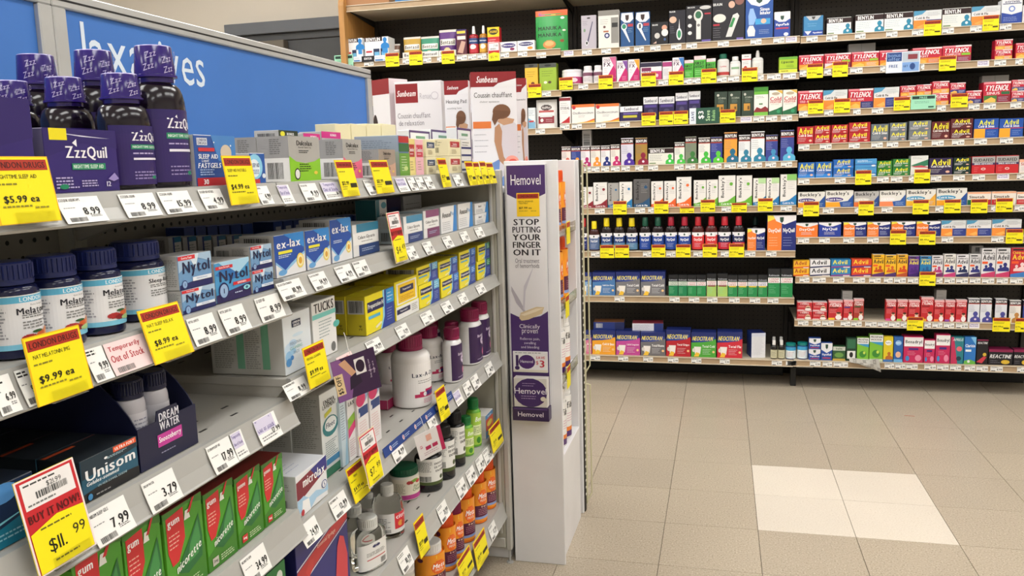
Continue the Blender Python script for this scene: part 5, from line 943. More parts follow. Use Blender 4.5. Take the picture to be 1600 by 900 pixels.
# ---- laxative bay, first shelf
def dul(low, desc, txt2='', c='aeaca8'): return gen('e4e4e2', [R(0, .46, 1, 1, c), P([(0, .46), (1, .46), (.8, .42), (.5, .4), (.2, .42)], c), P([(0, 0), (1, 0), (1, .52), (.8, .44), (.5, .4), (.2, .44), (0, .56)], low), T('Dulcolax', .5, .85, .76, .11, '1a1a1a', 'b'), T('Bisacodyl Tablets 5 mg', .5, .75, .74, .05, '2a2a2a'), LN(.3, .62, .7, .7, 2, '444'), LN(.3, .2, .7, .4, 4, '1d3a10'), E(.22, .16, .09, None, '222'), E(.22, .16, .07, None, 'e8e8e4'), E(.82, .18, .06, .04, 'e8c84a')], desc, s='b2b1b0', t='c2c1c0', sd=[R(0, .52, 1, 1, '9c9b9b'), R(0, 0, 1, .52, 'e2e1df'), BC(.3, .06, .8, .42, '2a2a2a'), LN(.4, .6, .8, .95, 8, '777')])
gbox('T', 1, 454, 502, 212, dul('8ac828', 'green and grey laxative tablet box'), 'l', .004, .055, back=1)
gbox('T', 1, 538, 567, 217, dul('e8688a', 'pink and grey laxative tablet box'), 'l', .004, .055)
gbox('T', 1, 507, 536, 222, dul('e8688a', 'pink and grey laxative tablet box'), 'l', .06, .04)
for i, (a, b2, t, c) in enumerate(((440, 470, 203, '2d3a28'), (400, 426, 206, '2d3a28'), (506, 536, 205, 'd8308a'), (478, 504, 208, 'd8308a'))):
    gbox('T' if a > 430 else 'S', 1, a, b2, t, gen('b8b7b5', [R(0, .86, 1, 1, c), E(.2, .93, .12, .05, 'e8e23a' if c == '2d3a28' else c), T('BONUS', .6, .93, .4, .05, 'fff', 'b')], ('grey carton behind, dark green tab' if c == '2d3a28' else 'grey carton behind, magenta tab'), sd=SDT), 'l', .13, .05)
gbox('T', 1, 593, 619, 233, dul('c8a08a', 'low taupe laxative box', c='a09286'), 'l', .004, .06)
gbox('T', 1, 625, 641, 211, gen('5a7aa0', [R(0, .82, 1, .98, 'b8282c'), R(0, .6, 1, .8, '2f6a3a'), R(0, 0, 1, .56, '6aa03a'), LN(.2, .1, .8, .5, 6, 'd0e0b8'), E(.6, .18, .2, .06, 'c8dc8a')], 'tall slate and green laxative carton', s='93a0ae', t='a8b0b8', sd=[R(0, 0, 1, .6, '9aa89a'), LN(.1, .1, .9, .9, 16, '7a8694')]), 'l', .004, .1)
CRM = lambda d: gen('e9e0b8', [R(.1, .3, .5, .7, 'b0a888')], d, sd=[BC(.3, .2, .7, .8, '8a8468')])
for k, (a, b2) in enumerate(((528, 552), (553, 576), (577, 599), (600, 622))):
    gbox('T', 1, a, b2, 193, CRM('cream tablet carton at the back'), 'l', .2, .05)
SN = lambda c, lb, d, w='Senokot': gen(c, [R(.1, .5, .9, .84, lb), T(w, .5, .7, .7, .12, 'fff', 'b'), LN(.2, .54, .8, .62, 1, 'f0e0e0'), LN(.2, .12, .7, .4, 4, 'a89a78')], d, s='e3d9b4', t='efe8cc', sd=[BC(.2, .2, .7, .5, '5a563c'), LN(.2, .6, .8, .9, 4, '9a9478')])
gbox('T', 1, 640, 650, 216, SN('ebd88a', 'b03030', 'slim yellow senna box, red label'), 'l', .004, .05); gbox('T', 1, 651, 663, 217, SN('f0b8c4', 'c83a50', 'pink senna box, red label'), 'l', .004, .05)
gbox('T', 1, 667, 682, 217, SN('ece3bc', '2f4468', 'cream senna box, slate label'), 'l', .004, .05, st=2); gbox('T', 1, 703, 721, 216, SN('ece3bc', 'b0202c', 'cream senna box, crimson label'), 'l', .004, .09, st=2)
gbox('T', 1, 722, 737, 218, gen('e6e4e0', [R(0, v, 1, v+.06, NV) for v in (.06, .3, .5, .72)]+[LN(.1, .8, .9, .95, 2, '333')], 'white stool softener box, navy bars', s='c8c6c0'), 'l', .004, .035)
for a, b2, t, ins in ((642, 674, 203, .1), (676, 712, 202, .1), (716, 752, 199, .048)):
    gbox('T', 1, a, b2, t, gen('e6e8ea', [R(0, .0, .05, 1, '4a2a6a'), R(.95, 0, 1, 1, '4a2a6a'), R(0, .95, 1, 1, '4a2a6a'), R(.3, .82, .75, .88, '6a9a7a'), LN(.12, .1, .88, .78, 12, '9aa4ac')], 'white carton with purple frame'), 'l', ins, .03)
gtag('S', 1, [(95, 160, '8.99'), (192, 246, '8.99'), (253, 300, '15.99'), (316, 350, '4.99'), (404, 423, '4.99')])
gtag('T', 1, [(438, 456, '!'), (473, 498, '9.99'), (505, 533, '!16.99'), (572, 592, '10.99'), (621, 637, '!'), (639, 650, '21.99'), (652, 663, '13.99'), (665, 676, '11.99'), (710, 721, '13.99')])
gyel('S', 1, 1, 97, 353, 244, '$5.99', word='NIGHTTIME SLEEP AID'); gyel('S', 1, 362, 406, 321, 243, '$4.99', word='SLEEP AID FASTGELS')
for a, b2, pb, pt in ((537, 563, 308, 250), (590, 617, 303, 250), (693, 706, 293, 247), (735, 746, 290, 252), (747, 756, 289, 253), (757, 766, 288, 252), (767, 777, 287, 254)): gyel('T', 1, a, b2, pb, pt, '$12.99', 'k', .014, .006)
# ---- sleep-aid bay, second shelf
def mel(w, desc, fruit=1):
    f = [R(0, .86, 1, .98, '5fb8dc'), T('LONDON', .5, .92, .3, .08, 'eaf6fc', 'b'), T('Extra Strength', .56, .8, .3, .04, '444', 'i'), T(w, .55, .7, .48, .12, '20202a', 'b'), LN(.36, .56, .74, .64, 2, '777'), LN(.36, .36, .74, .52, 3, '888'), R(0, 0, 1, .1, '7fc8e4')]
    if fruit: f += [E(.42, .2, .09, .06, 'b02a2c'), E(.58, .22, .08, .07, 'd8622a'), E(.68, .26, .05, .08, 'e88a3a'), E(.5, .16, .07, .05, '8a1c24'), E(.52, .3, .07, .025, '2f5a2c'), E(.63, .14, .11, .05, 'a8cc8a')]
    f += [LN(.0, .2, .22, .8, 10, '9a9aa0')]
    return bot(desc, '1b2660', '131840', 'e9e8ea', f, 'pill', n='vitamin_bottle', lz=(.1, .66), rc=.86)
for a, b2, t, ds in ((-22, 60, 408, 'navy melatonin bottle by the bay edge'), (46, 126, 398, 'navy melatonin bottle between its twins'), (115, 189, 388, 'navy melatonin bottle, whole fruit picture showing')): gbot('S', 2, a, b2, t, mel('Melatonin', ds), .004)
gbot('S', 2, 175, 256, 376, mel('Sleep-Relax', 'navy bottle, plain sleep relax label', 0), .012)
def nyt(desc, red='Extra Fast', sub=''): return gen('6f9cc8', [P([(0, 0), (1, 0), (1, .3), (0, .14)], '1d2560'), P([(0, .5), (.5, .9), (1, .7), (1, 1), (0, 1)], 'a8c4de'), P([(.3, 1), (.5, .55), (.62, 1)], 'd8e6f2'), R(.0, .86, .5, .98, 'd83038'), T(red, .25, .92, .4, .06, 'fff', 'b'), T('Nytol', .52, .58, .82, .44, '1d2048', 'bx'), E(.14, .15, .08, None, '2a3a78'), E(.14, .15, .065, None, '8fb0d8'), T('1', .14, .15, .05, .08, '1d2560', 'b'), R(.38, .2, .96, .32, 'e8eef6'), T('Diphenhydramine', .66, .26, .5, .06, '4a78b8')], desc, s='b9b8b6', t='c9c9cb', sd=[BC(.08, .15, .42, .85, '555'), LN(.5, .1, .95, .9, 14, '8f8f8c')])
yc, W, H, z = gbox('S', 2, 286, 338, 455, nyt('lower blue caplet box', 'Extra Strength'), 'l', .0, .04)
gbox('S', 2, 281, 333, 401, nyt('upper blue caplet box'), 'l', .0, .04, up=H+.0005)
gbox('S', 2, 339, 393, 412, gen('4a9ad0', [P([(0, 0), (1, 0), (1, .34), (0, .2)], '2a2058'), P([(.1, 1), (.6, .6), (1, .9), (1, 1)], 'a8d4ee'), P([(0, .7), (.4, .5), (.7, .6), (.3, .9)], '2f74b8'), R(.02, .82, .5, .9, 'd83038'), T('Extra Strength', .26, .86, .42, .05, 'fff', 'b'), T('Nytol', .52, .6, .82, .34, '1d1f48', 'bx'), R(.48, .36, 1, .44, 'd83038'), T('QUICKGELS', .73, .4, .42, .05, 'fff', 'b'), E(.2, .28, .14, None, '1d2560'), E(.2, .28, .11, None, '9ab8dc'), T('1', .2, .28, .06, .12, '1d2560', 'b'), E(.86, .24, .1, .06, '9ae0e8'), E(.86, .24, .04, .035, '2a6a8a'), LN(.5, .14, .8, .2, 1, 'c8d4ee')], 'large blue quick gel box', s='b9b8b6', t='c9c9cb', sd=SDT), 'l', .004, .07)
yc, W, H, z = gbox('S', 2, 396, 434, 424, nyt('lower small caplet box', 'Extra Strength'), 'l', .004, .06)
gbox('S', 2, 393, 431, 386, nyt('upper small caplet box', 'Extra Strength'), 'l', .004, .06, up=H+.0005)
for i, (a, b2) in enumerate(((268, 288), (290, 311), (313, 334), (336, 356), (358, 381), (383, 405))): gbox('T', 2, a, b2, 372+i*-.6, gen('e0e0e0', [R(0, .86, 1, 1, '2f7ea8'), R(.0, 0, .3, 1, 'b9bcc0'), LN(.4, .2, .9, .8, 8, '9aa'), R(.3, 0, .42, 1, '24408c')], 'white carton with teal top behind', s='a9a8a6', sd=SDT), 'l', .2, .05)
for i in range(6): gbox('T', 2, 292+i*18, 308+i*18, 356-i, gen('24408c', [R(.1, .1, .9, .3, 'c8ccd4')], 'navy carton along the pegboard', s='1d306c', t='2c4a9a'), 'l', .30, .04)
gtag('S', 2, [(-8, 24, '6.99'), (33, 62, '9.99'), (140, 168, '9.99'), (170, 232, '?'), (299, 339, '8.99'), (348, 385, '8.99'), (404, 440, '8.99')])
gyel('S', 2, 60, 146, 637, 530, '$9.99', word='NAT MELATONIN 3MG'); gyel('S', 2, 243, 304, 571, 487, '$8.99', lean=.018, word='NAT SLEEP RELAX')
# ---- laxative bay, second shelf
def exl(desc, bar='e8e23a'): return gen('1d4fa8', [P([(.3, 1), (1, .6), (1, 1)], '2f8ad8'), P([(0, 0), (1, 0), (1, .46), (.55, .24), (.3, .1), (0, .32)], 'e9e9ea'), P([(0, .38), (.3, .14), (.5, .28), (1, .52), (1, .46), (.55, .22), (.3, .1), (0, .32)], '8fc4ea'), T('ex-lax', .46, .77, .8, .2, 'f4f4f6', 'bx'), R(.1, .54, .56, .61, bar), LN(.1, .44, .56, .52, 2, 'c8d8f0'), E(.82, .3, .13, None, 'f0d860'), E(.82, .3, .1, None, 'f6eab8'), E(.82, .3, .06, None, 'e0a83a'), E(.2, .1, .14, .07, '6aa8dc')], desc, s='bcbbb9', t='c9cdd4', sd=SDT)
gbox('T', 2, 432, 478, 369, exl('broad blue chocolate laxative box'), 'l', .004, .06); gbox('T', 2, 480, 517, 361, exl('broad blue chocolate laxative box'), 'l', .004, .06)
gbox('T', 2, 519, 551, 344, exl('tall blue laxative box, brown chocolate', '1d4fa8'), 'l', .004, .06)
def col(desc, a='2f7fa0', b2='1d3f78'): return gen('e4e4e4', [R(.14, .74, 1, 1, a), R(.2, .0, 1, .34, b2), R(.0, .36, .95, .72, 'efefee'), T('Colace Glycerin', .5, .56, .84, .14, '2a2a30', 'b'), LN(.3, .42, .8, .47, 1, '999'), LN(.3, .12, .85, .24, 2, 'a8b8d8')], desc, s='a8b4bc', t='cfd2d4', sd=SD)
gbox('T', 2, 553, 593, 352, col('teal suppository box, white label'), 'l', .004, .06); gbox('T', 2, 590, 607, 313, gen('e3e4e4', [R(0, 0, .3, 1, '2f7a8a'), T('Colace', .64, .62, .6, .1, '2a2a30', 'b'), E(.7, .86, .24, .08, '3f9ab0'), LN(.4, .1, .9, .5, 5, '999')], 'tall teal suppository carton behind', s='2a6a74', t='9fc0c4'), 'l', .09, .05)
gbox('T', 2, 632, 661, 339, col('blue suppository box, white label', '3f8ab0', '24407c'), 'l', .004, .06); gbox('T', 2, 663, 687, 330, col('plum suppository box, white label', '8a4a78', '7a3a68'), 'l', .004, .06)
def anu(desc): return gen('e9e9ea', [P([(.72, 0), (1, 0), (1, 1), (.86, 1)], '2f86d0'), T('Anusol', .34, .68, .56, .2, '22222a', 'b'), T('Plus', .72, .7, .24, .14, '5a9ad0'), LN(.06, .08, .7, .44, 5, 'b4b6bc')], desc, s='c4c6c8')
gbox('T', 2, 690, 714, 324, anu('tall white ointment box, blue edge'), 'l', .004, .05); gbox('T', 2, 717, 739, 319, anu('tall white ointment box, blue edge'), 'l', .004, .05); gbox('T', 2, 743, 764, 318, anu('small white ointment box, blue edge'), 'l', .004, .05, st=2)
gbox('T', 2, 632, 660, 307, gen('d0d2d4', [LN(.1, .2, .9, .8, 4, '777')], 'pale grey carton at the back'), 'l', .2, .05); gbox('T', 2, 607, 628, 310, gen('3a2a58', [R(.2, .3, .8, .7, '24306a')], 'indigo carton at the back'), 'l', .2, .05)
for i in range(9): gbox('T', 2, 430+i*15.5, 444+i*15.5, 347-i*1.3, gen('1f3c86', [R(.2, .5, .8, .8, 'b8bcc8')], 'deep blue carton at the back', s='1a2f6a', t='26489a'), 'l', .27, .05)
gtag('T', 2, [(437, 473, '10.99'), (487, 511, '14.99'), (527, 551, '6.99'), (555, 575, '6.99'), (637, 650, '6.99'), (663, 676, '7.49'), (694, 706, '11.99'), (721, 732, '11.99'), (744, 755, '7.99')])
gyel('T', 2, 619, 638, 412, 333, '$4.49', 'b', .016, .008, '6.99')
# ---- laxative bay, third shelf
gbox('T', 3, 447, 489, 495, gen('e6ecf0', [E(.16, .42, .16, .1, 'cfe2f2'), E(.3, .5, .14, .06, 'c4dcf0'), E(.5, .62, .2, .03, 'd4e6f2'), E(.14, .3, .13, .09, '9cc8ea'), E(.3, .36, .1, .05, 'a8d0ee'), E(.12, .2, .1, .07, '5a9cd8'), E(.24, .26, .06, .04, '4a8ed4'), R(.3, .76, .62, .88, '1d2a4a'), T('LONDON', .46, .84, .26, .035, 'fff', 'b'), T('DRUGS', .46, .79, .26, .035, 'fff', 'b'), T('PERSONAL', .4, .5, .56, .05, '8a98a4'), T('CLEANSING', .4, .42, .56, .05, '6ab0a0'), T('PADS', .4, .34, .4, .05, '8a98a4')], 'white cleansing pad box, blue splash', s='c4c4c0', t='d0d0cc', sd=[R(.36, .1, .46, .9, '7ab898'), R(.7, .1, .8, .9, '7ab898'), LN(.05, .1, .34, .9, 22, '9a9c98'), LN(.48, .1, .68, .9, 22, '9a9c98')]), 'l', .004, .13)
gbox('T', 3, 492, 528, 474, gen('eeeeec', [T('TUCKS', .5, .88, .84, .16, '16181c', 'bx'), R(0, .7, 1, .78, '7fd0c8'), LN(.24, .34, .8, .66, 6, '9aa'), E(.82, .12, .1, None, '777'), E(1, .5, .14, .06, '5ab8ac')], 'white medicated pad box, aqua band', s='d4d4d0'), 'l', .004, .12)
def prh(desc, rt='2f9ad8', w=.62, c='f2e21a'): return gen(c, [P([(.62, 1), (1, 1), (1, 0), (.5, 0), (.6, .3)], '1f3f9a'), P([(.6, 1), (.66, 1), (.64, .3), (.52, 0), (.48, 0), (.58, .3)], '8fd0e8'), R(.72, .6, 1, .98, rt), R(.06, .56, .62, .82, '1a2050'), T('Preparation H', .34, .69, .52, .15, 'f6f6f0', 'bx'), R(.08, .38, .48, .46, '4fb0d8'), LN(.76, .64, .96, .92, 3, 'e0f0f8'), P([(.3, .14), (.5, .22), (.52, .16), (.32, .08)], 'f0eecc'), LN(.72, .14, .96, .5, 5, '8fa0d8')], desc, s='b8a81c', t='cfc01c', sd=[R(.08, .55, .92, .9, 'b4b4b0'), BC(.16, .58, .84, .88, '333'), T('24', .7, .2, .16, .2, '4a4408', 'v')])
gbox('T', 3, 573, 617, 464, prh('long yellow suppository box, navy end'), 'l', .004, .04, back=2)
gbox('T', 3, 619, 655, 442, gen('f2e21a', [R(.02, 0, 1, .34, 'efefec'), R(.06, .38, .92, .94, 'e9e8e2'), R(.12, .42, .86, .9, 'f2c81c'), R(.2, .66, .78, .82, '1a2050'), T('Preparation H', .49, .74, .5, .07, 'f6f6f0', 'b'), LN(.2, .46, .8, .6, 3, 'c88a1c'), R(.04, .14, .6, .27, '1a2050'), T('Preparation H', .32, .2, .5, .06, 'fff', 'b'), LN(.66, .08, .96, .28, 4, '999')], 'yellow wipes pack, white flip lid', s='c4b41c', t='d4c41c'), 'l', .004, .09)
PH = (((656, 687, 447, 651, 684, 419), '6ab8d8', 'small yellow ointment box, sky end'), ((690, 717, 436, 685, 715, 410), '3f86d0', 'small yellow ointment box, blue end'), ((719, 743, 423, 717, 743, 395), '2f74c8', 'small yellow ointment box, cobalt end'), ((746, 771, 410, 746, 771, 384), '2f8a4a', 'small yellow ointment box, green end'))
for (a, b2, t, a2, b3, t2), rt, ds in PH:
    yc, W, H, z = gbox('T', 3, a, b2, t, prh('lower '+ds, rt), 'l', .004, .08); gbox('T', 3, a2+1, b3, t2, prh('upper '+ds, rt), 'l', .004, .08, up=H+.0005)
for i, (a, b2, t) in enumerate(((525, 548, 452), (550, 573, 444), (575, 604, 434), (606, 634, 424))): gbox('T', 3, a, b2, t, gen('cabb1a', [R(.1, .3, .6, .7, '1a2050')], 'yellow carton in the back row', s='a8981a', t='b8a81c', sd=[BC(.2, .4, .8, .9, '444')]), 'l', .15, .1)  # yellow darkened to paint in the shade behind the front boxes
gtag('T', 3, [(447, 480, '8.99'), (530, 553, '?'), (575, 596, '20.99'), (621, 638, '13.99'), (660, 676, '7.99'), (692, 705, '8.99'), (718, 729, '6.99'), (746, 757, '6.99')])
gyel('T', 3, 485, 517, 609, 545, '$9.99', word='PERSONAL CLEANSING')
# ---- sleep-aid bay, third shelf
gbox('S', 3, -70, 62, 735, gen('10284a', [P([(0, 0), (1, 0), (1, .45), (.5, .3), (0, .4)], '0f7a98'), P([(0, .42), (.5, .36), (1, .5), (.5, .4)], '7fd0e0'), E(.6, .85, .2, .16, '5a9ad8'), LN(.5, .1, .9, .24, 2, '9ad0e0')], 'navy and teal sleep box', s='14243c', t='1a2434'), 'r', .004, .09, back=2)
UNI = gen('1f5a74', [P([(0, 0), (1, 0), (1, .24), (.5, .3), (0, .2)], '17181c'), P([(0, .55), (1, .75), (1, 1), (0, 1)], '16303f'), R(.56, .86, .98, .99, 'ee5a2a'), T('ULTRA FORT', .77, .925, .36, .07, 'fff', 'b'), T('Unisom', .5, .6, .88, .26, 'f4f6f8', 'bx'), E(.42, .83, .03, .03, 'f4f6f8'), LN(.44, .78, .86, .84, 2, 'a8c8d4'), T('Gelules-sommeil', .34, .41, .56, .09, 'eef4f6', 'bi'), T('UN AIDE-SOMMEIL DESIGNE', .5, .27, .92, .05, 'b8d8e4'), E(.1, .1, .04, None, '3f8ac0'), LN(.2, .06, .5, .12, 1, '999')], 'dark teal sleep capsule box, orange flash', s='20272e', t='242a30', tp=[R(0, .8, .5, .9, 'c8562c')])
gbox('S', 3, 131, 219, 723, UNI, 'l', .004, .055, back=4)
gtag('S', 3, [(143, 202, '7.99'), (229, 277, '3.79'), (329, 364, '17.99'), (366, 383, '!'), (402, 434, '!17.99')])
gyel('S', 3, 62, 151, 905, 757, '$11.99', 'b', .018, .012, '$21.99')
# dream tray with bottles
z = gz('S', 3); xf = XG-.014; y0, y1 = colsolve(221, x=xf, z=z), colsolve(310, x=xf, z=z); W = y1-y0; D = .24; NVY = '161a3c'
tr = empty('display_tray', (xf-D/2, (y0+y1)/2, z), math.pi/2); tag(tr, clip_words('navy open-topped bottle tray with magenta label '+gphrase('S', 3)), 'tray'); register(('g', 'S', 3), (y0+y1)/2, dict(desc='navy bottle tray'), 'x', 'x')
mb = MB(); mb.box((-W/2, -D/2, 0), (W/2, D/2, .002), NVY); mb.build('tray_base', 'card', tr)
hf = .052
mb = MB(); mb.prism([(-W/2, .002), (W/2, .002), (W/2, hf), (W*.2, hf), (W*.17, hf+.012), (-W*.17, hf+.012), (-W*.2, hf), (-W/2, hf)], 1, -D/2, -D/2+.0015, NVY)
draw(mb, [T('DREAM', .52, .86, .34, .16, 'e8e8f0', 'b'), T('WATER', .52, .68, .34, .16, 'e8e8f0', 'b'), R(.3, .3, .72, .54, 'c43a9a'), T('Snoozeberry', .51, .42, .38, .14, 'fff', 'b'), LN(.34, .16, .68, .2, 1, '9a9ab8')], fmap(W, D, hf+.012), W, hf+.012); mb.build('tray_front', 'card', tr)
for sx in (-1, 1):
    pr = [(-D/2+.002, .002), (D/2, .002), (D/2, .13), (-D/2+.13, .128), (-D/2+.1, .124), (-D/2+.07, .115), (-D/2+.045, .102), (-D/2+.025, .084), (-D/2+.01, .066), (-D/2+.002, hf)]
    mb = MB(); mb.prism(pr, 0, sx*(W/2-.0015)-.0008, sx*(W/2-.0015)+.0008, NVY); mb.build('tray_side', 'card', tr)
mb = MB(); mb.box((-W/2+.003, D/2-.0015, .002), (W/2-.003, D/2, .13), NVY); mb.build('tray_back', 'card', tr)
dw = bot('small sleep shot bottle with navy cap', '15193a', 'c9c8d2', 'd6d5de', [LN(.3, .66, .7, .9, 3, '8a8aa0'), T('DREAM', .45, .46, .44, .14, '2a2450', 'b'), T('WATER', .45, .3, .44, .14, '5a3a7a', 'b'), R(.2, .08, .7, .18, 'b83a9a')], 'jug', n='shot_bottle', rc=.92)
k = 0
for ix in range(4):
    for iy in range(2):
        o = bottle('shot_bottle', .0185, .104, dw, True); o.location = (xf-.028-ix*.042, y0+.024+iy*.042, z+.0025); o.rotation_euler.z = math.pi/2
        tag(o, clip_words(f"navy-capped sleep shot bottle in navy tray's {NUM[ix]} row, {('sleep box', 'empty shelf')[iy]} side"), 'bottle', 'shot bottles in the navy tray')
# ---- sleep-aid bay, fourth and fifth shelves: nicotine gum
def nic(desc, w='gum', mg='2mg', mc='c8c4b8'): return gen('4a9a28', [P([(0, .0), (1, .0), (1, .4), (0, .2)], '3a7f20'), P([(0, 1), (1, 1), (1, .9), (.6, .97), (0, .93)], '3a7a24'), P([(.06, .93), (.5, .96), (.5, .62), (.3, .4), (.14, .38), (.06, .55)], 'd0262c'), T(w, .24, .84, .3, .08, 'fff', 'b'), LN(.1, .56, .4, .74, 4, 'f0b8a8'), P([(.88, .78), (.94, .5), (.9, .28), (.5, .2), (.3, .26), (.26, .32), (.6, .56)], '1d6a34'), P([(.84, .72), (.88, .5), (.8, .34), (.5, .3), (.6, .5)], '3f8f4a'), T('nicorette', .56, .38, .66, .09, 'f2f6ee', 'bd'), P([(.5, .8), (.66, .8), (.62, .9), (.54, .9)], 'eeeee8'), P([(.58, .86), (.66, .86), (.8, 1), (.74, 1)], 'c8242c'), R(.12, .05, .32, .15, mc), T(mg, .22, .1, .14, .05, '333' if mc != 'd0262c' else 'fff', 'b'), LN(.4, .05, .86, .14, 3, 'c8e0b0')], desc, s='2a6a1c', t='7a2420', sd=[R(.3, 0, 1, .9, '5aa82c')])
for a, b2, t, w, mg, mc, ds in ((130, 205, 876, 'gum', '2mg', 'c8c4b8', 'green gum box'), (206, 263, 838, 'gum', '2mg', 'c8c4b8', 'green gum box'), (266, 325, 806, 'gum', '2mg', 'c8c4b8', 'green gum box'), (327, 372, 775, 'gum', '2mg', 'c8c4b8', 'green gum box'), (374, 413, 750, 'gomme', '4mg', 'd0262c', 'red-dosed green gum box'), (415, 447, 728, 'gomme', '4mg', 'd0262c', 'red-dosed green gum box')):
    gbox('S', 4, a, b2, t, nic(ds, w, mg, mc), 'l', .004, .075, back=1)
gtag('S', 4, [(382, 418, '34.99')])
for a, b2 in ((368, 414), (417, 457)): gbox('S', 5, a, b2, 872, gen('1f7a3a', [T('gum', .4, .86, .4, .1, 'fff', 'b'), E(.75, .88, .12, .06, 'eef4ee'), P([(.88, .7), (.5, .2), (.3, .3)], '5ac06a'), T('nicorette', .5, .4, .7, .1, 'fff', 'b')], 'mint green nicotine gum box', s='155a2a', t='1a4a2a'), 'r', .004, .07)
# ---- laxative bay, fourth shelf
MIC = gen('e9ebee', [P([(0, .42), (0, .84), (1, 1), (1, .66), (.5, .5), (.2, .4)], '7f1f34'), P([(.46, .92), (1, 1), (1, .7), (.7, .58)], '2f2f86'), T('microlax', .56, .74, .72, .22, 'fff', 'b'), P([(0, .4), (.2, .44), (.36, .3), (.6, .34), (.9, .2), (1, .3), (1, .12), (.6, .16), (.4, .02), (.2, .1), (0, .1)], 'a8cdea'), P([(.1, 0), (.4, 0), (.36, .3), (.16, .34)], 'f4f5f6'), E(.88, .34, .09, .1, '2f3f8a'), E(.88, .34, .07, .08, 'eef0f4'), T('5', .88, .34, .05, .09, '2f3f8a', 'b'), E(.14, .07, .05, None, 'c0343c')], 'white micro enema box, maroon band', s='c9cac8', t='dfe1e6', sd=SD, tp=[LN(.1, .2, .6, .8, 5, 'a8b0c8')])
gbox('T', 4, 466, 513, 746, MIC, 'l', .0, .09, back=1)
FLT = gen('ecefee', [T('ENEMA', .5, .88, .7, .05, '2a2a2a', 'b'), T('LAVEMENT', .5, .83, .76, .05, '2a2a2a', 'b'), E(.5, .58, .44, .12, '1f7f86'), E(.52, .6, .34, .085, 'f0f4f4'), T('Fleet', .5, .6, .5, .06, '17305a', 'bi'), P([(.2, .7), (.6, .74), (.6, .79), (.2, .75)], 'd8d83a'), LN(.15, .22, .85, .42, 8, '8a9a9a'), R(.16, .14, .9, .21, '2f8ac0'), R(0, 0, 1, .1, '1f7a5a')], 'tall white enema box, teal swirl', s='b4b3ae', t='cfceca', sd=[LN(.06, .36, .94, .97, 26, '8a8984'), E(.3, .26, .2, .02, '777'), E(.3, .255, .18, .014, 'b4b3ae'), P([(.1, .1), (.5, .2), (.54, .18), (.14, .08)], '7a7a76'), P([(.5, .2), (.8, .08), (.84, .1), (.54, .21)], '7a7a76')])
gbox('T', 4, 507, 534, 618, FLT, 'l', .036, .06, back=4)
gbox('T', 4, 536, 545, 630, gen('cfe0ea', [LN(.1, .4, .8, .95, 14, '7a8a9a'), P([(.4, 0), (1, 0), (1, .6)], '9ac4dc')], 'slim pale blue laxative carton'), 'l', .03, .08)
gbox('T', 4, 547, 560, 622, gen('e8e6e6', [T('LAX', .5, .88, .7, .06, '222', 'b'), P([(0, .5), (1, .62), (1, .74), (0, .66)], '8ab83a'), P([(0, .36), (1, .5), (1, .62), (0, .5)], 'd83a7a'), LN(.1, .06, .8, .34, 8, 'c8a8b0')], 'white laxative carton, green and pink wave'), 'l', .03, .08)
LXB = gen('ece8e8', [E(.5, .86, .5, .12, '8fa4c8'), E(.36, .82, .42, .11, 'd0306a'), R(.1, .56, .95, .7, '24407c'), E(.16, .6, .05, .04, 'f0f0f0'), LN(.1, .1, .9, .5, 10, 'e0b8b8')], 'white laxative carton, pink circle', s='dcd4d4')
gbox('T', 4, 562, 579, 609, LXB, 'l', .024, .06); gbox('T', 4, 581, 597, 598, LXB, 'l', .024, .06)
LAXF = [T('Lax-A-Day', .58, .72, .5, .13, '1c2440', 'b'), LN(.42, .52, .76, .62, 2, '888'), R(.36, .2, .5, .28, 'c0265a'), R(.44, .2, .6, .33, 'c0265a'), R(.54, .2, .95, .38, 'c0265a'), R(.56, .23, .8, .33, '2a3a78'), E(.53, .27, .03, .05, 'f0f0f0'), LN(.5, .05, .8, .16, 3, 'e0a0b0')]
lx = bot('big white laxative jar, burgundy cap', '8a1c4a', 'ece9e8', None, [], 'jug', n='laxative_jar', lz=(.03, .62), rc=.62); lx['rot'] = 0.6; lx['lab'] = 'ece9e8'; lx['f'] = LAXF
gbot('T', 4, 613, 674, 521, lx, .006); gbot('T', 4, 648, 694, 508, lx, .05); gbot('T', 4, 586, 628, 534, lx, .14)
PF = [T('Restora', .55, .72, .42, .08, 'e8dcf0', 'b'), E(.62, .56, .14, .13, 'd8c8e0'), T('laxative', .62, .56, .18, .05, '3a1a4a', 'b'), E(.6, .24, .07, .1, 'd8709a'), LN(.3, .06, .7, .1, 1, 'c8b8d8')]
pb_ = bot('small purple-labelled bottle, burgundy cap', '8a1c4a', 'e8e6e6', '35184c', PF, 'jug', k=.7, n='laxative_bottle', lz=(.04, .7), sq=2.6); pl_ = bot('large purple-labelled bottle, burgundy cap', '8a1c4a', 'e8e6e6', '35184c', PF, 'jug', k=.7, n='laxative_bottle', lz=(.04, .7), sq=2.6)
gbot('T', 4, 693, 722, 511, pb_, .0); gbot('T', 4, 694, 720, 502, pb_, .062); gbot('T', 4, 718, 753, 482, pl_, .004); gbot('T', 4, 740, 769, 471, pl_, .004)
gbot('T', 4, 664, 688, 500, pb_, .13)
zf = gz('T', 4); gbox('T', 4, 606, 640, None, gen('e6e0e2', [P([(0, 0), (.5, 0), (.3, 1), (0, 1)], 'a82a5a'), R(.5, .3, .9, .6, '5a2a6a')], 'flat white and pink sachet box', s='b83a6a', t='dcd4d8', H=.022), 'l', .09, .07)
gtag('T', 4, [(472, 497, '24.99'), (519, 542, '12.99'), (614, 631, '11.99'), (669, 680, '14.99'), (711, 721, '!'), (726, 736, '19.99'), (738, 748, '21.99'), (760, 770, '16.99')])
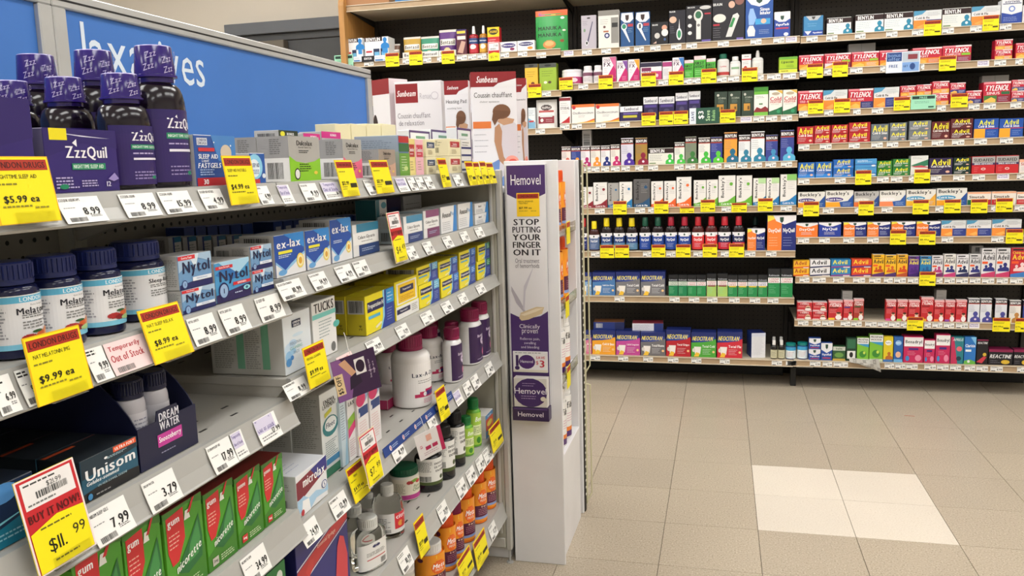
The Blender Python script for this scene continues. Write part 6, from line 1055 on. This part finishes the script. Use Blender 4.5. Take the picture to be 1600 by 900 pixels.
gyel('T', 4, 556, 579, 788, 735, '$4.99', 'y', .016, .006, 'FIBRE'); gyel('T', 4, 577, 600, 764, 684, '$7.99', 'b', .016, .02, '$9.49'); gyel('T', 4, 690, 704, 660, 612, '$12.99', 'k', .014, .006)
# blue shelf strip on the price channel
zt, h = GROWS['T'][3], GLIP['T'][3]; y0, y1 = colsolve(600, x=XG+.004, z=zt), colsolve(707, x=XG+.004, z=zt); Ls = y1-y0
mp = lambda u, v, o: (lipx('T', 4, zt-.012+v*.016)-XG+.0022+o, (u-.5)*Ls, v*.018)
mb = sheet(mp, Ls, .018, '1f3f86', 2)
draw(mb, [q for i in range(6) for q in (E(.08+i*.16, .5, .012, .28, 'f0e8ea'), R(.076+i*.16, .3, .084+i*.16, .7, 'c0304a'), LN(.1+i*.16, .3, .17+i*.16, .7, 2, 'b8c8e8'))], mp, Ls, .018)
o = mb.build('shelf_strip', 'paper'); o.location = (XG, (y0+y1)/2, zt-.012); tag(o, "blue shelf strip with small emblems along laxative bay's fourth shelf edge", 'shelf strip')
# ---- laxative bay, fifth shelf
gbox('T', 5, 472, 550, 856, gen('2a2a78', [P([(0, .62), (1, .84), (1, .96), (0, .76)], 'c8383c'), P([(0, .77), (1, .97), (1, .98), (0, .785)], 'e8e4ee'), P([(0, .6), (1, .82), (1, .83), (0, .615)], 'e8e4ee'), T('Essential Syringe', .56, .83, .36, .05, 'f0c8b8', 'b'), P([(.14, .7), (.22, .78), (.3, .76), (.28, .68), (.2, .64)], 'd04040'), P([(.66, .0), (.92, .0), (.96, .5), (.9, .7), (.82, .74), (.76, .66), (.7, .4)], 'd0404a'), LN(.3, .3, .6, .36, 1, 'b8b8e0')], 'large navy syringe box, red bottle picture', s='20205a', t='1d1d50'), 'l', .004, .1)
mo = bot('clear flat mineral oil bottle', 'd9d9d4', 'd8dcd8', None, [], 'jug', k=.55, bm='pet', n='oil_bottle', sq=3., rc=.5, lz=(.05, .55)); mo['rot'] = 0.35; mo['lab'] = 'e6e5e2'; mo['f'] = [E(.5, .84, .05, .06, '2a2a5a'), LN(.3, .5, .7, .66, 3, '777'), R(.3, .36, .7, .4, 'c04a50'), BC(.55, .06, .72, .28, '777')]
gbot('T', 5, 556, 596, 806, mo, .004); gbot('T', 5, 540, 570, 788, mo, .06)
cm = bot('clear citrate bottle, cherry label', 'dcdcd8', 'c9ccc4', None, [], 'round', bm='pet', n='citrate_bottle', rc=.4, lz=(.1, .5)); cm['rot'] = 0.5; cm['lab'] = 'e4e2e0'; cm['f'] = [R(.42, .2, .78, 1, 'd8303c'), T('citro', .6, .8, .3, .2, 'fff', 'b'), E(.55, .44, .06, .14, 'e8a04a'), E(.64, .42, .06, .14, 'c83a2a'), LN(.06, .3, .36, .8, 6, '888'), BC(.1, .05, .34, .22, '444')]
gbot('T', 5, 582, 631, 756, cm, .012); gbot('T', 5, 560, 592, 770, cm, .1)
fb = bot('white fibre jar, dark green lid', '14563c', 'e6e2da', None, [], 'jar', n='fibre_jar', lz=(.05, .7)); fb['rot'] = 0.45; fb['lab'] = 'ece4d2'; fb['f'] = [R(0, 0, 1, .22, 'b83a8a'), E(.4, .82, .08, .1, 'b02a2c'), E(.52, .88, .09, .08, '7aa83a'), E(.6, .8, .07, .08, 'c83a3a'), T('Pure', .56, .6, .26, .14, '4a7a2a', 'i'), T('Choice', .58, .44, .28, .14, '4a7a2a', 'i'), LN(.1, .3, .3, .8, 8, 'b0a890')]
gbot('T', 5, 608, 655, 727, fb, .05)
ps = bot('black psyllium tub, white label', '17161a', '1b1a1c', None, [], 'jug', n='fibre_tub', lz=(.16, .74), rc=.7); ps['rot'] = 0.5; ps['lab'] = 'e9e8e4'; ps['f'] = [R(0, .0, 1, .12, '4a5a2a'), T('ENVELOPPE', .62, .8, .4, .08, '222', 'b'), T('DE PSYLLIUM', .62, .66, .4, .08, '222', 'b'), T('ENTIERE', .6, .52, .32, .08, '222', 'b'), E(.6, .26, .05, .08, '3a4a20'), E(.72, .26, .05, .08, '3a4a20'), BC(.08, .14, .34, .34, '333'), LN(.06, .5, .4, .9, 8, '888')]
gbot('T', 5, 648, 691, 693, ps, .012); gbot('T', 5, 674, 711, 664, ps, .004); gbot('T', 5, 696, 727, 642, ps, .004)
bf = bot('green fibre bottle, dark green cap', '1a7a3c', '6ab03a', None, [], 'jug', n='fibre_bottle', lz=(.05, .72), rc=.7); bf['rot'] = 0.6; bf['lab'] = 'a8d04a'; bf['f'] = [T('Bene', .56, .8, .36, .16, 'f4f8f0', 'bi'), R(0, .3, 1, .62, 'e4ecb8'), LN(.3, .36, .72, .58, 4, '4a6a2a'), E(.5, .14, .1, .1, '3f8a2c')]
gbot('T', 5, 717, 740, 650, bf, .004); gbot('T', 5, 729, 752, 622, bf, .004)
gbox('T', 5, 760, 771, 650, gen('4a8ac0', [R(0, .3, 1, .8, 'd85a3a'), E(.5, .56, .36, .12, 'e8d84a'), T('Prunelax', .5, .88, .8, .08, 'fff', 'b'), E(.5, .15, .34, .1, 'e0a03a')], 'blue and red prune carton', s='e0dcd8'), 'l', .004, .06)
gtag('T', 5, [(625, 641, '10.99'), (686, 699, '21.99'), (715, 727, '14.99'), (731, 742, '14.99'), (746, 756, '19.99'), (757, 768, '24.99')])
gyel('T', 5, 658, 672, 874, 818, '$13.99', 'k', .014, .008); gyel('T', 5, 771, 787, 709, 672, '$9.99', 'k', .012, .008)
# ---- laxative bay, bottom shelf
MF = [E(.56, .62, .17, .19, 'e8591c'), E(.56, .62, .155, .172, 'f0702a'), R(.3, .12, .84, .42, '5a1a3c'), T('Meta', .57, .66, .3, .13, 'fff', 'bi'), T('MUCIL', .57, .54, .22, .06, 'fbe0c8', 'b'), T('4 in 1', .57, .38, .24, .05, 'f0d8c0', 'b'), LN(.4, .16, .76, .34, 4, 'c08a9a'), R(.3, .06, .84, .12, '8fa8dc'), E(.16, .86, .07, .06, '5a1a3c'), P([(.1, .9), (.5, .98), (.9, .9), (.5, .88)], 'fbd24a')]
mt = lambda cap, d: bot(d, cap, 'ee7a1c', 'f59a1f', MF, 'jar', k=.9, n='fibre_canister', lz=(.05, .8), rc=.8, rot=.7)
for a, b2, t, cap, d, ins in ((681, 712, 802, 'e8591c', 'orange fibre canister, orange lid', .004), (698, 724, 782, '8a1c4a', 'orange fibre canister, plum lid', .004), (708, 741, 758, 'e8591c', 'orange fibre canister, orange lid', .004), (729, 760, 735, 'e8591c', 'orange fibre canister, orange lid', .004), (748, 776, 716, 'e8591c', 'orange fibre canister, orange lid', .004)): gbot('T', 6, a, b2, t, mt(cap, d), ins)
gbot('T', 6, 650, 694, 845, mt('ecebe8', 'orange fibre canister, wide white lid'), .004); gbot('T', 6, 615, 650, 872, bot('white fibre jar, plain lid', 'e9e7e4', 'dedcd8', 'e4dccb', [R(0, .3, 1, .5, 'f0b83a')], 'tub', n='fibre_jar'), .01)
gtag('T', 6, [(766, 775, '17.99')]); gyel('T', 6, 747, 764, 893, 850, '$19.99', 'k', .012, .008); gyel('T', 6, 722, 741, 915, 880, '$17.99', 'k', .012, .008)

# ------------------------------------------------------------------ coupon pads hanging on the gondola
def pad(px, pys, W, H, tilt, lean, c, f, label, x=XG+.05):
    p = onplane(0, x, px, pys); o_ = MB(); n = 5
    for i in range(n):
        o_.box((-.0012*i-.0009, -W/2+.0006*i, -H/2), (-.0012*i, W/2+.0004*i, H/2-.0008*i), c if i == 0 else 'd8d2d4')
    draw(o_, f, lambda u, v, o: (o, (u-.5)*W, (v-.5)*H), W, H)
    ob = o_.build('coupon_pad', 'paper'); ob.location = tuple(p); ob.rotation_euler = (tilt, lean, -.75)
    mb = MB(); mb.tube([(-.002, -W*.02, H*.48), (-.004, -W*.04, H*.66), (-.014, 0, H*.86), (-.018, .0, H*.95)], .0006, 'e8e6e4'); mb.build('hang_loop', 'satin', ob)
    tag(ob, label, 'coupon pad')
pad(557, 586, .078, .078, .22, .18, '3a1f48', [P([(0, 0), (.3, 0), (.45, .5), (.2, 1), (0, 1)], '8a5a9a'), P([(.16, .9), (.32, .95), (.52, .55), (.4, .5)], 'd8a888'), P([(.3, .2), (.6, .3), (.55, .6), (.35, .5)], '2a1a38'), R(.0, .16, .2, .66, 'ecd2a4'), T('$5 OFF', .1, .41, .12, .44, '1c1410', 'bv'), R(.5, .5, .74, .88, 'f0ecf0'), E(.62, .69, .1, .15, '2a1434'), LN(.78, .1, .96, .9, 1, 'c8b0d0'), T('Stop putting your', .82, .55, .05, .6, 'e0d0e8', 'v'), T('finger on it', .91, .55, .05, .5, 'e0d0e8', 'v')], 'dark purple five dollars off coupon pad hung from a shelf edge')
pad(672, 692, .062, .064, .3, .2, 'ece8ea', [R(.86, 0, 1, 1, 'c0285a'), R(.4, .62, .6, .86, 'e8b0a0'), R(.3, .3, .5, .44, 'b8285a'), R(.56, .3, .76, .44, 'b8285a'), T('$3', .16, .5, .1, .4, 'c83a6a', 'v'), LN(.2, .1, .8, .26, 2, 'c8a0b0')], 'white and pink coupon pad hung from a shelf edge')

# ------------------------------------------------------------------ end display: a narrow white tower beyond the gondola
X0, X1, Y0, Y1 = -.742, -.583, -.362, .004
zt = rowsolve(252, X0, Y0); tw = empty('end_display', ((X0+X1)/2, (Y0+Y1)/2, 0)); cx, cy = (X0+X1)/2, (Y0+Y1)/2
tag(tw, 'narrow white end display tower with open shelves facing the aisle', 'display stand')
T1 = .012
for nm, a, b in (('side_panel', (X0, Y0, .0), (X1, Y0+T1, zt)), ('side_panel', (X0, Y1-T1, 0), (X1-.012, Y1, zt)), ('back_panel', (X0, Y0+T1+.0005, 0), (X0+.008, Y1-T1-.0005, zt)), ('plinth', (X0+.0085, Y0+T1+.0005, 0), (X1-.01, Y1-T1-.0005, .33))):
    slab(nm, (a[0]-cx, a[1]-cy, a[2]), (b[0]-cx, b[1]-cy, b[2]), 'white', .0015, tw)
SHZ = [.33]
for py in (575, 465, 352): SHZ.append(rowsolve(py+8, X1-.02, -.2))
for z in SHZ[1:]:
    s = slab('shelf', (X0+.009-cx, Y0+T1+.001-cy, z-.012), (X1-.014-cx, Y1-T1-.001-cy, z), 'white', .001, tw)
    slab('shelf_lip', (X1-.0135-cx, Y0+T1+.001-cy, z-.014), (X1-.011-cx, Y1-T1-.001-cy, z+.018), 'clear', 0, s)
k = 0
fbx = bot('white fibre bottle, plum and orange base', 'e6e4e2', 'e8e6e4', 'ebe9e6', [R(0, 0, 1, .14, '4a1f6a'), R(0, .14, 1, .24, 'e8802a'), T('fibre', .5, .78, .4, .16, '1a1a1a', 'b'), LN(.3, .36, .7, .6, 4, 'c86a9a')], 'jar', n='fibre_bottle', lz=(.04, .76))
for zi, (z, d, r, h, n) in enumerate(((SHZ[0], fbx, .042, .19, 4), (SHZ[1], fbx, .042, .18, 4), (SHZ[2], mt('e8591c', 'orange fibre canister on end display'), .045, .20, 3), (SHZ[3], mt('e8591c', 'orange fibre canister on end display'), .04, .19, 3))):
    top = (SHZ[zi+1]-.014 if zi < 3 else zt-.02)
    hh = min(h, top-z-.012)
    for i in range(n):
        o = bottle(d['n'], r, hh, d, True); o.location = (X1-.018-r, Y0+T1+.012+r+i*(2*r+.004), z+.0004); o.rotation_euler.z = math.pi/2
        if o.location.y+r > Y1-T1:
            for ch in list(o.children): bpy.data.objects.remove(ch)
            bpy.data.objects.remove(o); continue
        nm = 'white fibre bottle' if d is fbx else 'orange fibre canister'
        tag(o, f"{nm} on end display's {('lowest', 'second lowest', 'third lowest', 'topmost')[zi]} shelf, {NUM[i]} from advertising panel", 'bottle', f"bottles on end display's {('lowest', 'second lowest', 'third lowest', 'topmost')[zi]} shelf")
# yellow tags on the tower's lips
for zi, yy in ((1, -.2), (2, -.2), (3, -.16)):
    mb = MB(); mb.box((0, -.03, 0), (.0008, .03, .07), 'f2e21a'); mb.box((.0009, -.027, .052), (.0011, .027, .067), 'b0301c')
    o = mb.build('sale_tag', 'paper'); o.location = (X1-.009, yy, SHZ[zi]-.045); tag(o, f"yellow sale tag on end display's {('', 'second lowest', 'third lowest', 'topmost')[zi]} shelf lip", 'sale tag', 'yellow sale tags on the end display')
# advertising panel on the tower's side
yF = Y0-.001; zb = rowsolve(642, -.70, yF); zt2 = rowsolve(257, -.70, yF)
xa, xb = colsolve(790, y=yF, z=zt2), colsolve(853, y=yF, z=zt2); W = xb-xa; H = zt2-zb; xm = (xa+xb)/2
ad = empty('advertising_panel', (xm, yF, zb)); tag(ad, 'tall white and purple advertising panel on the end display', 'sign')
mb = MB(); mb.box((-W/2, -.012, 0), (W/2, 0, H), 'd9d8dc', .001, 'b0aeb4')
PU = '472a68'
P_ = [R(.04, .004, .99, .996, 'e6e3e6'), P([(.04, .885), (.25, .868), (.5, .862), (.75, .868), (.99, .885), (.99, .996), (.04, .996)], PU), T('Hemovel', .51, .94, .74, .042, 'f2eef4', '')]
for i, (s, v) in enumerate((('STOP', .775), ('PUTTING', .745), ('YOUR', .715), ('FINGER', .685), ('ON IT', .655))): P_.append(T(s, .5, v, .7, .024, '1c1420', 'b'))
P_ += [T('Oral treatment', .5, .622, .6, .018, '6a6070'), T('of hemorrhoids', .5, .602, .6, .018, '6a6070'),
       P([(.08, .52), (.3, .46), (.42, .42), (.4, .41), (.2, .45), (.08, .5)], 'b8b2bc'), P([(.66, .6), (.4, .52), (.36, .43), (.4, .42), (.44, .5)], 'cdc8d2'),
       P([(.04, .01), (.99, .01), (.99, .42), (.8, .4), (.5, .39), (.25, .395), (.04, .41)], PU), P([(.26, .39), (.3, .412), (.7, .437), (.9, .436), (.84, .41), (.5, .385), (.32, .38)], 'd9c39c'), P([(.3, .404), (.7, .43), (.88, .432), (.7, .418), (.4, .4)], 'ecdcc0'),
       T('Clinically', .52, .355, .52, .022, 'e8e0ee'), T('proven', .52, .333, .4, .022, 'e8e0ee'), T('Relieves pain,', .52, .305, .5, .014, 'd8cce2'), T('swelling', .52, .288, .3, .014, 'd8cce2'), T('and bleeding', .52, .271, .46, .014, 'd8cce2')]
draw(mb, P_, lambda u, v, o: ((u-.5)*W, -.012-o, v*H), W, H, base=.0003, step=.00008); mb.build('poster', 'card', ad)
mb = MB(); draw(mb, [T('Hemovel', .5, .56, .6, .1, '6a4a86', 'v')], lambda u, v, o: (W/2+.0004+o, -.012+u*.012, v*H), .012, H); mb.build('edge_lettering', 'card', ad)
mb = MB(); c1, c2 = .17, .255
mb.box((-W*.42, -.017, H*c1), (W*.46, -.0125, H*c2), 'ece9ea', .0005); wp, hp = W*.88, H*(c2-c1)
draw(mb, [LN(.06, .9, .94, .97, 1, '555'), R(.08, .3, .16, .82, '3a1f58'), E(.4, .5, .24, .34, '4a2468'), T('Hemovel', .4, .52, .36, .14, 'f0e8f4'), R(0, 0, 1, .12, 'e0d8c8'), T('SAVE', .8, .72, .26, .12, 'c8364a', 'b'), T('$', .7, .46, .08, .2, 'c8364a'), T('3', .84, .42, .18, .34, 'c8364a', 'b'), E(.12, .2, .07, .1, '3a1f58')], lambda u, v, o: (-W*.42+u*wp, -.017-o, H*c1+v*hp), wp, hp); mb.build('coupon_pad', 'card', ad)
mb = MB(); b1, b2 = -.02, .155
mb.box((-W*.4, -.05, H*b1), (W*.52, -.0125, H*b1+H*.055), '2f1a48', .0008); mb.box((-W*.36, -.046, H*b1+H*.056), (W*.48, -.016, H*b2), 'd8d2cc', .0005)
wb = W*.84; hb = H*(b2-b1-.056)
draw(mb, [E(.5, .5, .5, .5, '3f2060'), T('Hemovel', .5, .56, .96, .2, 'f2ecf6'), LN(.26, .7, .74, .86, 2, 'b8a0c8'), LN(.22, .26, .78, .42, 2, 'b8a0c8'), E(.88, .3, .08, .08, 'ddd4c4')], lambda u, v, o: (-W*.36+u*wb, -.046-o, H*b1+H*.056+v*hb), wb, hb)
draw(mb, [T('Hemovel', .5, .5, .7, .34, 'e8e0ee'), R(.04, .86, .96, .94, '5a3a7a')], lambda u, v, o: (-W*.4+u*W*.92, -.05-o, H*b1+v*H*.055), W*.92, H*.055); mb.build('leaflet_holder', 'card', ad)
# yellow tag stuck on it
mb = MB(); wy, hy = W*.56, H*.092; mb.box((-wy/2, -.001, 0), (wy/2, 0, hy), 'f5c81c')
draw(mb, [R(.03, .76, .97, .96, 'a8301c'), T('LONDON DRUGS', .5, .86, .8, .1, '4a0f0a', 'b'), T('HEMOVEL HEMORRHOID', .4, .64, .66, .06, '3a3408'), T('TREATMENT', .3, .56, .4, .06, '3a3408'), T('$17.99 ea', .38, .36, .56, .1, '1c1a04', 'b'), LN(.1, .2, .5, .27, 1, '8a7820'), LN(.62, .2, .94, .26, 1, '8a7820')], lambda u, v, o: ((u-.5)*wy, -.001-o, v*hy), wy, hy)
o = mb.build('sale_tag', 'paper'); o.location = (xm+W*.06, yF-.0135, zb+H*.797); tag(o, 'amber sale tag stuck on the purple advertising panel', 'sale tag')
# slotted upright and wire loop beyond the tower
px = onplane(2, 0, 913, 800); up = empty('slotted_upright', (-.60, .075, 0)); tag(up, 'cream slotted metal upright with wire loops beside the end display', 'upright')
zU = rowsolve(250, -.60, .075)
slab('post', (-.012, -.05, 0), (.012, -.035, zU), 'white', .002, up); slab('slotted_channel', (.002, -.034, 0), (.016, -.012, zU), 'dark', .001, up); slab('front_flange', (-.004, -.0115, .02), (.02, .004, zU), 'wire', .002, up)
mb = MB(); z = .06
while z < zU-.05: mb.box((.0161, -.03, z), (.0185, -.022, z+.006), 'e8e4d8'); z += .0254
mb.build('slot_row', 'satin', up)['kind'] = 'stuff'
for z0, z1 in ((.05, .46), (.52, zU-.01)):
    mb = MB(); mb.tube([(.012, .004, z0-.03), (.03, .02, z0), (.03, .02, (z0+z1)/2), (.03, .02, z1-.01), (.012, .004, z1)], .0028, 'cfcaa8', 8); mb.build('wire_loop', 'wire', up, True)
# heating pad boxes on top of the end display and behind it
back = empty('endcap_unit', (-.93, -.16, 0)); tag(back, 'white end cap cabinet behind the tower carrying tall heating pad boxes', 'shelving')
ZT = 1.16
slab('cabinet', (-.21, -.19, 0), (.17, .40, ZT-.02), 'white', .003, back); slab('top', (-.215, -.192, ZT-.0195), (.18, .405, ZT), 'white', .003, back)
def pad_box(px0, px1, pyt, y, rz, d, D=.085, label=''):
    zb = ZT+.0005; xa, xb = colsolve(px0, y=y, z=1.3), colsolve(px1, y=y, z=1.3); W = (xb-xa)/math.cos(rz); xc = (xa+xb)/2; H = rowsolve(pyt, xc, y)-zb
    o = boxmesh(W, D, H, d, .001).build('heating_pad_box', 'card'); c, s = math.cos(rz), math.sin(rz)
    o.location = (xc-s*D/2, y+c*D/2, zb); o.rotation_euler.z = rz; tag(o, label, 'box', None); return o
SB = '8f1d24'
BACKFIG = [P([(.56, .1), (1, .1), (1, .62), (.9, .66), (.72, .66), (.6, .58), (.6, .3)], 'd6d0d6'), P([(.6, .64), (.5, .6), (.48, .46), (.58, .26), (.7, .2), (.76, .24), (.68, .3), (.64, .42), (.66, .56)], 'b98a68'), P([(.56, .66), (.7, .62), (.9, .64), (.94, .68), (.76, .7), (.72, .76)], 'c79a78'), E(.66, .76, .2, .075, '7a5238'), P([(.48, .78), (.44, .68), (.5, .62), (.58, .68), (.8, .72), (.86, .76)], '6f4a32'), E(.86, .24, .16, .07, 'f0a090'), E(.88, .23, .11, .045, 'e4584a')]
BACKFIG = [(('p', [(u, v*.86) for u, v in q[1]], q[2]) if q[0] == 'p' else ('e', q[1], q[2]*.86, q[3], q[4]*.86, q[5])) for q in BACKFIG]
def sun(w1, w2, desc=''):
    f = [R(0, .87, 1, 1, SB), T('Sunbeam', .36, .935, .46, .06, 'f4ecec', 'bi'), P([(.5, .87), (1, .87), (1, .94), (.6, .9)], 'ecebed'), T(w1, .48, .8, .84, .045, '26262a', '')]
    if w2: f += [T(w2, .4, .74, .66, .02, '777')]
    f += [R(.02, .51, .42, .57, 'e07a3a'), LN(.04, .28, .36, .48, 4, '9a9aa0'), P([(.26, .0), (1, .0), (1, .22), (.7, .26), (.4, .2)], '6f92cc'), P([(.46, .06), (.9, .2), (.92, .18), (.5, .04)], 'e8e8ec'), E(.56, .1, .1, .04, 'e9e8ea')]+BACKFIG
    return gen('ebe9ec', f, desc, s='d8d4d8', t=SB, sd=[R(0, .87, 1, 1, SB), R(.2, .5, .8, .66, '9a8a80'), R(.2, .25, .8, .42, '5a5a66'), LN(.15, .72, .85, .84, 3, '999')])
pad_box(742, 806, 112, -.2, .33, sun('Coussin chauffant', 'chaleur apaisante'), label='tall white heating pad box, figure with glowing lower back')
pad_box(698, 734, 126, -.10, .12, sun('Heating Pad', 'soothing heat'), label='white heating pad box reading Heating, orange strip')
pad_box(808, 824, 122, -.05, .2, sun('Coussin chauffant', ''), label='slim edge of white heating pad box beside the tall one')
pad_box(621, 692, 127, -.02, .05, gen('e6e4e8', [R(.02, .8, .5, .98, SB), T('Sunbeam', .26, .89, .4, .1, 'f4ecec', 'bi'), T('Renue', .66, .86, .24, .06, 'b8b4bc'), E(.86, .86, .08, None, 'c8c4cc'), E(.86, .86, .065, None, 'e6e4e8'), T('Coussin chauffant', .4, .68, .7, .05, '8a868e'), T('de relaxation', .34, .61, .54, .05, '8a868e'), LN(.06, .3, .5, .54, 6, 'b4b0b8'), E(.78, .14, .14, .12, '241c20'), E(.92, .12, .05, .1, '241c20')], '', s='d4d2d6', t='dcdade'), label='wide white relaxation heating pad box, dark-haired head')
pad_box(582, 616, 124, .04, -.5, gen('e8e6ea', [R(0, .86, 1, 1, SB), E(.12, .52, .16, .16, '2c1c18'), E(.24, .44, .1, .08, 'c0805a'), P([(.0, 0), (.5, 0), (.4, .3), (0, .3)], 'dcd8e0'), E(.62, .22, .12, .14, '9a6240')], '', s='e0d0d4', t=SB), label='white heating pad box at the sign end, curly-haired figure')

# ------------------------------------------------------------------ goods on the top of the oak-end bay, flyer, floor litter
zT = 2.112+LH+.0015
def topbox(px0, px1, h, d, name, label, y=YL+.014, D=.2, cat='box'):
    xa, xb = colsolve(px0, y=y, z=zT), colsolve(px1, y=y, z=zT); o = boxmesh(xb-xa-.002, D, h, d, .001).build(name, d.get('m', 'card')); o.location = ((xa+xb)/2, y+D/2, zT); tag(o, label, cat); return o
topbox(541, 608, .3, gen('a9794e', [R(.0, .47, 1, .53, 'b98a5c')], '', m='card'), 'cardboard_carton', 'plain brown cardboard carton on top of the oak-end bay')
topbox(617, 646, .14, gen('2f6fa8', [E(.5, .4, .4, .2, 'c02a4a'), T('Halls', .5, .4, .5, .16, 'fff', 'b')], ''), 'lozenge_box', 'blue lozenge box with red oval on top of the oak-end bay', D=.08)
topbox(651, 664, .12, gen('dcdce4', [R(.1, .1, .9, .4, 'a8aab8')], ''), 'lozenge_box', 'small white box beside blue lozenge box on the top shelf', D=.06)
topbox(668, 700, .16, gen('3a2a4a', [R(0, 0, 1, .25, 'c8b0b8')], ''), 'lozenge_box', 'dark plum box on the top shelf of the oak-end bay', D=.07)
topbox(702, 730, .15, gen('24345a', [R(0, 0, 1, .2, 'b0a8c0')], ''), 'lozenge_box', 'dark navy box on the top shelf of the oak-end bay', D=.07)
p = onplane(1, YL-.012, 1349, 567); zl = ROWS[3][9]+LH
mb = MB(); n = 9; mbv = []
for j, (yy, zz) in enumerate([(.06, .001), (.02, .004), (-.004, .006), (-.012, -.012), (-.014, -.03), (-.012, -.05)]):
    mbv.append([(-.075+.145*i/n+j*.003, yy+.003*math.sin(i*1.3+j), zz*(1 if j < 3 else (.1+.9*(i/n)**1.3))+(.004*math.sin(i*.9)+.006 if j < 3 else 0.)) for i in range(n+1)])
for j in range(len(mbv)-1):
    for i in range(n): mb.face([mbv[j][i], mbv[j][i+1], mbv[j+1][i+1], mbv[j+1][i]], 'b4b0a8' if (i+j) % 3 else '8f8b84'); mb.face([tuple(np.array(q)+[0, .0006, -.0004]) for q in (mbv[j+1][i], mbv[j+1][i+1], mbv[j][i+1], mbv[j][i])], 'a8a49c')
o = mb.build('newspaper_flyer', 'paper'); o.location = (p[0], YL-.006, zl+.004); tag(o, 'crumpled grey newsprint flyer drooping over the lowest shelf edge', 'flyer')
q = onplane(2, 0, 1421, 650); mb = MB(); mb.box((-.022, -.002, .0001), (.022, .002, .0012), 'b8604a', .0004); o = mb.build('paper_scrap', 'paper'); o.location = (q[0], q[1], 0); o.rotation_euler.z = -.05; tag(o, 'tiny red paper scrap lying on the beige floor tiles', 'litter')
q = onplane(1, YP-.145, 1255, 588); mb = MB(); mb.box((-.05, -.0008, -.012), (.05, 0, .012), 'c8c6c0'); o = mb.build('fallen_tag_strip', 'paper'); o.location = (q[0], YP-.1415, .06); tag(o, 'grey plastic strip left under the lowest wall shelf', 'strip')

# ------------------------------------------------------------------ look-alikes in one row: say which one, counted from something one can find
ORD = ['first', 'second', 'third', 'fourth', 'fifth', 'sixth', 'seventh', 'eighth', 'ninth', 'tenth', 'eleventh', 'twelfth', 'thirteenth', 'fourteenth', 'fifteenth', 'sixteenth', 'seventeenth']
def dedupe():
    by = {}
    for o in bpy.data.objects:
        if o.parent is None and o.get('label'): by.setdefault(o['label'], []).append(o)
    for lab, obs in by.items():
        if len(obs) < 2 or ' bay' not in lab: continue
        wall = any(n in lab for n in BAYNAME.values()); key = (lambda o: o.location.x) if wall else (lambda o: -o.location.y)
        cl = []
        for o in sorted(obs, key=key):
            if cl and abs(key(cl[-1][0])-key(o)) < .02: cl[-1].append(o)
            else: cl.append([o])
        head, tail = lab.split(' on ', 1) if ' on ' in lab else (lab, '')
        if ' tag ' in head:      # a shelf-edge tag: count it among all tags of its kind on that edge
            same = sorted([o for o in bpy.data.objects if o.parent is None and o.get('group') == obs[0].get('group') and o.name.split('.')[0] == obs[0].name.split('.')[0]], key=key)
            for o in obs: o['label'] = f"{' '.join(head.split()[:3])}, {ORD[same.index(o)]} from {'oak end' if wall else 'end display'} on {tail}"
            continue
        for i, c in enumerate(cl):
            flat = max(o.location.z for o in c)-min(o.location.z for o in c) < .002
            c = sorted(c, key=lambda o: (o.location.z if not flat else (o.location.y if wall else -o.location.x)))
            for j, o in enumerate(c):
                pre = '' if len(c) == 1 else (('front ' if j == 0 else 'rear ') if flat else ('lower ' if j == 0 else 'upper '))
                suf = '' if len(cl) == 1 else f", {ORD[i]} from {'oak end' if wall else 'end display'}"
                o['label'] = clip_words(f"{pre}{head}{suf} on {tail}")
dedupe()
